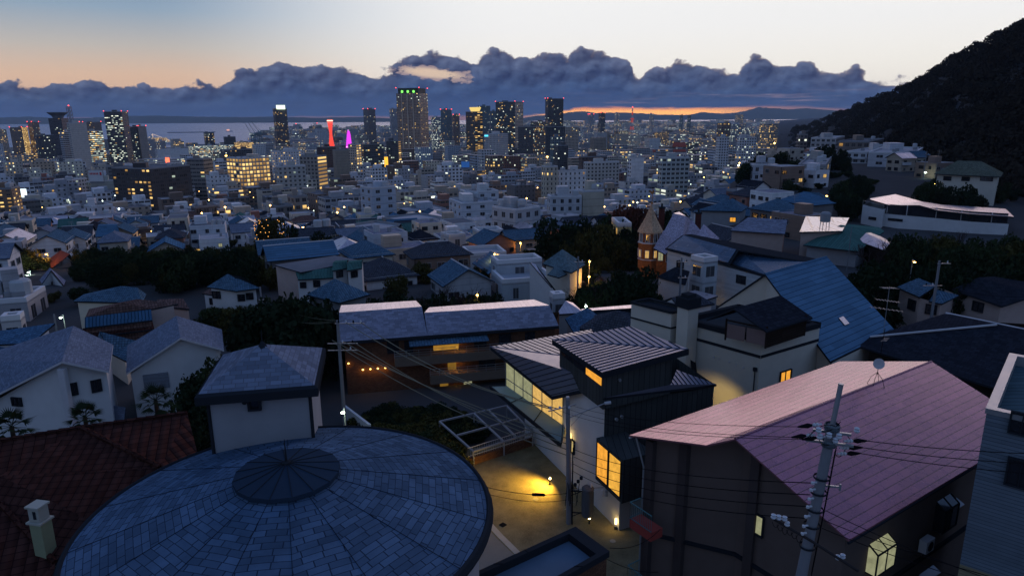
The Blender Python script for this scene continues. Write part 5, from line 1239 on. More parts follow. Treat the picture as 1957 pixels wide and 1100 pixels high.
def simple(name, label, cat, at, facets, walls, rm, wm, short=None, zb=None, inset=.5, th=.18, foot=7, wins=(), side=None, extra=None):
 B = Bld(name, label, cat, at, short, foot)
 # the ridge height read off the picture is rough: lower it until the main facet is a believable slope seen from above
 def area(f): q = [p[:2] for p in f]; return abs(sum(q[i][0] * q[i - 1][1] - q[i - 1][0] * q[i][1] for i in range(len(q))))
 if all(not isinstance(p, Vector) for f in facets for p in f):
  z0 = min(p[2] for f in facets for p in f); F = sorted(facets, key=area)[-1]
  for k in [1 - .04 * i for i in range(24)]:
   sc = lambda p: (p[0], p[1], z0 + (p[2] - z0) * k) if p[2] > z0 else p
   P = [V3(sc(p)) for p in F]; n = (P[1] - P[0]).cross(P[2] - P[0]).normalized(); n = n if n.z > 0 else -n
   if n.dot((P[0] - CP).normalized()) < -.06 and n.z > .74: break
  facets = [[sc(p) for p in f] for f in facets]; walls = [sc(p) for p in walls]
 B.fac = facets; B.roof(facets, rm, th, side)
 B.walls(walls, wm, zb, inset)
 for w in wins: B.win(0, *w)
 return B

B = simple('house', 'house under a wide near-black hip roof with pale ridge lines at the right edge', 'house', (1850, 660, 81),
    [[(1642, 661, 80), (1663, 643, 80.6), (1905, 620, 82.5), (2010, 640, 82.5), (2060, 790, 79.8), (1957, 757, 79.9)], [(1663, 643, 80.6), (1808, 598, 81.6), (1905, 620, 82.5)], [(1905, 620, 82.5), (1808, 598, 81.6), (2010, 640, 82.5)]],
    [(1650, 668, 79.8), (1957, 765, 79.6), (2060, 800, 79.6), (2050, 620, 80), (1808, 605, 80)], M_BLK, M_WOOD, 'near-black hip roof', foot=9)
for a, b in (((1663, 643, 80.65), (1905, 620, 82.55)), ((1808, 598, 81.65), (2010, 640, 82.55))):
 m = MB(); m.bar(V3(a), V3(b), .10, n=6); B.part('ridge_cap', m, M_TRIMW)

# ---- cream villa with the big blue roof, terrace, chimney and pavilion
def cream_villa():
 A, Bq, D = V3((1462, 523, 84.5)), V3((1580, 490, 84.5)), V3((1587, 690, 80.0)); C = D + (Bq - A)
 B = Bld('villa', 'cream villa with a big blue metal gable roof, roof terrace and dark timber pavilion', 'villa', (A + C) / 2, 'blue-roofed cream villa', 10)
 n = (D - A); G = A + Vector((-(n.x) - 6.5, -n.y * .25, 0)); back = Vector((-7.5, 3.5, 0)); E = V3((1368, 588, 80.2)); Eb = E + (Bq - A)
 B.roof([(A, D, C, Bq)], M_BLUE, th=.22, name='roof')
 B.roof([(A, Bq, Eb, E)], M_BLUE, th=.2, name='roof_back')
 m = MB(); m.bar(A, Bq, .09, n=6); B.part('ridge_cap', m, M_BLUE)
 B.walls([A + (Bq - A) * .03, D + (C - D) * .03, D.lerp(C, .95), A.lerp(Bq, .95), Eb, E], M_WC, drop=.2, name='gable_wall')
 p = A.lerp(D, .68) + (C - D) * .5; f = (C - D).normalized(); s = (A - D).normalized(); nn = f.cross(s); nn = nn if nn.z > 0 else -nn
 p = D.lerp(C, .48) + (A - D) * .22; m = MB()
 Q = [p - f * .45, p + f * .45, p + f * .45 + s * 1.15, p - f * .45 + s * 1.15]; Q2 = [q + nn * .12 for q in Q]
 for i in range(4): m.face((Q[i], Q[(i + 1) % 4], Q2[(i + 1) % 4], Q2[i]))
 sk = B.part('skylight', m, M_TRIM); m = MB(); m.face(Q2); m.build('pane', mat('skylight_pane', (.30, .36, .42), .2, var=.1, spec=.6), sk)
 # terrace block
 T0, T1, T2 = Vector((20, 52, 82.2)), Vector((26.5, 56.2, 82.2)), Vector((14.9, 58, 82.2)); T3 = T1 + T2 - T0
 B.walls([T0, T1, T3, T2], M_WC, drop=.0, name='terrace_wall', zb=71)
 m = MB(); c = (T0 + T3) / 2
 for i, (p, q) in enumerate(((T0, T1), (T2, T0), (T1, T3), (T3, T2))):
  d = (q - p).normalized(); o = Vector((d.y, -d.x, 0)) * .1
  if o.dot(p - c) < 0: o = -o
  for z0, z1, t in ((-.0, .45, .1), (-1.25, -1.0, .04)):
   oo = o.normalized() * t; ii = -o.normalized() * .4
   m.face((p + oo + Vector((0, 0, z0)), q + oo + Vector((0, 0, z0)), q + oo + Vector((0, 0, z1)), p + oo + Vector((0, 0, z1))))
   if z0 > -.5: m.face((p + oo + Vector((0, 0, z1)), q + oo + Vector((0, 0, z1)), q + ii + Vector((0, 0, z1)), p + ii + Vector((0, 0, z1)))); m.face((p + ii + Vector((0, 0, z1)), q + ii + Vector((0, 0, z1)), q + ii + Vector((0, 0, -.1)), p + ii + Vector((0, 0, -.1))))
   else: m.face((p + oo + Vector((0, 0, z1)), q + oo + Vector((0, 0, z1)), q + Vector((0, 0, z1)), p + Vector((0, 0, z1))))
 B.part('parapet', m, M_TRIM)
 m = MB(); m.face((T0 + Vector((0, 0, .02)), T1 + Vector((0, 0, .02)), T3 + Vector((0, 0, .02)), T2 + Vector((0, 0, .02)))); B.part('terrace_floor', m, mat('deck_dark', (.035, .045, .055), .7, var=.3, pattern='plank', pw=(.3, 3), pl=.1))
 B.win(1, 0, 1499, 728, 1.5, 1.0, 'o', bars=1);
 for px, py in ((1365, 682), (1375, 685), (1394, 691), (1408, 696), (1421, 702)):
  p, n_ = B.hit(1, 3, px, py); m = MB(); m.bar(p, p + n_ * .12, .07, n=8); B.part('vent', m, M_TRIMW)
 p, n_ = B.hit(1, 3, 1444, 708); m = MB(); m.box((p.x + n_.x * .1, p.y + n_.y * .1, p.z), (.3, .22, .3), bottom=True); m.bar(p + n_ * .1, (p.x + n_.x * .1, p.y + n_.y * .1, 74), .05, n=6); B.part('downpipe', m, M_TRIM)
 # dark louvre panel leaning on the wall's left end
 p, n_ = B.hit(1, 3, 1330, 690); t = Vector((-n_.y, n_.x, 0)); m = MB(); u = t * .35 + Vector((0, 0, -1.7)); P0 = p - t * .1 + n_ * .1; m.slab((P0 + Vector((0, 0, .7)), P0 + t * .0 + u * 1.0 + Vector((0, 0, .7)), P0 + u + n_ * .7 + Vector((0, 0, .7)), P0 + n_ * .7 + Vector((0, 0, .7))), .08); B.part('louvre', m, M_TRIM)
 # left wing with chimney
 w0 = Vector((13.9, 57.2, 83.4)); d1 = (T1 - T0).normalized(); d2 = (T2 - T0).normalized()
 Wg = [w0, w0 + d1 * 2.2, w0 + d1 * 2.2 + d2 * 4.5, w0 + d2 * 4.5]; B.walls(Wg, M_WC, drop=0, zb=71, name='wing_wall')
 m = MB(); cc = sum(Wg, Vector()) / 4; m.face([p - Vector((0, 0, .25)) for p in Wg])
 for i in range(4):
  p, q = Wg[i], Wg[(i + 1) % 4]; m.bar(p - Vector((0, 0, .08)), q - Vector((0, 0, .08)), .16); m.bar(p - Vector((0, 0, 1.5)), q - Vector((0, 0, 1.5)), .1)
 B.part('wing_parapet', m, M_TRIM)
 c0 = Vector((15.15, 56.6, 0)); m = MB(); m.box((c0.x, c0.y, 72), (1.25, 1.25, 12.0), math.atan2(d1.y, d1.x)); ch = B.part('chimney', m, M_WC); m = MB(); m.box((c0.x, c0.y, 84.0), (1.5, 1.5, .9), math.atan2(d1.y, d1.x)); m.box((c0.x, c0.y, 84.9), (.9, .9, .3), math.atan2(d1.y, d1.x)); m.build('chimney_cap', M_TRIM, ch)
 # pavilion
 e0, e1 = V3((1465, 633, 83.75)), V3((1553, 606, 83.75)); r0, r1 = V3((1402, 589, 85.1)), V3((1492, 564, 85.1)); b0, b1 = r0 + (r0 - e0) * .8, r1 + (r1 - e1) * .8
 b0.z = b1.z = 83.75
 B.roof([(e0, e1, r1, r0), (r0, r1, b1, b0)], M_BLK, th=.14, name='pavilion_roof')
 I = [e0 + (e1 - e0).normalized() * .5 + (r0 - e0).normalized() * .3, e1 - (e1 - e0).normalized() * .5 + (r1 - e1).normalized() * .3]
 b_ = [I[0] + Vector(((r0 - e0).x, (r0 - e0).y, 0)) * 1.2, I[1] + Vector(((r1 - e1).x, (r1 - e1).y, 0)) * 1.2]
 P = [I[0], I[1], b_[1], b_[0]]
 m = MB()
 for p in P: m.bar((p.x, p.y, 82.2), (p.x, p.y, 84.0), .09)
 m.bar(P[0] + Vector((0, 0, -.05)), P[3] + Vector((0, 0, .0)), .07); B.part('pavilion_post', m, M_WOOD)
 m = MB(); p, q = P[0], P[1]; m.face(((p.x, p.y, 82.2), (q.x, q.y, 82.2), (q.x, q.y, 83.7), (p.x, p.y, 83.7))); p, q = P[1], P[2]; m.face(((p.x, p.y, 82.2), (q.x, q.y, 82.2), (q.x, q.y, 83.7), (p.x, p.y, 83.7))); B.part('pavilion_wall', m, M_WOOD)
 for k in range(2):
  p, q = P[3].lerp(P[0], k / 2 + .02), P[3].lerp(P[0], k / 2 + .48); m = MB(); m.face(((p.x, p.y, 82.4), (q.x, q.y, 82.4), (q.x, q.y, 83.6), (p.x, p.y, 83.6))); B.part('pavilion_window', m, mat('pavilion_glass', (.20, .14, .13), .3, var=.2))
 FOOT.append((20, 57, 7))
cream_villa()

# ---- brown brick apartments with the long grey roof
def brown_apartments():
 B = Bld('apartment_building', 'long brown brick apartment house with grey roof and lamp-lit galleries', 'apartment building', (850, 610, 79), 'long brown apartment house', 9)
 e0, e1 = V3((649, 653, 78.0)), V3((1068, 622, 78.0)); r0, r1, r2, r3 = V3((648, 597, 79.9)), V3((806, 585.5, 79.9)), V3((811, 597, 79.55)), V3((1050, 583, 79.55))
 k1, k2, k3, k4 = V3((652, 583, 79.8)), V3((795, 574, 79.8)), V3((820, 587, 79.45)), V3((1020, 572, 79.45))
 em = e0.lerp(e1, .385)
 B.roof([(e0, em, r1, r0), (em, e1, r3, r2)], M_LGR, th=.2, name='roof'); B.roof([(r0, r1, k2, k1), (r2, r3, k4, k3)], M_PALE, th=.16, name='roof_back')
 m = MB(); m.bar(e0 - Vector((0, 0, .22)), e1 - Vector((0, 0, .22)), .13); B.part('gutter', m, M_TRIM)
 w0, w1 = e0 + Vector((.3, .7, 0)), e1 + Vector((-.4, .5, 0)); b0, b1 = Vector((k1.x, k1.y, 77.9)), Vector((e1.x + .5, k4.y + 1, 77.9))
 B.walls([w0, w1, b1, b0], M_WB, zb=70.5, drop=.25); d = (w1 - w0).normalized(); n = Vector((d.y, -d.x, 0)); n = n if n.y < 0 else -n
 L = (w1 - w0).length
 # galleries
 for zf, (f0, f1) in ((76.0, (.22, 1.0)), (73.75, (.38, 1.0))):
  a, b = w0.lerp(w1, f0), w0.lerp(w1, f1); P = [a, b, b + n * 1.3, a + n * 1.3]; m = MB(); m.prism([(p.x, p.y) for p in P], zf - .95, zf, 0); g = B.part('gallery', m, mat('gallery_concrete', (.15, .115, .09), .85, var=.35, bump=.2))
  m = MB(); q0, q1 = P[3], P[2]
  for z in (.25, .5, .75): m.bar(q0.lerp(q1, .0) + Vector((0, 0, zf + z - q0.z)), q1 + Vector((0, 0, zf + z - q1.z)), .022)
  for i in range(15): r = q0.lerp(q1, i / 14); m.bar((r.x, r.y, zf), (r.x, r.y, zf + .78), .022)
  m.build('railing', M_MET, g)
 # canopy
 a, b = w0.lerp(w1, .29) + n * 1.6, w0.lerp(w1, .66) + n * 1.6; B.roof([(Vector((a.x, a.y, 77.25)), Vector((b.x, b.y, 77.25)), Vector((b.x, b.y, 77.6)) - n * 1.4, Vector((a.x, a.y, 77.6)) - n * 1.4)], M_TILEB, th=.08, name='canopy')
 # windows and doors, lit and unlit
 def quad(f0, f1, z0, z1, mt, nm, o=.04):
  a, b = w0.lerp(w1, f0) + n * o, w0.lerp(w1, f1) + n * o; m = MB(); m.face(((a.x, a.y, z0), (b.x, b.y, z0), (b.x, b.y, z1), (a.x, a.y, z1))); return B.part(nm, m, mt)
 quad(.405, .525, 76.05, 77.35, lamp_mat('gallery_glow', (1, .50, .07), .32), 'lit_entrance'); quad(.19, .245, 76.1, 77.5, M_GLS, 'window'); quad(.27, .31, 76.1, 77.4, M_GLS, 'window'); quad(.60, .66, 76.1, 77.4, M_GLS, 'window'); quad(.72, .78, 76.1, 77.4, M_GLS, 'window'); quad(.85, .9, 76.1, 77.4, M_GLS, 'window')
 quad(.47, .51, 73.8, 75.0, lamp_mat('gallery_glow2', (1, .52, .08), .16), 'lit_entrance'); quad(.545, .585, 71.9, 72.9, lamp_mat('pale_glow', (.75, .72, .40), .35), 'window'); quad(.62, .70, 73.8, 75, M_GLS, 'window'); quad(.8, .88, 73.8, 75, M_GLS, 'window')
 quad(.43, .47, 71.6, 72.9, lamp_mat('gallery_glow2', (1, .52, .08), .16), 'lit_entrance')
 def bulb(f, z, e, label, out=.35):
  p = w0.lerp(w1, f) + n * out; p.z = z; T = thing('wall_lamp', label, 'lamp', tuple(p)); m = MB(); m.lathe(tuple(p), [(0, 0), (.09, .05), (.09, .12), (0, .17)], 8); m.build('bulb', lamp_mat('gallery_bulb', (1, .55, .12), 6), T); ALL.append(T)
  m = MB(); m.bar(p + Vector((0, 0, .1)), p - n * .3 + Vector((0, 0, .1)), .02); m.build('bracket', M_TRIM, T)
  l = bpy.data.lights.new('gallery_glow_light', 'POINT'); l.energy = e * 2.6; l.color = (1, .45, .06); l.shadow_soft_size = .08; o = bpy.data.objects.new('light_glow', l); COL.objects.link(o); o.location = p + n * .1
 bulb(.515, 77.0, 9, 'lamp at the top gallery entrance of the long brown apartment house'); bulb(.51, 74.75, 9, 'lamp on the middle gallery of the long brown apartment house'); bulb(.51, 72.8, 7, 'lamp at the ground floor door of the long brown apartment house')
 for i in range(4): bulb(.075 + .034 * i, 74.6, 2.6, ('first', 'second', 'third', 'last')[i] + ' from the left of four amber wall lamps low on the brown apartment house', .22)
 bulb(.012, 75.4, 2, 'single dim lamp at the left end of the brown apartment house', .2)
 FOOT.append((-12, 66, 8)); FOOT.append((2, 69, 8)); FOOT.append((-6, 67, 8))
brown_apartments()

# ---- left houses
B = simple('house', 'white gabled house with grey shingle roof at the left edge', 'house', (100, 690, 79),
   [[(140, 622, 81), (118, 690, 81), (-40, 770, 76.9), (-70, 690, 76.9)], [(140, 622, 81), (216, 658, 79.4), (209, 709, 79.4), (118, 690, 81)]],
   [(-30, 772, 76.6), (118, 692, 80.8), (208, 710, 79.2), (215, 660, 79.2), (140, 625, 80.8), (-60, 692, 76.7)], M_SH2, M_WW, 'white gabled house', inset=.35, foot=9, side=M_TRIMW,
   wins=[(1, 140, 755, .8, 1.1, 0), (1, 186, 748, .8, 1.1, 0), (0, 35, 775, 1.0, .8, 0)])
m = MB(); p = PZ(121, 700, 80.4); m.box((p.x, p.y - .2, 72), (.5, .5, 8.3)); B.part('pillar', m, M_TRIMW)
B = simple('house', 'white house with a shuttered window and grey shingle gable roof behind the dark tree', 'house', (330, 660, 79),
   [[(337, 603, 80.5), (345, 645, 80.5), (241, 713, 77.7), (243, 660, 77.7)], [(337, 603, 80.5), (424, 629, 78.8), (428, 668, 78.8), (345, 645, 80.5)]],
   [(243, 714, 77.5), (345, 647, 80.3), (426, 669, 78.6), (422, 630, 78.6), (337, 606, 80.3), (244, 662, 77.5)], M_SH2, M_WW, 'white shuttered house', inset=.35, foot=8, side=M_TRIMW)
p, n_ = B.hit(0, 0, 301, 742); m = MB(); m.box((p.x + n_.x * .05, p.y + n_.y * .05, p.z), (2.1, .12, 1.5), math.atan2(n_.y, n_.x) + math.pi / 2, bottom=True); B.part('shutter', m, mat('shutter_grey', (.22, .25, .30), .6, bump=.5, pattern='course', pw=(.1, 5), pl=.2))
# stair dormer with open lantern, low pinkish roof
B = simple('bell_lantern', 'small pale box turret with an open lantern top before the white gabled house', 'turret', (80, 780, 76), [[(50, 725, 77.9), (50, 736, 77.9), (108, 728, 77.9), (106, 718, 77.9)]], [(58, 770, 75.9), (112, 758, 75.9), (112, 745, 75.9), (60, 756, 75.9)], M_PALE, M_WC, zb=71, inset=.02, foot=2, th=.15)
m = MB()
for px, py in ((60, 768), (110, 757), (110, 746), (63, 755)):
 p = PZ(px, py, 75.9); m.bar(p - Vector((0, 0, .1)), p + Vector((0, 0, 1.9)), .09)
B.part('lantern_post', m, M_TRIMW)
simple('outbuilding', 'low outbuilding with a pinkish-grey shingle roof behind the palms', 'building', (180, 790, 74), [[(112, 755, 75.6), (112, 822, 74.0), (236, 812, 73.9), (240, 778, 75.2)]], [(112, 822, 73.9), (236, 812, 73.8), (240, 778, 75.0), (114, 757, 75.3)], M_SH2, M_WW, inset=.2, foot=4)
simple('house', 'house with a brown tiled hip roof over a blue ribbed skirt roof', 'house', (230, 595, 79),
   [[(235, 577, 80.3), (262, 571, 80.3), (290, 590, 78.0), (163, 606, 78.0)], [(262, 571, 80.3), (340, 580, 78.2), (290, 590, 78.0)], [(235, 577, 80.3), (163, 606, 78.0), (170, 590, 78.0)], [(235, 577, 80.3), (170, 590, 78.0), (262, 571, 80.3)]],
   [(165, 608, 77.9), (288, 592, 77.9), (335, 582, 78.1), (180, 592, 77.9)], M_BRN, M_WP, 'brown roof with blue skirt', inset=.2, foot=8)
B = simple('lean_to', 'blue ribbed metal skirt roof below the brown tiled hip roof', 'roof', (225, 610, 77.6), [[(162, 606, 78.2), (162, 626, 77.3), (291, 611, 77.3), (289, 591, 78.2)]], [(162, 626, 77.2), (290, 612, 77.2), (290, 600, 77.4), (164, 612, 77.4)], M_RIB, M_BRN, inset=.1, foot=0)
simple('house', 'house with dark red ribs of roof between the blue skirt roof and blue valley roof', 'house', (225, 636, 76), [[(158, 627, 76.8), (158, 645, 76.3), (295, 628, 76.3), (291, 613, 76.8)]], [(158, 646, 75.9), (295, 630, 75.9), (295, 618, 76), (160, 632, 76)], M_RED, M_WP, foot=3, inset=.1)
simple('house', 'house with deep blue tiled valley roof between two white gabled houses', 'house', (230, 655, 76), [[(190, 633, 77.4), (186, 650, 76.9), (214, 672, 74.8), (216, 658, 75)], [(190, 633, 77.4), (258, 650, 76.4), (242, 690, 74.9), (214, 676, 75.2)]], [(190, 655, 75), (240, 690, 74.8), (256, 655, 75.5), (192, 640, 75.8)], M_TILEB, M_WC, foot=4, inset=.3)
simple('house', 'long blue roofed house left of the white gabled ridge', 'house', (50, 640, 77), [[(105, 617, 79.0), (60, 655, 77.5), (-60, 660, 76.5), (-60, 640, 77)], [(-60, 650, 78), (30, 668, 76.4), (20, 700, 75), (-60, 700, 75)]], [(-50, 700, 75), (20, 700, 75), (100, 625, 77), (-50, 645, 76)], M_SHB, M_WW, foot=7, inset=.4)
block('apartment_building', 'pale grey apartment building with exposed side stairs at the left edge, street lamps behind', 'apartment building', -45, 52, 88, 580, 92, phi=38, col=(.30, .30, .32), lit=.0, a=.28, b=.4, bay=3, short='pale grey apartment building')
block('stair_tower', 'white lift housing before the pale grey apartment building at the left edge', 'building', 2, 40, 48, 614, 82, phi=40, col=(.40, .40, .42), lit=-1, ph=0)
# ---- houses in the middle ground
simple('house', 'house with a broad blue pyramid roof before the long brown apartment house', 'house', (645, 550, 79), [[(640, 532, 81.6), (585, 563, 78.6), (648, 578, 78.4)], [(640, 532, 81.6), (648, 578, 78.4), (708, 562, 78.6)], [(640, 532, 81.6), (708, 562, 78.6), (645, 545, 78.6)], [(640, 532, 81.6), (645, 545, 78.6), (585, 563, 78.6)]], [(588, 564, 78.4), (648, 577, 78.2), (704, 563, 78.4), (645, 546, 78.4)], M_TILEB, M_WG, 'blue pyramid roof', foot=9, inset=.4)
simple('warehouse', 'long low building with a studded grey flat roof', 'building', (590, 510, 78), [[(525, 506, 78.5), (575, 520, 78.2), (690, 498, 78.6), (640, 488, 78.6)]], [(526, 507, 78.3), (575, 521, 78), (688, 499, 78.4), (640, 489, 78.4)], DARKR, M_WP, 'studded flat roof', foot=11, inset=.1)
simple('terraced_house', 'pale house with a green barrel-dormer roof, left of the twin green gables', 'house', (610, 530, 77), [[(565, 520, 78.4), (570, 534, 77.2), (640, 530, 77.4), (640, 510, 79)]], [(568, 535, 77), (640, 531, 77.2), (642, 512, 77.6), (567, 522, 77.4)], M_GREEN, M_WW, foot=6, inset=.1, wins=[(0, 606, 548, 1.0, 1.0, 0), (0, 580, 550, .9, .9, 0)])
for i, (x, lab) in enumerate(((650, 'left one of the twin houses with green copper gable roofs'), (678, 'right one of the twin houses with green copper gable roofs'))):
 simple('terraced_house', lab, 'house', (x, 520, 78), [[(x - 14, 502, 80.3), (x - 15, 517, 78.6), (x + 14, 512, 78.6), (x + 13, 499, 80.3)], [(x - 14, 502, 80.3), (x + 13, 499, 80.3), (x + 16, 496, 79), (x - 10, 498, 79)]], [(x - 14, 518, 78.4), (x + 14, 513, 78.4), (x + 16, 500, 78.8), (x - 12, 503, 78.8)], M_GREEN, M_WW, foot=4, inset=.1, wins=[(0, x - 1, 530, 1.1, 1.0, 0)])
block('house', 'grey concrete modern house with a flat roof and slanted white parapet in the centre', 'house', 938, 950, 1036, 508, 106, phi=12, col=(.36, .40, .44), lit=0, a=.4, b=.45, bay=6, short='grey modern house', ph=0)
block('house', 'lower front wing of the grey concrete modern house', 'house', 940, 960, 1062, 545, 100, phi=12, col=(.34, .38, .42), lit=0, a=.4, b=.45, bay=5, ph=0)
B = simple('parapet_roof', 'slanted white parapet stair roof right of the grey modern house', 'roof', (1045, 530, 78), [[(1012, 500, 80.2), (1024, 505, 79.9), (1076, 572, 76.3), (1064, 560, 76.6)]], [(1012, 501, 79.8), (1024, 507, 79.6), (1076, 574, 76), (1064, 562, 76.3)], M_PALE, M_WW, inset=.05, foot=2)
simple('house', 'house with pointed greenish pyramid roof and small front turret', 'house', (1075, 500, 78), [[(1075, 476, 82), (1036, 503, 78.7), (1092, 521, 78.3)], [(1075, 476, 82), (1092, 521, 78.3), (1119, 505, 78.6)], [(1075, 476, 82), (1119, 505, 78.6), (1070, 492, 78.8)], [(1075, 476, 82), (1070, 492, 78.8), (1036, 503, 78.7)],
   [(1064, 505, 79.4), (1046, 524, 77.6), (1068, 530, 77.5)], [(1064, 505, 79.4), (1068, 530, 77.5), (1084, 523, 77.6)]], [(1040, 504, 78.5), (1090, 521, 78.1), (1116, 506, 78.4), (1072, 494, 78.4)], mat('roof_teal_slate', (.11, .16, .18), .6, var=.3, bump=.4, pattern='shingle', pw=(.4, .25), pl=.1), M_WC, 'pointed pyramid roof', foot=8, inset=.3)
simple('house', 'low house with a dark tiled hip roof right behind the folded-roof house', 'house', (1180, 610, 78), [[(1180, 592, 79.6), (1108, 628, 77.2), (1235, 655, 77.2)], [(1180, 592, 79.6), (1235, 655, 77.2), (1290, 610, 77.6), (1250, 585, 79.6)], [(1180, 592, 79.6), (1250, 585, 79.6), (1280, 588, 77.6), (1110, 608, 77.3)], [(1180, 592, 79.6), (1110, 608, 77.3), (1108, 628, 77.2)]], [(1112, 629, 77), (1234, 655, 77), (1286, 611, 77.4), (1120, 608, 77.1)], M_TILE, M_WG, 'dark tiled hip roof', foot=8, inset=.4)
simple('wall_house', 'long low white-parapet house behind the dark tiled hip roof', 'house', (1190, 590, 78), [[(1111, 590, 78.2), (1112, 594, 78.2), (1262, 585, 78.2), (1255, 578, 78.2)]], [(1111, 595, 78), (1262, 586, 78), (1258, 579, 78), (1112, 590, 78)], M_PALE, M_SID, inset=.05, foot=4)
simple('house', 'house with slate-blue gable roof between brown apartments and folded roofs', 'house', (1110, 615, 77.5), [[(1122, 588, 79.3), (1080, 608, 77.3), (1097, 636, 76.6), (1148, 620, 78)], [(1122, 588, 79.3), (1148, 620, 78), (1152, 606, 77), (1128, 590, 79)]], [(1082, 609, 77.1), (1098, 637, 76.4), (1147, 621, 77.6), (1124, 592, 78.8)], M_SHB, M_WW, 'slate-blue gable', foot=4, inset=.2)
simple('house', 'white gabled house with dark roof left of the cream villa chimney', 'house', (1290, 570, 78), [[(1283, 568, 79.7), (1300, 590, 77.8), (1366, 580, 78), (1330, 560, 79.9)], [(1283, 568, 79.7), (1330, 560, 79.9), (1310, 563, 79), (1253, 580, 77.8)]], [(1254, 582, 77.6), (1283, 570, 79.5), (1300, 591, 77.6), (1362, 582, 77.8), (1312, 566, 78.4)], M_TILE, M_WW, foot=6, inset=.15)
block('house', 'white stair-roofed cubic house with a dark cap behind the long brown roof', 'house', 1050, 1057, 1080, 575, 82, phi=10, col=(.34, .37, .42), lit=-1, ph=0, fh=3)
simple('house', 'low house with a pinkish sloped roof edge beside the dark-capped cubic house', 'house', (1095, 585, 77), [[(1081, 574, 78.5), (1064, 600, 76.8), (1116, 597, 76.3), (1095, 578, 77.8)]], [(1066, 601, 76.6), (1115, 598, 76.1), (1096, 580, 77.4), (1081, 577, 78)], M_PALE, M_WG, foot=3, inset=.1)
# ---- solar roofed white building
B = simple('house', 'long white house with dark solar panels covering both roof halves', 'house', (1400, 490, 80),
   [[(1271, 475, 79.9), (1304, 449, 81.6), (1412, 478, 81.2), (1395, 505, 79.6)], [(1395, 505, 79.2), (1412, 480, 80.7), (1560, 503, 80.6), (1470, 530, 79)], [(1304, 449, 81.6), (1320, 447, 80.6), (1560, 494, 80), (1560, 503, 80.6), (1412, 478, 81.2)]],
   [(1272, 477, 79.7), (1470, 531, 78.9), (1555, 500, 79.6), (1318, 452, 80)], M_TRIM, mat('wall_blue_white', (.40, .44, .47), .8, var=.25, scale=.8, bump=.3, pattern='course', pw=(.3, 4), pl=.06, pc=(.25, .28, .3)), 'solar-panelled house', inset=.3, foot=11,
   wins=[(0, 1300, 512, 1.4, 1.1, 0), (0, 1416, 542, 1.6, 1.2, 0)])
for f in B.fac[:2]:
 P = [V3(p) for p in f]; c = sum(P, Vector()) / 4
 m = MB(); m.slab([c + (p - c) * .93 + Vector((0, 0, .12)) for p in P], .06); B.part('solar_panel', m, M_SOLAR)
simple('house', 'dark roofed annex house at the left foot of the solar-panelled house', 'house', (1285, 530, 78), [[(1290, 510, 79), (1256, 528, 77.6), (1310, 543, 77.4), (1318, 518, 79)]], [(1257, 530, 77.4), (1309, 544, 77.2), (1318, 522, 78.4), (1288, 514, 78.4)], M_BLK, M_WW, foot=4, inset=.15)
block('house', 'boxy white extension standing before the solar-panelled house', 'house', 1320, 1345, 1372, 505, 92, phi=30, col=(.38, .42, .45), lit=-1, ph=0)
simple('shed', 'pale lean-to carport roof below the boxy white extension', 'shed', (1330, 565, 76), [[(1305, 560, 76.6), (1350, 572, 76.2), (1372, 565, 76.2), (1328, 554, 76.6)]], [(1306, 562, 76.4), (1350, 574, 76), (1371, 567, 76), (1328, 556, 76.4)], M_PALE, M_WG, inset=.1, foot=3)

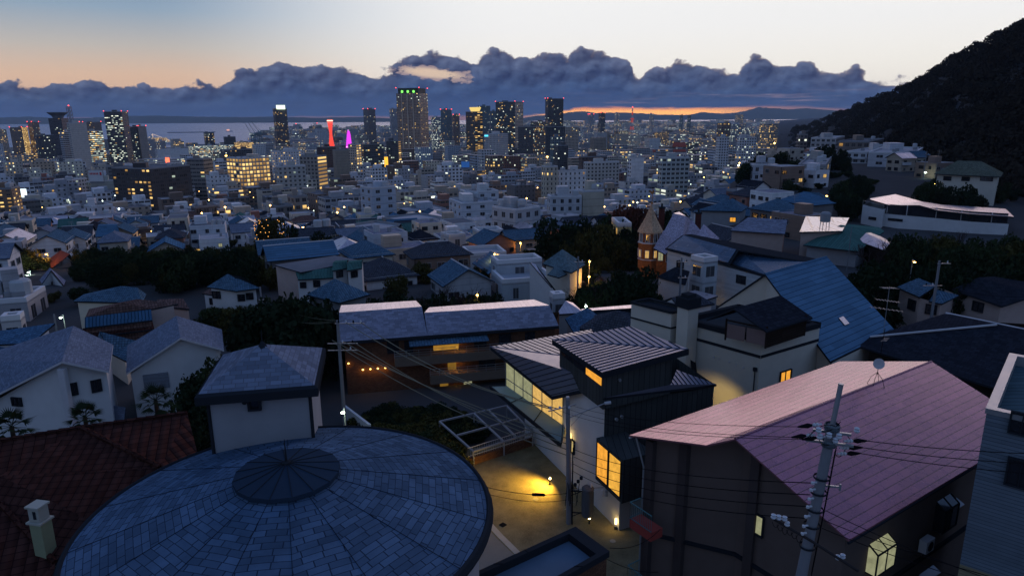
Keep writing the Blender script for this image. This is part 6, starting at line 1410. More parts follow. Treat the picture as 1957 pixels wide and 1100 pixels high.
# ---- weathercock house: brick turret with a spire, mauve roofs, chimneys
def turret_house():
 Yt = 118.0; p = PY(1240, 500, Yt); cx, cy = p.x, p.y
 B = Bld('brick_mansion', 'brick mansion with a lamp-lit orange turret, pointed spire and mauve slate roofs', 'mansion', Vector((cx, cy, 80)), 'spired brick mansion', 9)
 zt = PY(1240, 440, Yt).z; za = PY(1245, 392, Yt).z; zm = PY(1240, 462, Yt).z
 MBK = mat('brick_orange', (.30, .105, .035), .85, var=.35, scale=2, bump=.3, pattern='brick', pw=(.3, .1), pl=.12, pc=(.14, .07, .04))
 m = MB(); m.lathe((cx, cy, 70), [(1.95, 0), (1.95, zm - 70)], 8); B.part('turret_wall', m, MBK)
 m = MB(); m.lathe((cx, cy, zm), [(1.8, 0), (1.8, zt - zm)], 8); B.part('turret_gallery', m, mat('turret_timber', (.16, .07, .045), .8, var=.3))
 for k in range(8):
  a = 2 * math.pi * (k + .5) / 8; q = Vector((cx + 1.68 * math.cos(a), cy + 1.68 * math.sin(a), zm + .15)); add_window(B.T, q, (math.cos(a), math.sin(a), 0), .8, zt - zm - .5, 0, M_TRIMW, 1)
  q = Vector((cx + 1.83 * math.cos(a), cy + 1.83 * math.sin(a), zm - 2.6)); add_window(B.T, q, (math.cos(a), math.sin(a), 0), .75, 1.4, 'w', M_TRIMW, 1)
 m = MB(); m.lathe((cx, cy, zm - .1), [(2.08, 0), (2.12, .15), (1.9, .2)], 8); m.lathe((cx, cy, zm - 3.0), [(2.02, 0), (2.06, .15), (1.9, .2)], 8); B.part('turret_cornice', m, M_TRIMW)
 m = MB(); m.lathe((cx, cy, zt), [(2.25, -.25), (2.2, 0), (1.0, (za - zt) * .5), (.1, za - zt), (0, za - zt)], 8); B.part('spire', m, mat('spire_shingle', (.50, .34, .22), .7, var=.3, bump=.4, pattern='shingle', pw=(.3, .2), pl=.12, pc=(.14, .1, .07)))
 zv = PY(1247, 360, Yt).z; m = MB(); m.bar((cx + .1, cy, za - .2), (cx + .15, cy, zv), .05, n=6); m.lathe((cx + .1, cy, za + .1), [(0, 0), (.22, .15), (.22, .35), (0, .5)], 10)
 m.bar((cx - .5, cy, za + 1.3), (cx + .7, cy, za + 1.3), .04); m.bar((cx + .13, cy - .5, za + 1.45), (cx + .13, cy + .5, za + 1.45), .04)
 m.face(((cx - .25, cy, za + 2.0), (cx + .2, cy, za + 1.9), (cx + .5, cy, za + 2.3), (cx + .35, cy, za + 2.6), (cx + .05, cy, za + 2.35), (cx - .35, cy, za + 2.6))); B.part('weathervane', m, mat('vane_copper', (.30, .15, .05), .5, metal=.4))
 ze = 79.3
 E = [PY(1252, 474, 116), PY(1300, 486, 115), PY(1362, 468, 122), PY(1338, 452, 128)]; T = [PY(1287, 408, 123), PY(1311, 413, 123), PY(1322, 420, 126), PY(1298, 405, 127)]
 B.roof([(E[0], E[1], T[1], T[0]), (E[1], E[2], T[2], T[1]), (E[2], E[3], T[3], T[2]), (E[3], E[0], T[0], T[3])], M_MAUVE, th=.2); m = MB(); m.face([V3(t) + Vector((0, 0, .05)) for t in T]); B.part('roof_deck', m, M_PALE)
 B.roof([[PY(1268, 440, 118), PY(1249, 474, 114), PY(1272, 486, 113.5), PY(1290, 462, 117)], [PY(1345, 428, 123), PY(1320, 470, 117), PY(1366, 472, 117)], [PY(1345, 428, 123), PY(1366, 472, 117), PY(1375, 455, 121)]], M_MAUVE, th=.18, name='gable_roof')
 B.walls([p - Vector((0, 0, .1)) for p in E], MBK, inset=.4, zb=70)
 for w in ((0, 1262, 498, .9, 1.6, 'c'), (0, 1277, 501, .9, 1.6, 0), (0, 1292, 505, .9, 1.6, 'c')): B.win(0, *w, frame=M_TRIMW)
 for px, py, Y in ((1265, 398, 123), (1335, 408, 127)):
  t = PY(px, py, Y); m = MB(); m.box((t.x, t.y, 78), (.9, .9, t.z - 78)); ch = B.part('chimney', m, mat('brick_dark_red', (.09, .035, .03), .85, var=.3, bump=.3, pattern='brick', pw=(.3, .1), pl=.12)); m = MB(); m.box((t.x, t.y, t.z), (1.1, 1.1, .25)); m.lathe((t.x, t.y, t.z + .25), [(.2, 0), (.16, .6), (0, .6)], 8); m.build('chimney_pot', M_TRIM, ch)
 for dx, e in ((-2.6, 900), (1.2, 330)):
  l = bpy.data.lights.new('floodlight', 'SPOT'); l.energy = e; l.color = (1, .42, .05); l.spot_size = R(70); l.spot_blend = .6; l.shadow_soft_size = .15; o = bpy.data.objects.new('light_glow', l); COL.objects.link(o); o.location = (cx + dx, cy - 5.5, 72.6); o.rotation_euler = (Vector((cx, cy, 77)) - o.location).to_track_quat('-Z', 'Y').to_euler()
  T2 = thing('floodlight', 'low floodlight aimed at the brick turret, ' + ('left' if dx < 0 else 'right') + ' of its foot', 'lamp', (cx + dx, cy - 5.8, 72.3)); m = MB(); m.box((cx + dx, cy - 5.9, 72.3), (.3, .2, .25)); m.bar((cx + dx, cy - 5.9, 71.5), (cx + dx, cy - 5.9, 72.3), .04); m.build('housing', M_TRIM, T2); m = MB(); m.box((cx + dx, cy - 5.77, 72.34), (.24, .04, .18)); m.build('lens', lamp_mat('garden_bulb', (1, .72, .25), 14), T2); ALL.append(T2)
turret_house()

# yellow lit house behind the trees left of the mansion
block('guest_house', 'yellow lamp-lit house glimpsed behind the trees left of the spired brick mansion', 'house', 1176, 1181, 1207, 434, 136, phi=10, col=(.50, .41, .18), lit=.5, warm=1, a=.25, b=.3, fh=3, bay=2.4, ph=0)

# ---- curved white building on the slope
def curved():
 B = Bld('museum_building', 'curved white building with a long pale swept roof on the right slope', 'building', (1800, 410, 81), 'curved white building', 14)
 fr = [(1663, 381, 80.2), (1700, 392, 79.3), (1757, 392, 79.6), (1790, 401, 79.4), (1850, 408, 79.4), (1938, 414, 79.6)]; bk = [(1663, 379, 80.4), (1711, 371, 81.4), (1762, 385, 81), (1800, 391, 81), (1850, 394, 81), (1922, 399, 81)]
 fr = [PY(x, y, 163 - 2.5 * i) for i, (x, y, z) in enumerate(fr)]; bk = [PY(x, y, 178 - 2.5 * i) for i, (x, y, z) in enumerate(bk)]
 B.roof([(fr[i], fr[i + 1], bk[i + 1], bk[i]) for i in range(5)], M_PALE, th=.35)
 m = MB(); lo = [(1690, 408), (1720, 411), (1790, 417), (1850, 423), (1928, 428)]; P = [PY(x, y, 161 - 2.5 * i) for i, (x, y) in enumerate(lo)]
 for a, b in zip(P, P[1:]): m.face(((a.x, a.y, 64), (b.x, b.y, 64), b, a));
 B.part('wall', m, M_WW)
 m = MB()
 for a, b in zip(P, P[1:]):
  o = Vector((.3, 1.0, 0)); m.face((a + o, b + o, b + o + Vector((0, 0, 2.2)), a + o + Vector((0, 0, 2.2))))
 B.part('window_band', m, M_GLS)
 for f in (.05, .3, .5, .7, .9):
  i = min(3, int(f * 4)); a = P[i].lerp(P[i + 1], f * 4 - i) + Vector((.25, .8, 0)); m = MB(); m.bar((a.x, a.y, a.z), (a.x, a.y, a.z + 2.3), .1); B.part('column', m, M_TRIMW)
 L = [PY(1649, 391, 164), PY(1688, 400, 159), PY(1700, 394, 166), PY(1664, 386, 171)]; m = MB(); m.walls(L, 64); B.part('end_wall', m, M_WW)
 m = MB()
 for q in L[:2]: m.bar(q, q + Vector((0, 0, 1)), .04)
 m.bar(L[0] + Vector((0, 0, 1)), L[1] + Vector((0, 0, 1)), .04); B.part('railing', m, M_MET)
 d = (L[1] - L[0]).normalized(); n = Vector((d.y, -d.x, 0)); q = L[0].lerp(L[1], .55); add_window(B.T, Vector((q.x, q.y, 75.6)), n, 2.0, .7, 0)
 d = (P[1] - P[0]).normalized(); n = Vector((d.y, -d.x, 0)); q = P[0].lerp(P[1], .75); add_window(B.T, Vector((q.x, q.y, 75.6)), n, 3.2, .6, 0)
 FOOT.append((PZ(1720, 400, 79).x, PZ(1720, 400, 79).y, 12)); FOOT.append((PZ(1900, 410, 79).x, PZ(1900, 410, 79).y, 12))
curved()
B = simple('house', 'house whose flat pale panel roof gleams bright, with a water tank on legs', 'house', (1575, 430, 79), [[(1528, 443, 79.2), (1610, 441, 79.2), (1623, 416, 79.8), (1540, 413, 79.8)]], [(1530, 444, 79), (1609, 442, 79), (1620, 420, 79.4), (1540, 417, 79.4)], mat('roof_panel_bright', (.62, .58, .50), .30, var=.1, bump=.1, pattern='seam', pw=(2.2, 9), pl=.18, pc=(.16, .13, .11), spec=.7), M_WP, 'gleaming panel roof', inset=.2, foot=8)
p = PZ(1575, 440, 79.3); T = thing('water_tank', 'cylinder water tank on a four-legged stand over the gleaming panel roof', 'tank', tuple(p)); m = MB(); m.lathe((p.x, p.y, p.z + 1.6), [(.9, 0), (.9, 1.5), (.6, 1.8), (0, 1.85)], 14); m.build('tank', GREYP, T); m = MB()
for sx in (-.6, .6):
 for sy in (-.6, .6): m.bar((p.x + sx, p.y + sy, p.z), (p.x + sx * .9, p.y + sy * .9, p.z + 1.6), .06)
m.build('stand', M_MET, T); ALL.append(T)
simple('house', 'teal hip-roofed house below the gleaming panel roof', 'house', (1620, 455, 78), [[(1605, 430, 79.6), (1535, 468, 77), (1640, 480, 77), (1690, 442, 78.6)], [(1605, 430, 79.6), (1690, 442, 78.6), (1680, 434, 78.4), (1612, 427, 79)]], [(1540, 469, 76.8), (1638, 480, 76.8), (1686, 444, 78.2), (1606, 434, 78.8)], M_GREEN, M_WG, foot=8, inset=.3)
simple('house', 'dark timber house with a small pale gable roof amid the bare trees', 'house', (1670, 460, 78), [[(1655, 445, 79), (1640, 460, 77.8), (1690, 478, 77.4), (1700, 466, 78.4)], [(1655, 445, 79), (1700, 466, 78.4), (1703, 462, 77.8), (1668, 444, 78.4)]], [(1642, 461, 77.6), (1690, 479, 77.2), (1700, 467, 78), (1656, 449, 78.4)], M_PALE, M_WOOD, foot=5, inset=.2)
simple('villa', 'hip-roofed villa with greenish tiles standing alone under the mountain', 'villa', (1850, 325, 84), [[(1830, 307, 87), (1785, 332, 83.4), (1912, 338, 83.4), (1875, 308, 87)], [(1875, 308, 87), (1912, 338, 83.4), (1918, 330, 83.6)], [(1830, 307, 87), (1875, 308, 87), (1918, 330, 83.6), (1800, 326, 83.6)], [(1830, 307, 87), (1800, 326, 83.6), (1785, 332, 83.4)]], [(1788, 333, 83.2), (1910, 339, 83.2), (1914, 331, 83.4), (1802, 327, 83.4)], mat('roof_moss_tile', (.12, .13, .10), .7, var=.4, bump=.4, pattern='tile', pw=(.3, .3), pl=.12), M_WC, 'hip-roofed villa', foot=14, inset=.5, wins=[(0, 1810, 345, 2, 1.2, 0), (0, 1845, 346, 2, 1.2, 0), (0, 1885, 346, 3, 1.3, 0)])
B = simple('house', 'tan-walled house with a glinting blue tile roof before the right utility pole', 'house', (1760, 570, 79), [[(1755, 531, 80.8), (1714, 548, 79.4), (1757, 567, 79.2), (1790, 545, 80.6)], [(1790, 553, 79.8), (1775, 575, 78.7), (1800, 580, 78.7), (1833, 564, 79.4)]], [(1716, 550, 79.2), (1757, 568, 79), (1800, 580, 78.6), (1832, 560, 79), (1760, 534, 79.8)], M_TILEB, M_WP, 'glinting blue tile roof', foot=7, inset=.25, wins=[(0, 1742, 592, 1.3, 1.3, 0), (1, 1778, 600, 1.2, 1.2, 0)])
simple('house', 'dark hip-roofed house with tan walls at the right edge beyond the utility pole', 'house', (1890, 555, 80), [[(1870, 530, 81.4), (1820, 552, 79.4), (1915, 585, 78.8), (1985, 562, 80)], [(1870, 530, 81.4), (1985, 562, 80), (2000, 545, 79.6), (1900, 528, 81)]], [(1824, 554, 79.2), (1914, 586, 78.6), (1980, 563, 79.6), (1880, 534, 80.4)], M_BLK, M_WP, foot=8, inset=.3, wins=[(0, 1868, 595, 1.4, 1.2, 0)])
simple('house', 'dark slate-roofed house between the solar-panelled house and red-brown apartments', 'house', (1450, 430, 79), [[(1395, 440, 78), (1430, 415, 80), (1505, 420, 80), (1500, 447, 77.8)]], [(1396, 441, 77.8), (1500, 448, 77.6), (1504, 424, 79.4), (1430, 419, 79.4)], M_LGR, M_WP, foot=9, inset=.3)
simple('house', 'hip-roofed dark house with a lit yellow window in front of the red-brown apartments', 'house', (1385, 405, 76), [[(1400, 379, 79.4), (1335, 402, 76), (1418, 404, 76)], [(1400, 379, 79.4), (1418, 404, 76), (1430, 395, 76.4)], [(1400, 379, 79.4), (1430, 395, 76.4), (1350, 396, 76.4), (1335, 402, 76)]], [(1337, 403, 75.8), (1417, 405, 75.8), (1428, 396, 76.2), (1352, 397, 76.2)], M_TILEB, M_WG, 'dark hip roof with lit window', foot=9, inset=.4, wins=[(0, 1400, 424, 1.5, 1.2, 'o')])
simple('house', 'white-walled house with a blue-grey hip roof right of the red-brown apartments', 'house', (1545, 380, 76), [[(1540, 366, 78.6), (1506, 383, 75.8), (1585, 388, 75.8), (1565, 368, 78.6)], [(1540, 366, 78.6), (1565, 368, 78.6), (1590, 381, 76), (1515, 378, 76)], [(1565, 368, 78.6), (1585, 388, 75.8), (1590, 381, 76)]], [(1508, 384, 75.6), (1584, 389, 75.6), (1588, 382, 75.8), (1516, 379, 75.8)], M_TILEB, M_WW, foot=9, inset=.4, wins=[(0, 1524, 393, 1.5, 1.2, 0), (0, 1540, 393, 1.2, 1.2, 0), (0, 1565, 396, 1.6, 1.2, 0)])
simple('house', 'small grey hip roof nestled before the white-walled blue-grey hip house', 'house', (1570, 398, 75), [[(1568, 390, 76.8), (1537, 404, 74.6), (1590, 408, 74.6)], [(1568, 390, 76.8), (1590, 408, 74.6), (1604, 400, 74.8)], [(1568, 390, 76.8), (1604, 400, 74.8), (1545, 400, 74.8), (1537, 404, 74.6)]], [(1539, 405, 74.4), (1589, 409, 74.4), (1602, 401, 74.6), (1547, 401, 74.6)], M_LGR, M_WG, foot=6, inset=.3)
# red-roofed temple and other mid accents
B = simple('temple', 'building with two tiers of long red-brown roofs in the middle distance', 'temple', (1290, 292, 45), [[(1247, 286, 47), (1247, 291, 45), (1312, 290, 45), (1310, 285, 47)]], [(1250, 292, 44.5), (1312, 291, 44.5), (1314, 284, 44.5), (1250, 284, 44.5)], mat('roof_vermilion', (.20, .06, .045), .7, var=.3), M_WW, 'red-roofed temple', foot=30, th=.5)
for f in ([(1262, 295, 41), (1262, 300, 40), (1316, 299, 40), (1314, 294, 41)], [(1287, 272, 49), (1285, 281, 48), (1312, 281, 48), (1310, 272, 49)]): B.roof([f], MATS['roof_vermilion'], .5)
simple('hotel_annex', 'blue mansard-roofed annex in front of the broad white building', 'building', (206, 445, 68), [[(187, 431, 70.5), (182, 453, 66), (231, 450, 66), (224, 430, 70.5)], [(187, 431, 70.5), (224, 430, 70.5), (226, 428, 70.5), (189, 428, 70.5)]], [(184, 454, 65.8), (230, 451, 65.8), (230, 444, 66.5), (186, 446, 66.5)], M_BLUE, M_WC, 'blue mansard annex', foot=8, inset=.3, wins=[(0, 220, 463, 2.2, 1.1, 'c')])
simple('house', 'white house with deep blue zigzag gables under a lit cafe front', 'house', (795, 475, 70), [[(757, 467, 72.4), (765, 474, 70.4), (797, 478, 70.2), (806, 467, 72.4)], [(806, 467, 72.4), (797, 478, 70.2), (825, 486, 69.8), (818, 470, 72)]], [(764, 476, 70.2), (797, 480, 70), (824, 487, 69.6), (812, 470, 70.8), (762, 469, 70.8)], mat('roof_royal_blue', (.03, .10, .24), .45, var=.2, pattern='seam', pw=(.5, 4), pl=.1), M_WC, 'blue zigzag gables', foot=8, inset=.2, wins=[(0, 790, 486, 1.6, 1.1, 'b')])
simple('school_annex', 'red brick building with a bright blue flat roof left of the tan school wing', 'building', (550, 445, 66), [[(499, 449, 66.5), (528, 457, 66.2), (590, 438, 66.8), (560, 434, 66.8)]], [(499, 450, 66.3), (528, 458, 66), (589, 439, 66.6), (560, 435, 66.6)], mat('roof_sky_blue', (.09, .19, .29), .5, var=.2, pattern='seam', pw=(.6, 4), pl=.08), mat('brick_pink', (.28, .13, .10), .85, var=.3), 'bright blue flat roof', foot=11, inset=.2)
block('house', 'beige house with white twin pillars beside the bright blue flat roof', 'house', 585, 606, 640, 442, 190, phi=30, col=(.30, .26, .25), lit=.05, a=.35, b=.4, bay=5)
block('house', 'white cubic house with a black garage door left of the cream flat-roofed house', 'house', 842, 858, 890, 455, 165, phi=28, col=(.48, .47, .46), lit=.08, a=.36, b=.4, bay=4, ph=0, short='white cubic house')
block('house', 'cream flat-roofed house with bright sky-reflecting roof right of the white cubic house', 'house', 903, 914, 962, 447, 175, phi=20, col=(.48, .44, .36), lit=.05, a=.38, b=.4, bay=5, ph=0)
block('house', 'long white house with a ribbed pale roof above the bare trees', 'house', 890, 896, 968, 492, 135, phi=10, col=(.45, .48, .50), lit=0, a=.4, b=.4, bay=5, ph=0)
block('house', 'white cubic house with roof vents above the bare trees, left of the ribbed pale roof', 'house', 796, 803, 830, 506, 125, phi=15, col=(.45, .46, .48), lit=0, a=.35, b=.4, bay=4, ph=0)
block('apartment_building', 'white apartments with lit golden stair windows left of the brown treetops', 'apartment building', 940, 985, 1033, 405, 200, phi=35, col=(.42, .43, .45), lit=.25, warm=1, a=.28, b=.4, bay=3.6, short='golden stair apartments')
block('apartment_building', 'narrow lamp-lit side of an apartment house facing the dark park', 'apartment building', 124, 150, 168, 495, 150, phi=40, col=(.38, .33, .28), lit=.08, warm=1, a=.3, b=.4)
simple('house', 'house with dark red gable roof by the lamp-lit road at the left', 'house', (108, 490, 70), [[(116, 478, 73), (82, 503, 69.5), (100, 512, 69.3), (134, 485, 72)], [(116, 478, 73), (134, 485, 72), (140, 500, 69.6), (122, 480, 72.6)]], [(84, 504, 69.3), (100, 512, 69.1), (138, 500, 69.4), (116, 484, 71)], mat('roof_vermilion', (.20, .06, .045), .7, var=.3), M_WP, 'dark red gable roof', foot=8, inset=.3)
simple('house', 'pale A-frame gabled house behind the pale grey apartment building', 'house', (98, 535, 74), [[(95, 511, 77.2), (75, 535, 73.6), (80, 542, 73.4), (98, 516, 77)], [(95, 511, 77.2), (98, 516, 77), (122, 545, 73.2), (126, 536, 73.4)]], [(77, 543, 73.2), (97, 518, 76.6), (121, 546, 73), (124, 538, 73.2), (95, 514, 76.6), (76, 536, 73.4)], M_LGR, M_WW, foot=6, inset=.2, wins=[(0, 92, 557, 1.2, 1, 'c'), (0, 104, 548, 1.1, 1, 0)])
simple('house', 'house with a wide blue tile hip roof left of the park trees', 'house', (205, 560, 77), [[(232, 546, 79.6), (140, 575, 76.4), (272, 578, 76.4), (262, 549, 79.4)], [(262, 549, 79.4), (272, 578, 76.4), (280, 562, 76.8)], [(232, 546, 79.6), (262, 549, 79.4), (280, 562, 76.8), (160, 562, 76.8), (140, 575, 76.4)]], [(142, 577, 76.2), (270, 580, 76.2), (276, 564, 76.6), (160, 564, 76.6)], M_TILEB, M_WC, 'wide blue hip roof', foot=10, inset=.4)
simple('house', 'white house with a blue tile hip roof right of the park trees', 'house', (445, 545, 77), [[(435, 523, 80), (395, 548, 76.8), (452, 556, 76.4)], [(435, 523, 80), (452, 556, 76.4), (498, 550, 76.6), (460, 527, 79.6)], [(435, 523, 80), (460, 527, 79.6), (498, 550, 76.6), (440, 538, 77), (395, 548, 76.8)]], [(398, 550, 76.6), (452, 557, 76.2), (494, 551, 76.4), (440, 540, 76.8)], M_TILEB, M_WW, 'blue hip house by the park', foot=8, inset=.4, wins=[(0, 415, 570, 1.3, 1.1, 0), (1, 462, 575, 1, 1, 0), (1, 478, 572, 1, 1, 0)])
simple('house', 'small brown-roofed front house of the white blue-tiled house', 'house', (415, 560, 76), [[(412, 544, 77.2), (386, 560, 75.4), (428, 566, 75.2), (448, 556, 76.2)]], [(388, 562, 75.2), (428, 567, 75), (446, 558, 75.6), (412, 548, 76.4)], M_BRN, M_WW, foot=4, inset=.2, wins=[(0, 410, 582, 1.4, 1, 0)])
simple('house', 'dark roofed house with tan walls between blue skirt roof and hedge', 'house', (330, 580, 77), [[(300, 572, 78.6), (300, 584, 77.4), (362, 590, 76.8), (350, 570, 78.4)]], [(302, 586, 77.2), (362, 592, 76.6), (350, 574, 77.6), (304, 574, 77.8)], M_BRN, M_WP, foot=5, inset=.15)

# pergola frame in the garden, railing and low wall behind the courtyard
def pergola():
 a, b, c, d = PZ(840, 805, 73.6), PZ(968, 775, 73.6), PZ(1018, 826, 73.6), PZ(905, 862, 73.6); T = thing('pergola', 'white open frame pergola in the garden left of the folded-roof house', 'pergola', tuple((a + c) / 2)); FOOT.append(((a.x + c.x) / 2, (a.y + c.y) / 2, 4))
 def beam(p, q, r=.10): m = MB(); m.bar(p, q, r); m.build('beam', GREYP, T)
 for p, q in ((a, b), (b, c), (c, d), (d, a), (a.lerp(b, .5), d.lerp(c, .5)), (a.lerp(d, .5), b.lerp(c, .5)), (a.lerp(b, .72), d.lerp(c, .72))): beam(p, q)
 for p in (a, b, c, d, a.lerp(b, .5), d.lerp(c, .5)): m = MB(); m.bar((p.x, p.y, 71.5), p, .08); m.build('post', GREYP, T)
 ALL.append(T)
 a, b = PZ(895, 888, 72.4), PZ(1018, 848, 72.4); m = MB(); d = (b - a).normalized(); n = Vector((d.y, -d.x, 0)) * .15; m.prism([((a - n).x, (a - n).y), ((b - n).x, (b - n).y), ((b + n).x, (b + n).y), ((a + n).x, (a + n).y)][::-1], 71.8, 73.0); T = thing('garden_fence', 'low brick wall with a metal railing closing the gravel courtyard', 'fence', tuple(a)); m.build('wall', M_WB, T)
 m = MB(); u = Vector((0, 0, 1))
 for z in (.75, 1.5): m.bar(a + u * z, b + u * z, .025)
 for i in range(30): p = a.lerp(b, i / 29); m.bar(p + u * .6, p + u * 1.5, .015, cap=False)
 m.build('railing', M_MET, T); ALL.append(T)
 # lamp-lit lane wall
 a, b = PZ(650, 815, 72.2), PZ(708, 812, 72.2); a2, b2 = PZ(652, 770, 72.5), PZ(668, 790, 72.5)
 T = thing('retaining_wall', 'pale lane wall lit by a white street lamp behind the round roof', 'wall', tuple(a2)); m = MB(); p, q = PZ(660, 800, 72.2), PZ(708, 838, 72.2); d = (q - p).normalized(); n = Vector((d.y, -d.x, 0)) * .12; m.prism([((p - n).x, (p - n).y), ((q - n).x, (q - n).y), ((q + n).x, (q + n).y), ((p + n).x, (p + n).y)][::-1], 71, 73.6); m.build('wall', M_WW, T); ALL.append(T)
pergola()
# ------------------------------------------------------------------ the rest of the town
FILL = []     # (object, description) waiting for its label
SHORT = [('tan school wing with', 'tan school wing'), ('big white stepped house, lower', 'white stepped house'), ('whole front glows golden', 'golden hotel'), ('wide dark apartment block with', 'wide dark apartment block'),
   ('tallest tower', 'tallest brown tower'), ('plain cream box', 'plain cream box'), ('broad white building with', 'broad white building'), ('red brick block with', 'red brick block'), ('light blue-grey four', 'light blue-grey block'),
   ('white hotel block', 'white hotel block'), ('black stepped office', 'black stepped office'), ('long white gridded', 'white gridded building'), ('red-brown banded', 'red-brown banded apartments'), ('broad teal glass', 'broad teal office tower'),
   ('flared yellow', 'yellow-crowned tower'), ('slim dark hotel', 'lit-crowned hotel tower'), ('zigzag stair on', 'beige zigzag-stair apartments'), ('green mansard', 'green mansard office'), ('staggered white balconies', 'white-balconied dark block'),
   ('cream building with small', 'small-windowed cream building'), ('tall white slab block', 'white slab block'), ('corridors before the mountain', 'corridor-lit white apartments'), ('tall blank white slab', 'blank white slab tower'), ('pale green lit floors', 'pale green lit tower'),
   ('blank greenish wall', 'greenish blank wall'), ('terrace-topped building', 'terrace-topped building'), ('long low shopping hall', 'long shopping hall'), ('balconies below the mountain', 'balconied white apartments'), ('white flat-roofed villa', 'white slope villa'),
   ('lamps on every balcony', 'lamp-balcony apartments'), ('dark window bands', 'banded grey tower'), ('warm light at every door', 'white corridor apartments')]
SL = []
for lab, px, py, Y in LAND:
 sh = lab if len(lab.split()) <= 5 else next((b for a, b in SHORT if a in lab), None)
 if sh: SL.append((sh, px, py, Y))
LITC = [('w', .45), ('c', .35), ('o', .2)]
def pick_lit():
 r = rnd.random();
 return 'w' if r < .45 else ('c' if r < .8 else 'o')
WALLC = [('white', (.68, .69, .71)), ('white', (.60, .62, .67)), ('cream', (.60, .55, .46)), ('grey', (.38, .39, .42)), ('pale blue', (.42, .48, .56)), ('tan', (.40, .33, .26)), ('brown', (.20, .14, .11)), ('beige', (.48, .42, .35)), ('dark grey', (.14, .14, .15)), ('red-brown', (.26, .12, .09))]
ROOFM = [('dark tiled', M_TILE), ('blue tiled', M_TILEB), ('brown tiled', M_BRN), ('slate', M_SH2), ('black slate', M_BLK), ('green metal', M_GREEN), ('blue metal', M_BLUE), ('pale metal', M_PALE)]
RW = [.26, .22, .12, .12, .1, .05, .05, .08]
def filler_house(x, y, w, d, rot):
 zg = min(ground(x + sx * w / 2, y + sy * d / 2) for sx in (-1, 1) for sy in (-1, 1)) - .5; st = rnd.choice((1, 2, 2, 2) if y > 130 else (1, 2, 2)); h = .5 + 2.75 * st
 wn, wc = rnd.choices(WALLC, [.2, .18, .14, .14, .06, .1, .05, .1, .02, .03])[0]
 flat = rnd.random() < (.30 if y > 130 else .12)
 if flat: h += rnd.choice((0, 2.7, 2.7))
 T = thing('house', None, 'house', (x, y, zg), 'houses filling the old quarter'); ca, sa = math.cos(rot), math.sin(rot)
 def Wp(u, v, z): return Vector((x + u * ca - v * sa, y + u * sa + v * ca, zg + z))
 hw, hd = w / 2, d / 2; cn = [(-hw, -hd), (hw, -hd), (hw, hd), (-hw, hd)]
 m = MB(); kw = dict(col=(*wc, -1), win=(.6, .5, 0))
 kind = 'flat' if flat else rnd.choice(('hip', 'gable', 'gable')); rh = min(w, d) * .27
 for i in range(4):
  a, b = cn[i], cn[(i + 1) % 4]
  pts = [Wp(*a, 0), Wp(*b, 0), Wp(*b, h), Wp(*a, h)]
  if kind == 'gable' and i in (1, 3): pts.insert(3, Wp((a[0] + b[0]) / 2, 0, h + rh))
  m.face(pts, **kw)
 m.build('wall', FAC, T)
 o = .5; m = MB()
 if kind == 'flat':
  rn, rm = 'flat', rnd.choice((CONC, DARKR, CONC, M_LGR))
  m.face([Wp(*c, h - .25) for c in cn])
  for i in range(4):
   a, b = cn[i], cn[(i + 1) % 4]; ai, bi = (a[0] * .95, a[1] * .95), (b[0] * .95, b[1] * .95)
   m.face((Wp(*a, h), Wp(*b, h), Wp(*bi, h), Wp(*ai, h)), 1); m.face((Wp(*bi, h - .25), Wp(*ai, h - .25), Wp(*ai, h), Wp(*bi, h)), 1)
  m.build('roof', [rm, M_TRIMW], T)
  if rnd.random() < .6:
   k = MB(); k.box(tuple(Wp((rnd.random() - .5) * w * .4, (rnd.random() - .3) * d * .4, h - .2)), (w * .35, d * .35, 2.3), rot, **kw); k.build('penthouse', FAC, T)
  for _ in range(rnd.randint(0, 2)):
   k = MB(); p = Wp((rnd.random() - .5) * w * .7, (rnd.random() - .5) * d * .7, h - .25)
   if rnd.random() < .5: k.lathe(tuple(p), [(.7, 0), (.7, 1.6), (0, 1.7)], 10); k.build('water_tank', TANK, T)
   else: k.box(tuple(p), (1, .6, .9), rot); k.build('air_unit', GREYP, T)
 else:
  rn, rm = rnd.choices(ROOFM, RW)[0]; e = h - .05 - o * rh / hd
  W2, D2 = hw + o, hd + o
  if kind == 'gable':
   m.slab((Wp(-W2, -D2, e), Wp(W2, -D2, e), Wp(W2, 0, h + rh), Wp(-W2, 0, h + rh)), .16, 0, 1); m.slab((Wp(W2, D2, e), Wp(-W2, D2, e), Wp(-W2, 0, h + rh), Wp(W2, 0, h + rh)), .16, 0, 1)
  else:
   r = max(0, hw - hd)
   A = [Wp(-W2, -D2, e), Wp(W2, -D2, e), Wp(W2, D2, e), Wp(-W2, D2, e)]; r0, r1 = Wp(-r - .01, 0, h + rh), Wp(r + .01, 0, h + rh)
   m.slab((A[0], A[1], r1, r0), .16, 0, 1); m.slab((A[1], A[2], r1), .16, 0, 1); m.slab((A[2], A[3], r0, r1), .16, 0, 1); m.slab((A[3], A[0], r0), .16, 0, 1)
  m.build('roof', [rm, M_TRIM], T)
  k = MB(); k.bar(Wp(-max(.1, hw - hd if kind == 'hip' else W2), 0, h + rh + .03), Wp(max(.1, hw - hd if kind == 'hip' else W2), 0, h + rh + .03), .11, n=6); k.build('ridge', rm if rnd.random() < .6 else M_TRIMW, T)
 lit = 0
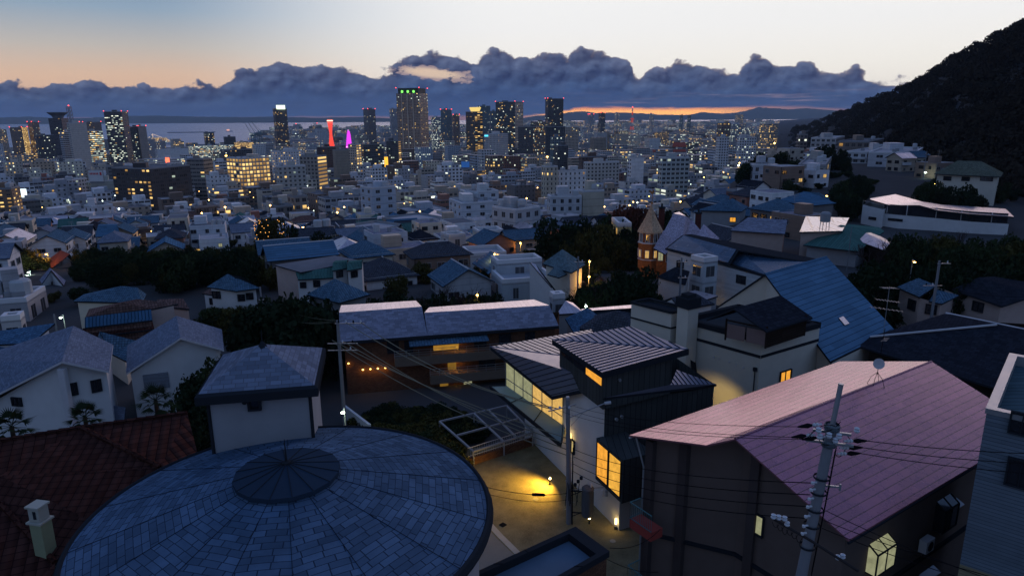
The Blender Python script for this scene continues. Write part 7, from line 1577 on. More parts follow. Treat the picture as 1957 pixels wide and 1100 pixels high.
 for side in (0, 1, 2, 3):
  a, b = cn[side], cn[(side + 1) % 4]; L = math.hypot(b[0] - a[0], b[1] - a[1]); nn = ((0, -1), (1, 0), (0, 1), (-1, 0))[side]; N = (nn[0] * ca - nn[1] * sa, nn[0] * sa + nn[1] * ca)
  if N[0] * x + N[1] * y > -.12 * math.hypot(x, y): continue
  fl = round((h - .5) / 2.75)
  for f in range(fl):
   for q in range(max(1, int(L / 2.7))):
    if rnd.random() < .2: continue
    u = (q + .5 + (rnd.random() - .5) * .3) / max(1, int(L / 2.7)); p = Wp(a[0] + (b[0] - a[0]) * u, a[1] + (b[1] - a[1]) * u, .9 + 2.75 * f)
    l = pick_lit() if rnd.random() < .085 else 0; lit += 1 if l else 0
    add_window(T, p, N, rnd.choice((1.0, 1.6, 1.8)), rnd.choice((1.0, 1.2)), l, rnd.choice((M_TRIM, M_MET)), 1)
 if st > 1 and rnd.random() < .5:
  u = (rnd.random() - .5) * w * .4; m = MB(); bw = w * .5; z = 2.75 * (st - 1) + .5
  A = [Wp(u - bw / 2, -hd - 1.0, z), Wp(u + bw / 2, -hd - 1.0, z), Wp(u + bw / 2, -hd, z), Wp(u - bw / 2, -hd, z)]; m.prism([(p.x, p.y) for p in A], zg + z - .15, zg + z + (.95 if rnd.random() < .5 else 0)); b_ = m.build('balcony', GREYP if rnd.random() < .5 else WHITEP, T)
  m = MB()
  for i in range(9): p = A[0].lerp(A[1], i / 8); m.bar(p, p + Vector((0, 0, 1)), .03, cap=False)
  m.bar(A[0] + Vector((0, 0, 1)), A[1] + Vector((0, 0, 1)), .05); m.build('railing', M_MET, b_)
 if rnd.random() < .5:
  m = MB(); p = Wp(hw * .6, -hd - .3, .3 + 2.75 * rnd.randint(0, st - 1)); m.box(tuple(p), (.85, .4, .7), rot, bottom=True); m.build('air_conditioner', WHITEP, T)
 m = MB(); p = Wp(-hw + .15, -hd - .08, 0); m.bar(p, p + Vector((0, 0, h - .1)), .06, n=5); m.build('downpipe', M_TRIM if rnd.random() < .6 else M_MET, T)
 if rnd.random() < .3:
  m = MB(); p = Wp(hw * .3, 0, h + rh * .8); m.bar(p, p + Vector((0, 0, 2.6)), .03)
  for k in range(3): q = p + Vector((0, 0, 1.8 + .35 * k)); m.bar(q - Vector((.8, .2, 0)), q + Vector((.8, -.2, 0)), .025)
  m.build('aerial', M_MET, T)
 FOOT.append((x, y, max(w, d) * .5)); st_ = max(1, round((h - .5) / 2.75))
 desc = f"{('one', 'two', 'three', 'four')[st_ - 1]}-storey {wn} house with {rn}{'' if flat else ' ' + kind} roof"
 FILL.append((T, desc, Vector((x, y, zg + h)))); return T

def filler_block(x, y, w, d, h, rot, parts=True):
 zg = min(ground(x + sx * w / 2, y + sy * d / 2) for sx in (-1, 1) for sy in (-1, 1)) - 1
 wn, wc = rnd.choices(WALLC, [.2, .14, .12, .16, .05, .08, .08, .09, .08, .04])[0]; f = .75 + .4 * rnd.random(); wc = tuple(c * f for c in wc)
 style = rnd.random(); nm, cat = ('apartment_building', 'apartment building') if style < .6 else ('office_building', 'office building')
 lit = rnd.choice((.02, .04, .06, .1, .18, .3)) if style < .6 else rnd.choice((.03, .06, .1, .2, .5)); warm = rnd.choice((.2, .6, .9, 1)) if style < .6 else rnd.choice((.05, .2, .4))
 m = MB(); ca, sa = math.cos(rot), math.sin(rot); cn = [(-w / 2, -d / 2), (w / 2, -d / 2), (w / 2, d / 2), (-w / 2, d / 2)]
 P = [Vector((x + u * ca - v * sa, y + u * sa + v * ca)) for u, v in cn]; nf = max(1, round(h / 3.2)); z1 = zg + h
 a, b = rnd.choice(((.2, .35), (.3, .4), (.12, .4), (.05, .45), (.33, .45)))
 edge = rnd.random() < .3
 for i in range(4):
  p, q = P[i], P[(i + 1) % 4]; nb = max(1, round((q - p).length / 3.4)); kw = dict(col=(*wc, lit), win=(a, b, warm))
  if i % 2 and rnd.random() < .35: kw = dict(col=(*wc, -1), win=(.6, .5, 0))
  elif edge and i % 2: kw = dict(col=(*wc, .95), win=(.15, .3, warm)); nb = min(nb, 2)
  m.face(((p.x, p.y, zg), (q.x, q.y, zg), (q.x, q.y, z1), (p.x, p.y, z1)), uv=((0, 0), (nb, 0), (nb, nf), (0, nf)), **kw)
 r = MB(); r.face([(p.x, p.y, z1 - .5) for p in P]); c = sum(P, Vector((0, 0))) / 4
 for i in range(4):
  p, q = P[i], P[(i + 1) % 4]; pi, qi = c + (p - c) * .95, c + (q - c) * .95
  r.face(((p.x, p.y, z1), (q.x, q.y, z1), (qi.x, qi.y, z1), (pi.x, pi.y, z1)), 1); r.face(((qi.x, qi.y, z1 - .5), (pi.x, pi.y, z1 - .5), (pi.x, pi.y, z1), (qi.x, qi.y, z1)), 1)
 k = MB(); u, v = (rnd.random() - .5) * w * .4, (rnd.random() - .2) * d * .3; k.box((x + u * ca - v * sa, y + u * sa + v * ca, z1 - .4), (min(w * .4, 8), min(d * .4, 8), 3.2), rot, col=(*wc, -1), win=(.6, .5, 0))
 T = thing(nm, None, cat, (x, y, zg), 'blocks of the inner city'); m.build('wall', FAC, T); r.build('roof', [rnd.choice((CONC, DARKR, CONC)), GREYP], T); k.build('penthouse', FAC, T)
 if y < 520:
  for _ in range(rnd.randint(1, 3)):
   k = MB(); u, v = (rnd.random() - .5) * w * .8, (rnd.random() - .5) * d * .8; p = (x + u * ca - v * sa, y + u * sa + v * ca, z1 - .45)
   if rnd.random() < .5: k.lathe(p, [(.9, 0), (.9, 1.9), (0, 2.1)], 8); k.build('water_tank', TANK, T)
   else: k.box(p, (1.6, .9, 1.3), rot); k.build('air_unit', GREYP, T)
 FOOT.append((x, y, max(w, d) * .5)); FILL.append((T, f"{wn} {nf}-storey {'apartments' if style < .6 else 'office'}", Vector((x, y, z1))))

PARK = [((235, 515), 148, 19), ((310, 505), 150, 20), ((400, 500), 152, 20), ((480, 485), 160, 14), ((1135, 450), 155, 16), ((1180, 545), 100, 13), ((1230, 560), 92, 9), ((1455, 318), 290, 18), ((1560, 300), 300, 14), ((1130, 500), 130, 10)]
def in_park(x, y, r=4):
 for (px, py), Y, rad in PARK:
  p = PY(px, py, Y)
  if (x - p.x) ** 2 + (y - p.y) ** 2 < (rad + r) ** 2: return True
 return False
def fill():
 # houses on a slightly turned grid, roughly 14 m plots
 rot0 = R(24); n = 0
 for i in range(-45, 70):
  for j in range(-34, 70):
   u, v = i * 12.0, 62 + j * 11.0
   x = u * math.cos(rot0) - v * math.sin(rot0) + rnd.uniform(-2, 2) + 40; y = u * math.sin(rot0) + v * math.cos(rot0) + rnd.uniform(-2, 2)
   if not 74 < y < 330 or abs(x / y) > .82: continue
   a = x / y
   if a > .30 and y > lerp_tab(_rid, max(a, .3))[2] * .9 if a > _rid[0][0] else False: continue
   if a > .44 and y > 105 and rnd.random() < .7: continue
   w, d = rnd.uniform(7, 11), rnd.uniform(6, 8.8)
   if not free(x, y, max(w, d) * .38) or in_park(x, y): continue
   if rnd.random() < .05: continue
   q = PX((x, y, ground(x, y) + 6))
   if 158 < q[0] < 528 and 103 < y < 172: continue
   # keep the views of the landmarks in front clear
   if y < 100 and (640 < q[0] < 1250 or (300 < q[0] <= 640 and y < 84)) or q[0] > 1235 and (y < 150 or (q[0] > 1570 and y < 245)): continue
   filler_house(x, y, w, d, rot0 + rnd.choice((0, math.pi / 2)) + rnd.uniform(-.08, .08)); n += 1
 def lim(y): return lerp_tab([(300, 412), (400, 372), (500, 345), (700, 305), (900, 285), (1200, 266), (1600, 252), (2400, 243)], y)
 cand = []
 for i in range(-60, 80):
  for j in range(0, 60):
   u, v = i * 29.0, j * 27.0
   x = u * math.cos(.42) - v * math.sin(.42) + rnd.uniform(-4, 4) + 200; y = 300 + u * math.sin(.42) + v * math.cos(.42) + rnd.uniform(-4, 4)
   if not 322 < y < 820 or abs(x / y) > .80: continue
   a = x / y
   if a > _rid[0][0] and y > lerp_tab(_rid, a)[2] * .95: continue
   cand.append((y, x))
 cand.sort()
 for y, x in cand:
  w, d = rnd.uniform(12, 24), rnd.uniform(10, 18)
  if not free(x, y, max(w, d) * .42) or in_park(x, y): continue
  g = ground(x, y); left = x / y < -.05
  h = rnd.choice((7, 9, 10, 12, 14, 18, 22)) if y < 480 else rnd.choice((8, 10, 13, 16, 20, 26, 32))
  if not left: h = min(h * .8, 20)
  yy = lim(y) + rnd.uniform(0, 25) - (4 if left else 0); zmax = PY(PX((x, y, g))[0], yy, y).z; h = max(5, min(h, zmax - g))
  filler_block(x, y, w, d, h, .42 - math.atan2(x, y) * .5 + rnd.choice((0, 0, .1)))
 # beyond: one mass of small blocks reaching to the shore
 m = MB(); cnt = 0
 y = 800.0
 while y < 11500:
  step = 30 * (y / 800) ** .55; a = -.86
  while a < .62:
   a += step / y * rnd.uniform(.8, 1.3)
   x = a * y; yy = y + rnd.uniform(-.4, .4) * step
   if yy > coast(x / yy) - 25: continue
   if a > _rid[0][0] and yy > lerp_tab(_rid, a)[2] * .95: continue
   w, d = step * rnd.uniform(.4, .75), step * rnd.uniform(.35, .6)
   if yy < 2600 and not free(x, yy, w * .45): continue
   if rnd.random() < .12: continue
   tall = rnd.random(); h = rnd.uniform(7, 16) if tall < .6 else (rnd.uniform(14, 32) if tall < .93 else rnd.uniform(30, 60 if yy > 1300 else 40))
   g = ground(x, yy); zmax = PY(PX((x, yy, g))[0], lim(min(yy, 2400)) + rnd.uniform(-3 if tall > .9 else 1, 12), yy).z
   if a < -.33: h *= .7
   h = max(5, min(h, zmax - g)) if yy < 4000 else h * .8
   qx = PX((x, yy, g))[0]
   if yy < 2700 and (620 < qx < 682 or 268 < qx < 332) and yy > 1250: h = min(h, 5.5)
   wc = rnd.choices(WALLC, [.2, .16, .14, .18, .06, .08, .06, .1, .05, .02])[0][1]; f = rnd.uniform(.7, 1.1); wc = tuple(c * f for c in wc)
   lit = rnd.choice((.04, .08, .14, .25, .4, .7)); wm_ = rnd.choice((.05, .1, .3, .6, .9, 1)); rt = .42 - math.atan2(x, yy) * .6
   ca, sa = math.cos(rt), math.sin(rt); P = [(x + u * ca - v * sa, yy + u * sa + v * ca) for u, v in ((-w / 2, -d / 2), (w / 2, -d / 2), (w / 2, d / 2), (-w / 2, d / 2))]; nf = max(1, round(h / 3.3))
   for i in (0, 3, 1):
    p, q = P[i], P[(i + 1) % 4]; nb = max(1, round((w if i % 2 == 0 else d) / 3.6)); aa, bb = rnd.choice(((.2, .35), (.3, .4), (.1, .4), (.02, .5)))
    li = lit if rnd.random() < .85 else 1.0
    m.face(((*p, g - 3), (*q, g - 3), (*q, g + h), (*p, g + h)), uv=((0, 0), (nb, 0), (nb, nf), (0, nf)), col=(*wc, li * .8), win=(aa, bb, wm_))
   m.face([(*p, g + h) for p in P], col=(*(c * .8 for c in rnd.choice(((.3, .3, .32), (.2, .2, .22), (.14, .15, .17)))), -1), win=(.6, .5, 0)); cnt += 1
  y += step * 1.25
 o = m.build('distant_city', FAC); tag(o, 'mass of small distant blocks with lit windows reaching to the shore', None, None, 'stuff')
 # street and window glints between the houses
 for nm, lab, mt, N, y0, y1, r in (('street_lights', 'warm street lights scattered between the town blocks', WARM_L, 260, 260, 2300, .45), ('white_lights', 'white lights scattered over the town', WHITE_L, 300, 300, 6500, .42)):
  k = MB()
  for _ in range(N):
   yy = y0 * (y1 / y0) ** rnd.random(); a = rnd.uniform(-.78, .38 if yy > 700 else .5); x = a * yy
   if yy > coast(a) - 30 or not free(x, yy, 1) or in_park(x, yy): continue
   s = r * max(1, yy / 900) ** .8 * rnd.uniform(.5, 1.2); g = ground(x, yy) + rnd.uniform(4, 12); k.lathe((x, yy, g), [(0, 0), (s, s), (0, 2 * s)], 4)
  tag(k.build(nm, mt), lab, None, None, 'stuff')
fill()

def label_fill():
 seen = {}; rows = []
 for T, d, p in FILL:
  px, py = PX(p);
  best = min(SL, key=lambda s: (s[1] - px) ** 2 + ((s[2] - py) * 1.6) ** 2 + ((p.y - s[3]) * .4) ** 2)
  dx = px - best[1]; near = best[3] - p.y
  rel = ('just ' if abs(dx) < 60 else '') + ('left of' if dx < -14 else 'right of' if dx > 14 else ('in front of' if near > 0 else 'behind'))
  rows.append((T, d, rel, best[0], px, py))
 for r in rows: seen.setdefault((r[1], r[2], r[3]), []).append(r)
 for (d, rel, s), L in seen.items():
  L.sort(key=lambda r: r[4])
  for i, r in enumerate(L):
   pre = '' if len(L) == 1 else (('left ', 'right ')[i] if len(L) == 2 else (('leftmost ', 'second ', 'third ', 'fourth ', 'fifth ', 'sixth ', 'seventh ', 'eighth ')[min(i, 7)]))
   w = f"{pre}{d} {rel} the {s}".split(); r[0]['label'] = ' '.join(w[:16])
label_fill()
# ------------------------------------------------------------------ trees
def leaf_mat(name, base, var=.6):
 M = bpy.data.materials.new(name); M.use_nodes = True; t = NT(M.node_tree); t.n.clear()
 o = t.new('ShaderNodeOutputMaterial'); p = t.new('ShaderNodeBsdfDiffuse'); t.l.new(p.outputs[0], o.inputs[0])
 oc = t.new('ShaderNodeTexCoord').outputs['Object']; n = t.noise(oc, .6, 3); g = t.new('ShaderNodeNewGeometry'); r = g.outputs['Random Per Island']
 oi = t.new('ShaderNodeObjectInfo').outputs['Random']
 f = t.m('ADD', 1 - var, t.m('MULTIPLY', t.m('ADD', t.m('ADD', n, t.m('MULTIPLY', r, .5)), t.m('MULTIPLY', oi, .4)), var))
 t.put(p.inputs['Color'], t.mix(1.0, base, t.comb(f, f, f), 'MULTIPLY'))
 return M
LEAF = leaf_mat('leaves_evergreen', (.028, .040, .018)); LEAFD = leaf_mat('leaves_dark', (.016, .026, .014)); LEAFY = leaf_mat('leaves_olive', (.055, .052, .018)); LEAFR = leaf_mat('leaves_russet', (.085, .035, .025)); BARK = mat('bark', (.035, .028, .022), .9, var=.4, scale=6, bump=.4); TWIG = mat('twigs', (.045, .032, .030), .9, var=.3)
def crown_mesh(seed, n, leaf, shape='round'):
 r = np.random.RandomState(seed); C = [];
 nl = 9 if shape == 'round' else 12
 lobes = []
 for i in range(nl):
  if shape == 'round': lobes.append((r.uniform(-.55, .55), r.uniform(-.55, .55), r.uniform(.28, .85), r.uniform(.26, .44)))
  else: z = i / nl; lobes.append((r.uniform(-.12, .12), r.uniform(-.12, .12), .12 + .84 * z, .34 * (1 - z) + .07))
 V = []; F = []; per = n // nl
 for lx, ly, lz, lr in lobes:
  k = int(per * (lr / .35) ** 1.5) + 8
  d = r.normal(size=(k, 3)); d /= np.linalg.norm(d, axis=1)[:, None]; rad = lr * (.55 + .5 * r.rand(k) ** .6) * (1 + .25 * np.sin(d[:, 0] * 7 + seed) * np.cos(d[:, 2] * 6))
  P = d * rad[:, None] * np.array([1, 1, .8]) + (lx, ly, lz)
  for p, q in zip(P, d):
   a = r.normal(size=3) * .8 + q * .6; a /= np.linalg.norm(a); b = np.cross(a, r.normal(size=3)); b /= np.linalg.norm(b) + 1e-9; c = np.cross(a, b); s = leaf * r.uniform(.6, 1.4); i = len(V)
   V += [tuple(p - b * s - c * s * .6), tuple(p + b * s - c * s * .6), tuple(p + b * s * .5 + c * s), tuple(p - b * s * .5 + c * s)]; F.append((i, i + 1, i + 2, i + 3))
 me = bpy.data.meshes.new('crown'); me.from_pydata(V, [], F); return me
def trunk_mesh(seed):
 m = MB(); r = random.Random(seed); m.bar((0, 0, -.12), (0, 0, .30), .045, n=7, r2=.032)
 for i in range(6):
  a = i * 1.05 + r.random(); m.bar((0, 0, .2 + .03 * i), (.34 * math.cos(a), .34 * math.sin(a), .5 + .06 * i), .022, n=5, r2=.008)
 m.bar((0, 0, .3), (.03, 0, .7), .032, n=6, r2=.012); return m.mesh('trunk', BARK)
def bare_mesh(seed):
 m = MB(); r = random.Random(seed)
 def br(p, d, L, w, k):
  q = p + d * L; m.bar(p, q, w, 0, 4 if k > 1 else 6, r2=w * .62, cap=False)
  if k >= 5: return
  for _ in range(3 if k < 4 else 2):
   e = (d + Vector((r.gauss(0, .55), r.gauss(0, .55), r.gauss(.08, .35)))).normalized(); br(q, e, L * r.uniform(.6, .82), w * .58, k + 1)
 br(Vector((0, 0, -.1)), Vector((0, 0, 1)), .32, .032, 0); return m.mesh('crown', TWIG)
CROWNS = {'round': [crown_mesh(s, 2600, .040) for s in (1, 2, 3, 4)], 'near': [crown_mesh(s, 7000, .024) for s in (5, 6)], 'cone': [crown_mesh(s, 2400, .038, 'cone') for s in (7, 8)]}
TRUNKS = [trunk_mesh(s) for s in (1, 2)]; BARE = [bare_mesh(s) for s in (3, 4, 5)]
_cc = {}
def tree(name, label, x, y, h, w=None, kind='round', mt=None, group=None, z=None):
 zg = ground(x, y) if z is None else z; T = thing(name, label, 'tree', (x, y, zg), group); w = w or h * .8
 if kind == 'bare':
  o = link('trunk', rnd.choice(BARE), T); o.location = (x, y, zg); o.scale = (w * 1.1, w * 1.1, h * .95); o.rotation_euler = (0, 0, rnd.random() * 6)
 else:
  me = rnd.choice(CROWNS[kind]); key = (me.name, mt.name)
  if key not in _cc: c = me.copy(); c.materials.append(mt); _cc[key] = c
  o = link('crown', _cc[key], T); o.location = (x, y, zg); o.scale = (w * .6, w * .6, h * .82); o.rotation_euler = (0, 0, rnd.random() * 6)
  o = link('trunk', rnd.choice(TRUNKS), T); o.location = (x, y, zg); o.scale = (w * .6, w * .6, h * .82)
 ALL.append(T); return T
def grove(px0, px1, py0, py1, Y0, Y1, n, h0, h1, label, name='broadleaf_tree', kind='round', mts=(None,), group=None):
 L = []; n = int(n * 1.7) if kind != 'bare' else n
 for i in range(n):
  f = rnd.random(); k = (i + rnd.random()) / n; Y = Y0 + (Y1 - Y0) * f; p = PY(px0 + (px1 - px0) * k, 500, Y); h = rnd.uniform(h0, h1); h = max(2.2, PY(px0 + (px1 - px0) * k, h, Y).z - ground(p.x, p.y)) if h0 > 40 else h; L.append((p.x, p.y, h, rnd.choice(mts)))
 L.sort(key=lambda t: t[0] / t[1])
 for i, (x, y, h, mt) in enumerate(L):
  o = tree(name, label, x, y, h, max(h, min(2 * h, 5.2)) * rnd.uniform(.75, 1), kind, mt, group)
GR = [LEAF, LEAFD]
grove(160, 520, 0, 0, 106, 172, 66, 464, 505, 'dark evergreen tree in the dense park grove left of centre', mts=GR + [LEAFD, LEAFY], group='trees of the park grove left of centre')
grove(505, 606, 0, 0, 66, 86, 9, 540, 590, 'tall dark evergreen left of the blue pyramid roof, behind the left utility poles', mts=[LEAFD], group='evergreens left of the blue pyramid roof')
grove(440, 500, 0, 0, 66, 76, 4, 600, 650, 'dark tree on the slope behind the square roof tower', mts=GR, group='trees behind the square roof tower')
grove(375, 425, 0, 0, 51, 58, 4, 640, 700, 'near dark tree between the white shuttered house and the square roof tower', kind='near', mts=[LEAFD, LEAF], group='trees beside the white shuttered house')
grove(385, 470, 0, 0, 86, 98, 4, 578, 602, 'olive green tree below the blue hip house by the park', mts=[LEAFY, LEAF], group='olive trees below the blue hip house')
grove(1065, 1200, 0, 0, 132, 166, 10, 405, 450, 'dark tree of the lamp-lit garden left of the spired brick mansion', mts=GR + [LEAFY], group='trees left of the spired brick mansion')
grove(1125, 1215, 0, 0, 88, 106, 9, 500, 545, 'dark evergreen in the clump in front of the spired brick mansion', mts=[LEAFD], group='evergreens before the spired brick mansion')
grove(1105, 1180, 0, 0, 88, 110, 5, 505, 540, 'bare branching tree by the street lamps below the spired brick mansion', name='bare_tree', kind='bare', group='bare trees by the street lamps')
grove(790, 960, 0, 0, 78, 96, 9, 530, 560, 'bare tree in the dark garden behind the long brown apartment house', name='bare_tree', kind='bare', group='bare trees behind the long apartment house')
grove(700, 960, 0, 0, 76, 92, 12, 545, 575, 'dark bushy tree in the garden behind the long brown apartment house', mts=[LEAFD], group='dark trees behind the long apartment house')
grove(1190, 1232, 0, 0, 170, 182, 3, 372, 395, 'tall russet tree behind the spire of the brick mansion', mts=[LEAFR], group='russet trees behind the spire')
grove(1255, 1300, 0, 0, 150, 160, 3, 378, 402, 'dark conifer just right of the spire', kind='cone', mts=[LEAFD], group='conifers right of the spire')
grove(1405, 1505, 0, 0, 265, 310, 12, 286, 322, 'broad dark tree in the hill clump left of the mountain foot', mts=GR, group='trees of the hill clump')
grove(1540, 1600, 0, 0, 260, 320, 6, 264, 300, 'dark conifer below the brown apartments under the mountain', name='conifer', kind='cone', mts=[LEAFD], group='conifers under the mountain')
grove(1590, 1640, 0, 0, 165, 230, 12, 335, 385, 'dark slope tree left of the curved white building', mts=GR, group='slope trees left of the curved building')
grove(1485, 1650, 0, 0, 205, 262, 14, 332, 366, 'dark tree on the slope between the hill clump and the curved white building', mts=GR, group='trees between hill clump and curved building')
grove(1745, 2000, 0, 0, 172, 232, 22, 335, 370, 'dark slope tree behind the curved white building', mts=[LEAFD, LEAF], group='slope trees behind the curved building')
grove(1720, 1960, 0, 0, 96, 122, 16, 435, 470, 'dark tree in front of the curved white building', mts=GR + [LEAFY], group='trees before the curved building')
grove(1640, 1960, 0, 0, 80, 100, 14, 492, 530, 'dark garden tree behind the glinting blue tile roof', mts=[LEAFD], group='garden trees behind the glinting tile roof')
grove(1640, 1850, 0, 0, 104, 124, 7, 425, 455, 'bare tree in front of the curved white building', name='bare_tree', kind='bare', group='bare trees before the curved building')
grove(0, 60, 0, 0, 128, 160, 5, 470, 500, 'lamp-lit tree by the bright road at the left edge', mts=[LEAFY, LEAF], group='trees by the lit road at the left edge')
grove(735, 860, 0, 0, 185, 200, 3, 425, 440, 'dark bush before the tan school wing', mts=[LEAFD], group='bushes before the school')
for px, Y, h, lab in ((520, 178, 11, 'round tree strung with orange fairy lights left of the pointed cypress'),):
 p = PY(px, 480, Y); T = tree('broadleaf_tree', lab, p.x, p.y, h, h * .8, 'round', LEAFY)
 m = MB()
 for i in range(46):
  a, b = rnd.random() * 6.28, rnd.random(); rr = h * .36 * math.sqrt(1 - (b - .5) ** 2); q = (p.x + rr * math.cos(a), p.y - abs(rr * math.sin(a)), ground(p.x, p.y) + h * (.12 + .8 * b)); m.lathe(q, [(0, 0), (.09, .09), (0, .18)], 4)
 s = m.build('fairy_lights', lamp_mat('fairy', (1, .42, .08), 3.5), T); s['kind'] = 'stuff'
p = PY(566, 500, 160); tree('cypress', 'pointed dark cypress right of the fairy-lit tree', p.x, p.y, 11, 6, 'cone', LEAFD)
grove(600, 640, 0, 0, 160, 172, 2, 6, 7, 'round dark tree beside the pointed cypress', mts=[LEAFD], group='trees beside the cypress')
for px, py, Y, lab in ((955, 470, 158, 'russet maple in front of the cream flat-roofed house'),):
 p = PY(px, py, Y); tree('maple_tree', lab, p.x, p.y, 6, 6, 'round', LEAFR)
# garden shrubs between the brown apartments and the courtyard
grove(660, 905, 0, 0, 55.5, 61, 34, 1.0, 1.7, 'dense garden shrub below the long brown apartment house', name='shrub', kind='round', mts=[LEAFY, LEAFD, LEAFD], group='shrubs of the dark garden')
grove(700, 860, 0, 0, 50, 56, 18, 1.4, 2.2, 'low shrub on the bank behind the round shingled roof', name='shrub', kind='round', mts=[LEAFY, LEAF], group='shrubs behind the round roof')
# gardens between the houses
k = 0
for i in range(900):
 Y = rnd.uniform(66, 230); a = rnd.uniform(-.72, .3); x = a * Y
 q = PX((x, Y, ground(x, Y)))
 if not free(x, Y, .4) or (q[0] > 640 and Y < 76) or (930 < q[0] and Y < 95): continue
 k += 1
 if k > 110: break
 h = rnd.uniform(1.8, 4.2); T = tree('garden_shrub', 'small dark garden shrub between the houses of the old quarter', x, Y, h, h * 1.1, 'round', rnd.choice((LEAF, LEAFD, LEAFY)), 'garden shrubs of the old quarter'); FOOT.append((x, Y, 1.5))
# fan palms
def palm(px, py, Y, h, label):
 c = PY(px, py, Y); zg = ground(c.x, c.y); T = thing('fan_palm', label, 'palm', (c.x, c.y, zg), 'fan palms at the left'); m = MB()
 n = 8
 for i in range(n): z0, z1 = zg + (c.z - zg) * i / n, zg + (c.z - zg) * (i + 1) / n; m.bar((c.x, c.y, z0), (c.x + .02 * (i % 2), c.y, z1), .15, n=7, r2=.13)
 m.build('trunk', BARK, T)
 for i in range(20):
  a = i * 2.4; el = R(70 - 105 * (i / 19)); d = Vector((math.cos(a) * math.cos(el), math.sin(a) * math.cos(el), math.sin(el))); L = h * rnd.uniform(.7, 1); m = MB(); s = d.cross(Vector((0, 0, 1))).normalized(); up = s.cross(d)
  q = c + d * L * .5 + Vector((0, 0, -.05)); m.bar(c, q, .018)
  for k in range(-6, 7):
   b = k / 6 * 1.15; e = (d * math.cos(b) + s * math.sin(b) - up * .12 - Vector((0, 0, .25 * abs(b)))).normalized(); t = q + e * L * .55 * (1 - .12 * abs(k) / 6); w = (s * math.cos(b) - d * math.sin(b)) * .045; m.face((q, q + e * L * .25 + w, t, q + e * L * .25 - w))
  m.build('frond', LEAFD, T)
 ALL.append(T)
palm(297, 765, 47, 1.7, 'fan palm before the white shuttered house'); palm(162, 797, 42, 1.5, 'fan palm before the low pinkish outbuilding'); palm(22, 815, 40, 1.7, 'fan palm at the left edge behind the red pantile roof')

# ------------------------------------------------------------------ mountain forest: one mass of crowns over the slope
def forest():
 r = np.random.RandomState(11); V = []; F = []; n = 0
 base = []
 for s in range(6):
  q = np.random.RandomState(50 + s); P = []
  for i in range(130):
   d = q.normal(size=3); d /= np.linalg.norm(d); d[2] = abs(d[2]) * .9 - .15; p = d * (.75 + .35 * q.rand()); a = q.normal(size=3) + d; a /= np.linalg.norm(a); b = np.cross(a, q.normal(size=3)); b /= np.linalg.norm(b) + 1e-9; c = np.cross(a, b); sz = q.uniform(.07, .16)
   P += [p - b * sz - c * sz * .6, p + b * sz - c * sz * .6, p + b * sz * .4 + c * sz, p - b * sz * .4 + c * sz]
  base.append(np.array(P))
 VV = []; tries = 0
 while n < 3400 and tries < 60000:
  tries += 1
  a = r.uniform(.40, 1.02); yr, zr, yf = lerp_tab(_rid, a); y = yf * .86 + (yr * 1.06 - yf * .86) * r.rand() ** .9; x = a * y
  if not free(x, y, -7): continue
  g = ground(x, y); s = r.uniform(3.2, 6.0) * (1 + .25 * (y > 700)); B_ = base[r.randint(6)]; th = r.rand() * 6.28; c_, s_ = math.cos(th), math.sin(th); M3 = np.array([[c_, -s_, 0], [s_, c_, 0], [0, 0, 1.15]])
  VV.append(B_ @ M3.T * s + (x, y, g + s * .55)); n += 1
 A = np.concatenate(VV); me = bpy.data.meshes.new('forest'); nf = len(A) // 4
 me.vertices.add(len(A)); me.vertices.foreach_set('co', A.astype(np.float32).ravel()); me.loops.add(nf * 4); me.loops.foreach_set('vertex_index', np.arange(nf * 4, dtype=np.int32)); me.polygons.add(nf); me.polygons.foreach_set('loop_start', np.arange(0, nf * 4, 4, dtype=np.int32)); me.update(calc_edges=True)
 me.materials.append(leaf_mat('leaves_forest', (.028, .023, .018), .45)); o = link('forest', me); tag(o, 'dark wooded mountainside on the right', None, None, 'stuff')
forest()

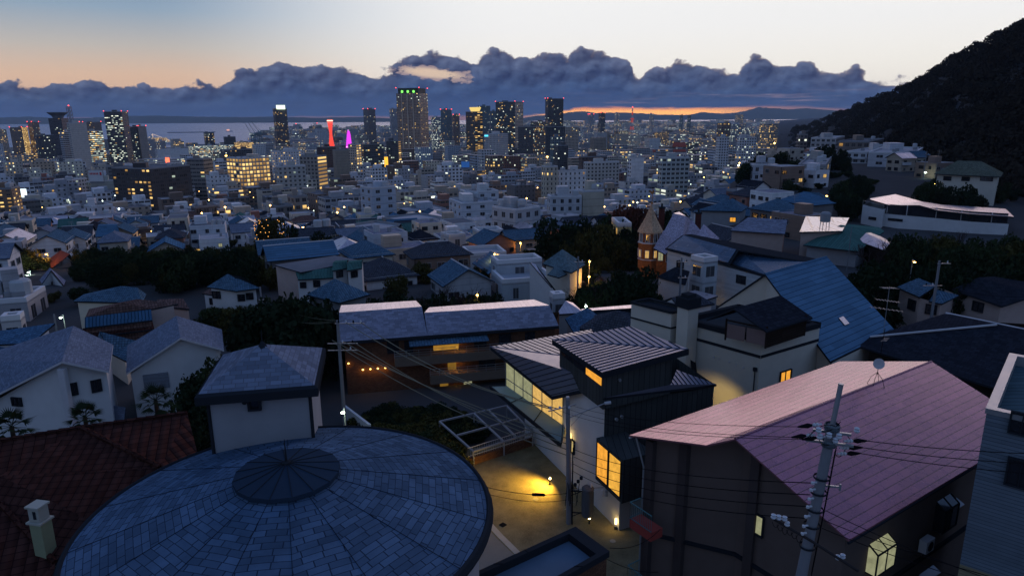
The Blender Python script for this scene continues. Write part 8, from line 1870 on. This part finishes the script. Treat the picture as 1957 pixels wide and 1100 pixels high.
# ------------------------------------------------------------------ poles and wires
def catenary(a, b, sag, n=14):
 a, b = Vector(a), Vector(b); return [a.lerp(b, i / n) - Vector((0, 0, sag * 4 * (i / n) * (1 - i / n))) for i in range(n + 1)]
def wire(label, group, a, b, sag, r=.013, mt=None, clamps=()):
 m = MB(); P = catenary(a, b, sag); m.tube(P, r, 0, 4); mid = P[len(P) // 2]; o = m.build('power_line', mt or M_BLKR); tag(o, label, 'cable', group); ALL.append(o)
 return o
def pole_center():
 g = PZ(1085, 1012, 72.3); g = Vector((3.9, 42.4, 72.2)); top = PY(1085, 762, 42.4); T = thing('utility_pole', 'utility pole with transformer standing before the white wall of the folded-roof house', 'utility pole', tuple(g))
 m = MB(); m.bar(g, top, .20, n=12, r2=.13); m.build('pole', M_POLE, T)
 m = MB(); m.lathe((top.x, top.y, top.z), [(.14, -.05), (.14, .12), (.10, .18), (0, .18)], 12); m.build('pole_cap', M_MET, T)
 A = []
 for z, x0, x1, n in ((-.75, -1.3, .6, 3),):
  m = MB(); m.bar(top + Vector((x0, -.25, z)), top + Vector((x1, .25, z + .25)), .05); ar = m.build('crossarm', M_MET, T)
  for k in range(n):
   p = top + Vector((x0 + (x1 - x0) * (k + .2) / n, -.2, z + .12)); m = MB(); m.lathe(tuple(p), [(.05, 0), (.09, .06), (.05, .1), (.09, .15), (.04, .2), (0, .24)], 8); m.build('insulator', M_INS, ar); A.append(p + Vector((0, 0, .22)))
 q = top + Vector((2.55, .5, -.55)); m = MB(); m.bar(top + Vector((.1, 0, -1.35)), q, .045, n=8); m.bar(top + Vector((.1, 0, -2.1)), top.lerp(q, .45) + Vector((0, 0, -.75)), .02); la = m.build('lamp_arm', M_MET, T)
 m = MB(); m.bar(q, q + Vector((.42, .08, .03)), .11, n=8); m.build('lamp_head', M_TRIMW, la)
 # transformer with bushings and its rack
 c = g + Vector((1.25, -.1, 0)); tz = PZ(1115, 985, 0); z0 = 100 + (ray(1115, 984).z / ray(1115, 984).y) * 42.3; z1 = 100 + (ray(1115, 932).z / ray(1115, 932).y) * 42.3
 m = MB(); m.lathe((c.x, c.y, z0), [(0, 0), (.38, 0), (.40, .1), (.40, z1 - z0 - .1), (.43, z1 - z0 - .1), (.43, z1 - z0), (.3, z1 - z0 + .12), (0, z1 - z0 + .16)], 18)
 for i in range(9): a = i * .7; m.bar((c.x + .41 * math.cos(a), c.y + .41 * math.sin(a), z0 + .25), (c.x + .41 * math.cos(a), c.y + .41 * math.sin(a), z1 - .3), .025)
 tr = m.build('transformer', mat('transformer_grey', (.10, .11, .125), .5, var=.3, scale=3), T)
 for k in range(3):
  m = MB(); a = -.4 + k * .8; p = (c.x + .22 * math.cos(a), c.y + .22 * math.sin(a), z1 + .1); m.lathe(p, [(.05, 0), (.08, .08), (.05, .12), (.08, .18), (.03, .26), (0, .3)], 8); m.build('bushing', M_INS, tr)
 m = MB()
 for z in (z0 + .2, z1 - .25): m.bar((g.x, g.y, z), (c.x - .3, c.y, z), .05); m.bar((g.x, g.y, z - .4), (c.x - .45, c.y, z), .03)
 for k in range(7): x = rnd.uniform(-.35, .45); m.bar((g.x + x, g.y - .2, z1 + rnd.uniform(-1.4, .9)), (g.x + x + rnd.uniform(-.15, .25), g.y - .25, z1 + rnd.uniform(-1.4, .9)), .03)
 for k in range(3): m.lathe((g.x + .35 + .2 * k, g.y - .3, z1 + .25 + .25 * k), [(0, 0), (.11, .04), (.11, .22), (0, .28)], 8)
 m.build('fittings', M_TRIM, T)
 for k in range(4):
  m = MB(); p = (c.x + 1.0 + .28 * (k % 2), c.y - .1, z1 - .3 - .28 * (k // 2)); m.lathe(p, [(0, 0), (.1, .02), (.1, .2), (.05, .24), (0, .34)], 8); m.build('cutout', M_MET if k % 2 else M_INS, T)
 m = MB(); m.bar((g.x, g.y, z1 - .2), (c.x + 1.5, c.y, z1 + .1), .035); m.build('side_arm', M_MET, T)
 for i in range(14):
  z = 73.5 + i * .55; m = MB(); s = 1 if i % 2 else -1; m.bar((g.x, g.y, z), (g.x + s * .34, g.y - .1, z), .014); m.build('climbing_step', M_MET, T)
 for k in range(3):
  m = MB(); m.bar(g + Vector((.16 + .03 * k, -.12 - .02 * k, 0)), g + Vector((.14 + .03 * k, -.1, 7.0 - k)), .02); m.build('riser_cable', M_BLKR, T)
 ALL.append(T); FOOT.append((g.x, g.y, 1)); return g, top, A
GC, TC, ARM_C = pole_center()
def pole_right():
 Y = 16.0; top = PY(1607, 735, Y); g = Vector((top.x - 1.5, Y - .2, ground(top.x, Y) - .2)); ax = (top - g)
 T = thing('utility_pole', 'big near utility pole with steel extension in front of the rose-pink roof', 'utility pole', tuple(g)); jt = g + ax * .935
 m = MB(); m.bar(g, jt, .18, n=14, r2=.125); m.build('pole', M_POLE, T)
 m = MB(); m.bar(jt - ax * .004, top, .062, n=8); m.bar(top, top + ax.normalized() * .03, .07, n=8); m.build('extension', M_MET, T)
 at = lambda py: g + ax * ((PY(1580, py, Y).z - g.z) / ax.z)
 A = {}
 u1 = Vector((.72, -.25, .0));
 for nm, py, half in (('a', 822, .5), ('b', 842, .62)):
  c = at(py); m = MB(); m.bar(c - u1 * half * 1.25 + Vector((0, -.1, 0)), c + u1 * half * 1.1 + Vector((0, -.1, 0)), .045); m.build('crossarm', M_MET, T)
 m = MB()
 for py in (815, 845): c = at(py); m.lathe((c.x, c.y, c.z - .09), [(.17, 0), (.19, .04), (.19, .14), (.17, .18)], 14);
 m.build('band', mat('band_steel', (.12, .15, .17), .45, metal=.5, var=.4, scale=6), T)
 ends = []
 for px, py, dx in ((1552, 812, -1), (1540, 832, -1), (1560, 836, -1), (1630, 842, 1), (1622, 855, 1), (1618, 866, 1)):
  c = PY(px, py, Y - .15); d = Vector((dx, .12 * dx, -.05)).normalized(); m = MB(); m.bar(c - d * .25, c, .025, n=6)
  for k in range(2): m.bar(c - d * (.16 - .08 * k), c - d * (.12 - .08 * k), .05, n=10)
  ins = m.build('insulator', M_INS, T); m = MB(); m.bar(c, c + d * .12, .03, n=8, r2=.065); m.bar(c + d * .12, c + d * .38, .065, n=8, r2=.02); m.build('clamp_cover', M_BLKR, ins); ends.append((c + d * .36, dx))
 for k in range(5):
  a, b = ends[k][0], at(800 + 14 * k); m = MB(); m.tube(catenary(a - Vector((ends[k][1] * .4, 0, 0)), b + Vector((.1, -.16, 0)), -.22 if k % 2 else .2, 8), .011, 0, 4); m.build('jumper', M_BLKR, T)
 for k, (px, py) in enumerate(((1564, 826), (1566, 838), (1584, 836), (1596, 846), (1603, 838), (1637, 826))):
  c = PY(px, py, Y - .3); m = MB(); m.lathe(tuple(c), [(.05, 0), (.075, .05), (.05, .08), (.07, .12), (0, .16)], 8); m.build('post_insulator', M_INS, T)
 for py in (915, 928, 945, 960, 978, 996, 1010):
  c = at(py); m = MB(); m.bar(c + Vector((-.17, -.12, 0)), c + Vector((-.27, -.16, .02)), .028, n=6); m.lathe(tuple(c + Vector((-.29, -.16, -.04))), [(.02, 0), (.045, .02), (.045, .07), (0, .09)], 8); m.build('spool', M_INS, T)
 for py in (910, 938, 970, 1000, 1040):
  c = at(py); m = MB(); m.lathe((c.x, c.y, c.z - .03), [(.20, 0), (.21, .03), (.20, .06)], 14); m.build('strap', M_TRIM, T)
 c = at(924); m = MB(); m.bar(c + Vector((.12, -.05, 0)), c + Vector((.52, -.05, -.05)), .035); m.bar(c + Vector((.5, -.05, .04)), c + Vector((.5, -.05, -.14)), .03); m.build('step_bracket', M_MET, T)
 for k in range(4):
  a, b = at(850 + 5 * k), at(1090); m = MB(); o = Vector((.16 + .025 * k, -.10 + .05 * k, 0)); m.tube([a + o, a.lerp(b, .4) + o * 1.15, b + o * 1.25], .014, 0, 4); m.build('riser_cable', M_BLKR, T)
 # lower side arm with insulator cluster
 c = at(1022); l = PY(1480, 992, Y); r_ = PY(1640, 1090, Y - .6); m = MB(); m.tube([l, c + Vector((0, -.25, 0)), r_], .04, 0, 6); ar = m.build('service_arm', mat('arm_dark', (.04, .035, .035), .6, var=.3), T)
 for px, py in ((1478, 990), (1488, 992), (1499, 994), (1504, 1004), (1601, 1068), (1610, 1066)):
  q = PY(px, py, Y - .1); m = MB(); m.lathe(tuple(q), [(.05, 0), (.075, .04), (.045, .07), (.07, .11), (0, .15)], 8); m.build('insulator', M_INS, ar)
 for k in range(6):
  q = PY(1476 + 9 * k, 996 + 5 * k, Y - .1); m = MB(); m.tube(catenary(q, q + Vector((.16, -.04, -.06)), .12 + .03 * (k % 3), 6), .009, 0, 3); m.build('loop', M_BLKR, ar)
 ALL.append(T); return g, top, ends, at
GR_, TR_, ENDS, AT_R = pole_right()
def small_pole(px, yt, yb, Y, label, r=.16, arms=(), lamp=None):
 t = PY(px, yt, Y); g = ground(t.x, t.y); T = thing('utility_pole', label, 'utility pole', (t.x, t.y, g)); m = MB(); m.bar((t.x, t.y, g), t, r, n=10, r2=r * .72); m.build('pole', M_POLE, T); E = []
 for py, x0, x1, n in arms:
  z = PY(px, py, Y).z; m = MB(); m.bar((t.x + x0, t.y - .15, z), (t.x + x1, t.y - .15, z), .05); ar = m.build('crossarm', M_MET, T)
  for k in range(n):
   x = t.x + x0 + (x1 - x0) * (k + .5) / n; m = MB(); m.lathe((x, t.y - .15, z + .05), [(.04, 0), (.09, .08), (.05, .14), (.08, .2), (0, .28)], 8); m.build('insulator', M_INS if k % 2 else M_BLKR, ar); E.append(Vector((x, t.y - .15, z + .3)))
 ALL.append(T); return T, t, E
T1_, T1T, E1_ = small_pole(645, 612, 812, 58, 'pale utility pole with crossarms before the long brown apartment house', .19, ((617, -.2, 2.4, 4), (655, -1.0, 1.7, 3), (668, -1.0, 1.7, 2)))
T2_, T2T, E2_ = small_pole(497, 548, 640, 82, 'slim utility pole among the evergreens left of the long brown apartment house', .15, ((600, -.3, .9, 2), (572, -.3, 1.1, 2)))
small_pole(1796, 498, 600, 76, 'utility pole between the glinting tile roof and the dark hip roof at the right', .18, ((503, -.3, 1.2, 2), (545, -1.6, .6, 3)))
small_pole(1628, 433, 515, 112, 'thin flag pole rising among bare trees below the curved white building', .07)
small_pole(1303, 492, 560, 90, 'utility pole with boxes in front of the solar-panelled house', .17, ((500, -.6, .9, 3), (530, -.4, .9, 2)))
small_pole(1105, 490, 575, 92, 'dark utility pole by the street lamps right of the pointed pyramid roof', .15, ((500, -.5, .9, 2),))
small_pole(282, 535, 575, 120, 'slim pole in front of the park grove, left one', .13); small_pole(343, 524, 565, 122, 'slim pole in front of the park grove, right one', .13)
small_pole(835, 462, 500, 140, 'utility pole left of the white cubic house', .15, ((468, -.6, .6, 2),)); small_pole(712, 492, 540, 118, 'utility pole right of the twin green gables', .15, ((500, -.5, .5, 2),))
small_pole(103, 600, 660, 84, 'utility pole left of the brown roof with blue skirt', .15); small_pole(467, 575, 620, 100, 'utility pole right of the blue hip house by the park', .14, ((585, -.6, .6, 2),))
small_pole(1771, 290, 330, 240, 'utility pole beside two white lamps under the mountain', .16, ((295, -1.5, 1.5, 2),))
# tv aerials
def aerial(px, py, Y, label):
 t = PY(px, py, Y); T = thing('tv_aerial', label, 'aerial', (t.x, t.y, t.z - 3)); m = MB(); m.bar((t.x, t.y, t.z - 4.5), t, .025, n=6); m.build('mast', M_MET, T)
 for z, L, a in ((-.1, 1.6, .3), (-1.3, 1.9, -.2), (-2.1, 2.6, -.25)):
  m = MB(); c = t + Vector((0, 0, z)); d = Vector((math.cos(a), math.sin(a), -.1)); s = Vector((-math.sin(a), math.cos(a), 0)); m.bar(c - d * L / 2, c + d * L / 2, .02)
  for k in range(8): p = c + d * L * (k / 7 - .5); m.bar(p - s * .35, p + s * .35, .012)
  m.build('yagi', M_MET, T)
 ALL.append(T)
aerial(1700, 548, 60, 'cluster of television aerials on a mast behind the blue roof of the villa')
# street lamps
def street_lamp(px, py, Y, label, col='w', e=60, h=None):
 t = PY(px, py, Y); g = ground(t.x, t.y); g = min(g, t.z - 3.5); T = thing('street_lamp', label, 'street lamp', (t.x, t.y, g)); m = MB(); m.bar((t.x, t.y + .5, g), (t.x, t.y + .5, t.z + .2), .05, n=6); m.bar((t.x, t.y + .5, t.z + .2), (t.x, t.y, t.z + .15), .035, n=6); m.build('post', M_MET, T)
 s = max(.16, Y / 700); m = MB(); m.lathe((t.x, t.y, t.z - s), [(0, 0), (s, s * .5), (s, s * .9), (0, s * 1.2)], 8); m.build('lamp_head', lamp_mat('street_warm', (1, .55, .12), 14) if col == 'w' else lamp_mat('street_white', (.8, 1, .75), 14), T); ALL.append(T)
 if e:
  l = bpy.data.lights.new('street_glow', 'POINT'); l.energy = e; l.color = (1, .50, .10) if col == 'w' else (.75, 1, .75); l.shadow_soft_size = .2; o = bpy.data.objects.new('light_glow', l); COL.objects.link(o); o.location = (t.x, t.y - .3, t.z - s - .3)
for a in ((1121, 466, 140, 'orange street lamp glowing above the garden steps left of the spired mansion', 'w', 700), (1127, 499, 112, 'orange street lamp right of the pointed pyramid roof', 'w', 420), (1126, 528, 100, 'lower orange street lamp under bare trees right of the pointed pyramid roof', 'w', 300), (1185, 446, 138, 'lamp among the trees beside the yellow lit house', 'w', 800),
    (655, 787, 52, 'small white street lamp behind the round roof', 'c', 40), (152, 545, 128, 'orange lamp on the narrow apartment side by the park', 'w', 500), (54, 520, 130, 'bright white street lamp at the left road, right one', 'c', 900), (38, 522, 132, 'bright white street lamp at the left road, middle one', 'c', 600), (88, 485, 140, 'orange lamp lighting the tree by the dark red gable roof', 'w', 700), (116, 606, 80, 'small white lamp beside the pale grey apartment building', 'c', 60),
    (1779, 321, 250, 'upper white lamp under the mountain left of the hip-roofed villa', 'c', 130), (1769, 329, 245, 'lower white lamp under the mountain left of the hip-roofed villa', 'c', 130), (1787, 351, 200, 'small amber lamp below the hip-roofed villa', 'w', 120), (512, 497, 165, 'orange lamp at the foot of the fairy-lit tree', 'w', 900), (649, 482, 180, 'orange lamp at the left corner of the tan school wing', 'w', 500), (753, 437, 196, 'upper orange stair lamp between the tan school wings', 'w', 400), (762, 456, 190, 'lower orange stair lamp between the tan school wings', 'w', 500),
    (880, 494, 150, 'golden lamp in the yard right of the white cubic house', 'w', 600), (912, 563, 80, 'yellow lamp glowing in the dark trees behind the long roof', 'w', 60), (1120, 584, 84, 'pale lamp beside the dark-capped cubic house', 'c', 80), (183, 462, 250, 'orange lamp at the left of the blue mansard annex', 'w', 900), (275, 444, 255, 'orange lamp left of the terrace-topped building', 'w', 800), (300, 463, 240, 'orange lamp below the terrace-topped building', 'w', 900), (268, 472, 236, 'orange lamp on the steps left below the terrace-topped building', 'w', 700), (1748, 500, 88, 'tiny amber light in the dark trees at the right', 'w', 0), (430, 395, 320, 'string light lamp over the orange restaurant', 'w', 900), (1580, 374, 200, 'small amber lamp behind the white-walled blue-grey hip house', 'w', 60), (1046, 299, 520, 'orange lamp cluster beside the dark church-like block', 'w', 2500), (765, 316, 800, 'bright white lamp below the tallest brown tower', 'c', 3000), (432, 297, 1000, 'dazzling warm light left of the dark box behind the golden hotel', 'w', 4000)):
 street_lamp(*a)
for i in range(16):  # lamps added at random spots for pools of warm light among the houses
 Y = 120 + 17 * i; px = rnd.uniform(120, 1180); p = PY(px, 400, Y); g = ground(p.x, p.y)
 if in_park(p.x, p.y, 0): continue
 q = PX((p.x, p.y - 1, g + 4.6)); street_lamp(q[0], q[1], Y, 'added amber lamp brightening a lane of the old quarter', 'w', 260 + Y * 1.2); ALL[-1]['group'] = 'added amber lane lamps of the old quarter'

# wires
g1 = 'upper cables from the pale pole to the centre pole'; l1 = 'twisted overhead cable from the pale left pole down to the centre pole'
for k in range(4): wire(l1, g1, E1_[4 + k % 3] + Vector((.1 * k, 0, -.12 * k)), GC + Vector((-.15, 0, 6.6 - .42 * k)), .55 + .08 * k, .032, mat('cable_grey', (.16, .16, .12), .6, var=.3))
for k in range(2): wire('thick bundled cable crossing in front of the long brown apartment house', 'bundled cables before the apartment house', E1_[1 + 2 * k] + Vector((0, 0, -.2)), TC + Vector((-1.1 + .5 * k, 0, -.7)), .9 + .2 * k, .036, mat('cable_grey', (.16, .16, .12), .6, var=.3))
for k in range(3): wire('thin line from the far evergreen pole to the pale left pole', 'lines between the two left poles', E2_[k % len(E2_)], E1_[k], .7 + .1 * k, .018, mat('cable_grey', (.16, .16, .12), .6, var=.3))
for k in range(3): wire('high thin power line from the near right pole across the rose-pink roof', 'high lines left of the near pole', ENDS[k][0], TC + Vector((.4 - .5 * k, 0, -.5 - .15 * k)), .35 + .06 * k, .011)
for k in range(4): wire('low black cable from the near right pole to the transformer pole', 'low cables left of the near pole', AT_R(915 + 22 * k) + Vector((-.3, -.15, 0)), GC + Vector((.2, -.15, 5.9 - .55 * k)), .5 + .05 * k, .017)
for k in range(3): wire('thin power line from the near right pole to beyond the right edge', 'lines right of the near pole', ENDS[3 + k][0], PY(2100, 868 + 22 * k, 15.0), .10, .011)
for k, (y0, y1) in enumerate(((967, 1098), (985, 1080), (1000, 1100))): wire('lower thin cable from the near right pole slanting down to the right edge', 'lower lines right of the near pole', AT_R(y0) + Vector((.2, -.15, 0)), PY(2050, y1 + 60, 13.0), .15, .010)
wire('upper black cable dipping from the flat-roofed annex corner to the brown wall', None, PY(1166, 1046, 20), PY(1262, 1010, 30), .35, .014); wire('lower black cable dipping from the flat-roofed annex corner to the brown wall', None, PY(1150, 1062, 20), PY(1258, 1092, 25), .2, .012)
a, b = PY(928, 930, 30), GC + Vector((-.2, -.2, 2.6)); wire('black service cable with a thick splice crossing the gravel courtyard', 'service cables over the courtyard', a, b, .25, .02); wire('second black service cable crossing the gravel courtyard', 'service cables over the courtyard', a - Vector((0, 0, .35)), b - Vector((0, 0, .5)), .3, .016)
m = MB(); P = catenary(a, b, .25); m.bar(P[7], P[9], .09, n=8); tag(m.build('cable_splice', M_BLKR), 'black cable splice sleeve hanging over the gravel courtyard', 'cable splice')
for k in range(2): wire('thin wire over the white-walled houses at the right', 'wires at the right pole', PY(1796, 505 + 40 * k, 76), PY(2050, 520 + 40 * k, 60), .8, .014); wire('thin wire strung left from the right utility pole', 'wires at the right pole left', PY(1796, 505 + 40 * k, 76), PY(1640, 520 + 20 * k, 100), 1.0, .014)
# ------------------------------------------------------------------ haze: the evening air over the city
def haze():
 M = bpy.data.materials.new('haze'); M.use_nodes = True; t = NT(M.node_tree); t.n.clear()
 o = t.new('ShaderNodeOutputMaterial'); v = t.new('ShaderNodeVolumePrincipled'); t.l.new(v.outputs[0], o.inputs['Volume'])
 v.inputs['Color'].default_value = (.55, .74, 1.0, 1); v.inputs['Density'].default_value = 3.4e-5; v.inputs['Anisotropy'].default_value = 0.0
 s = MB(); s.box((0, 9000, -10), (34000, 19400, 430), bottom=True)
 ob = s.build('haze', M); tag(ob, kind='stuff')
haze()
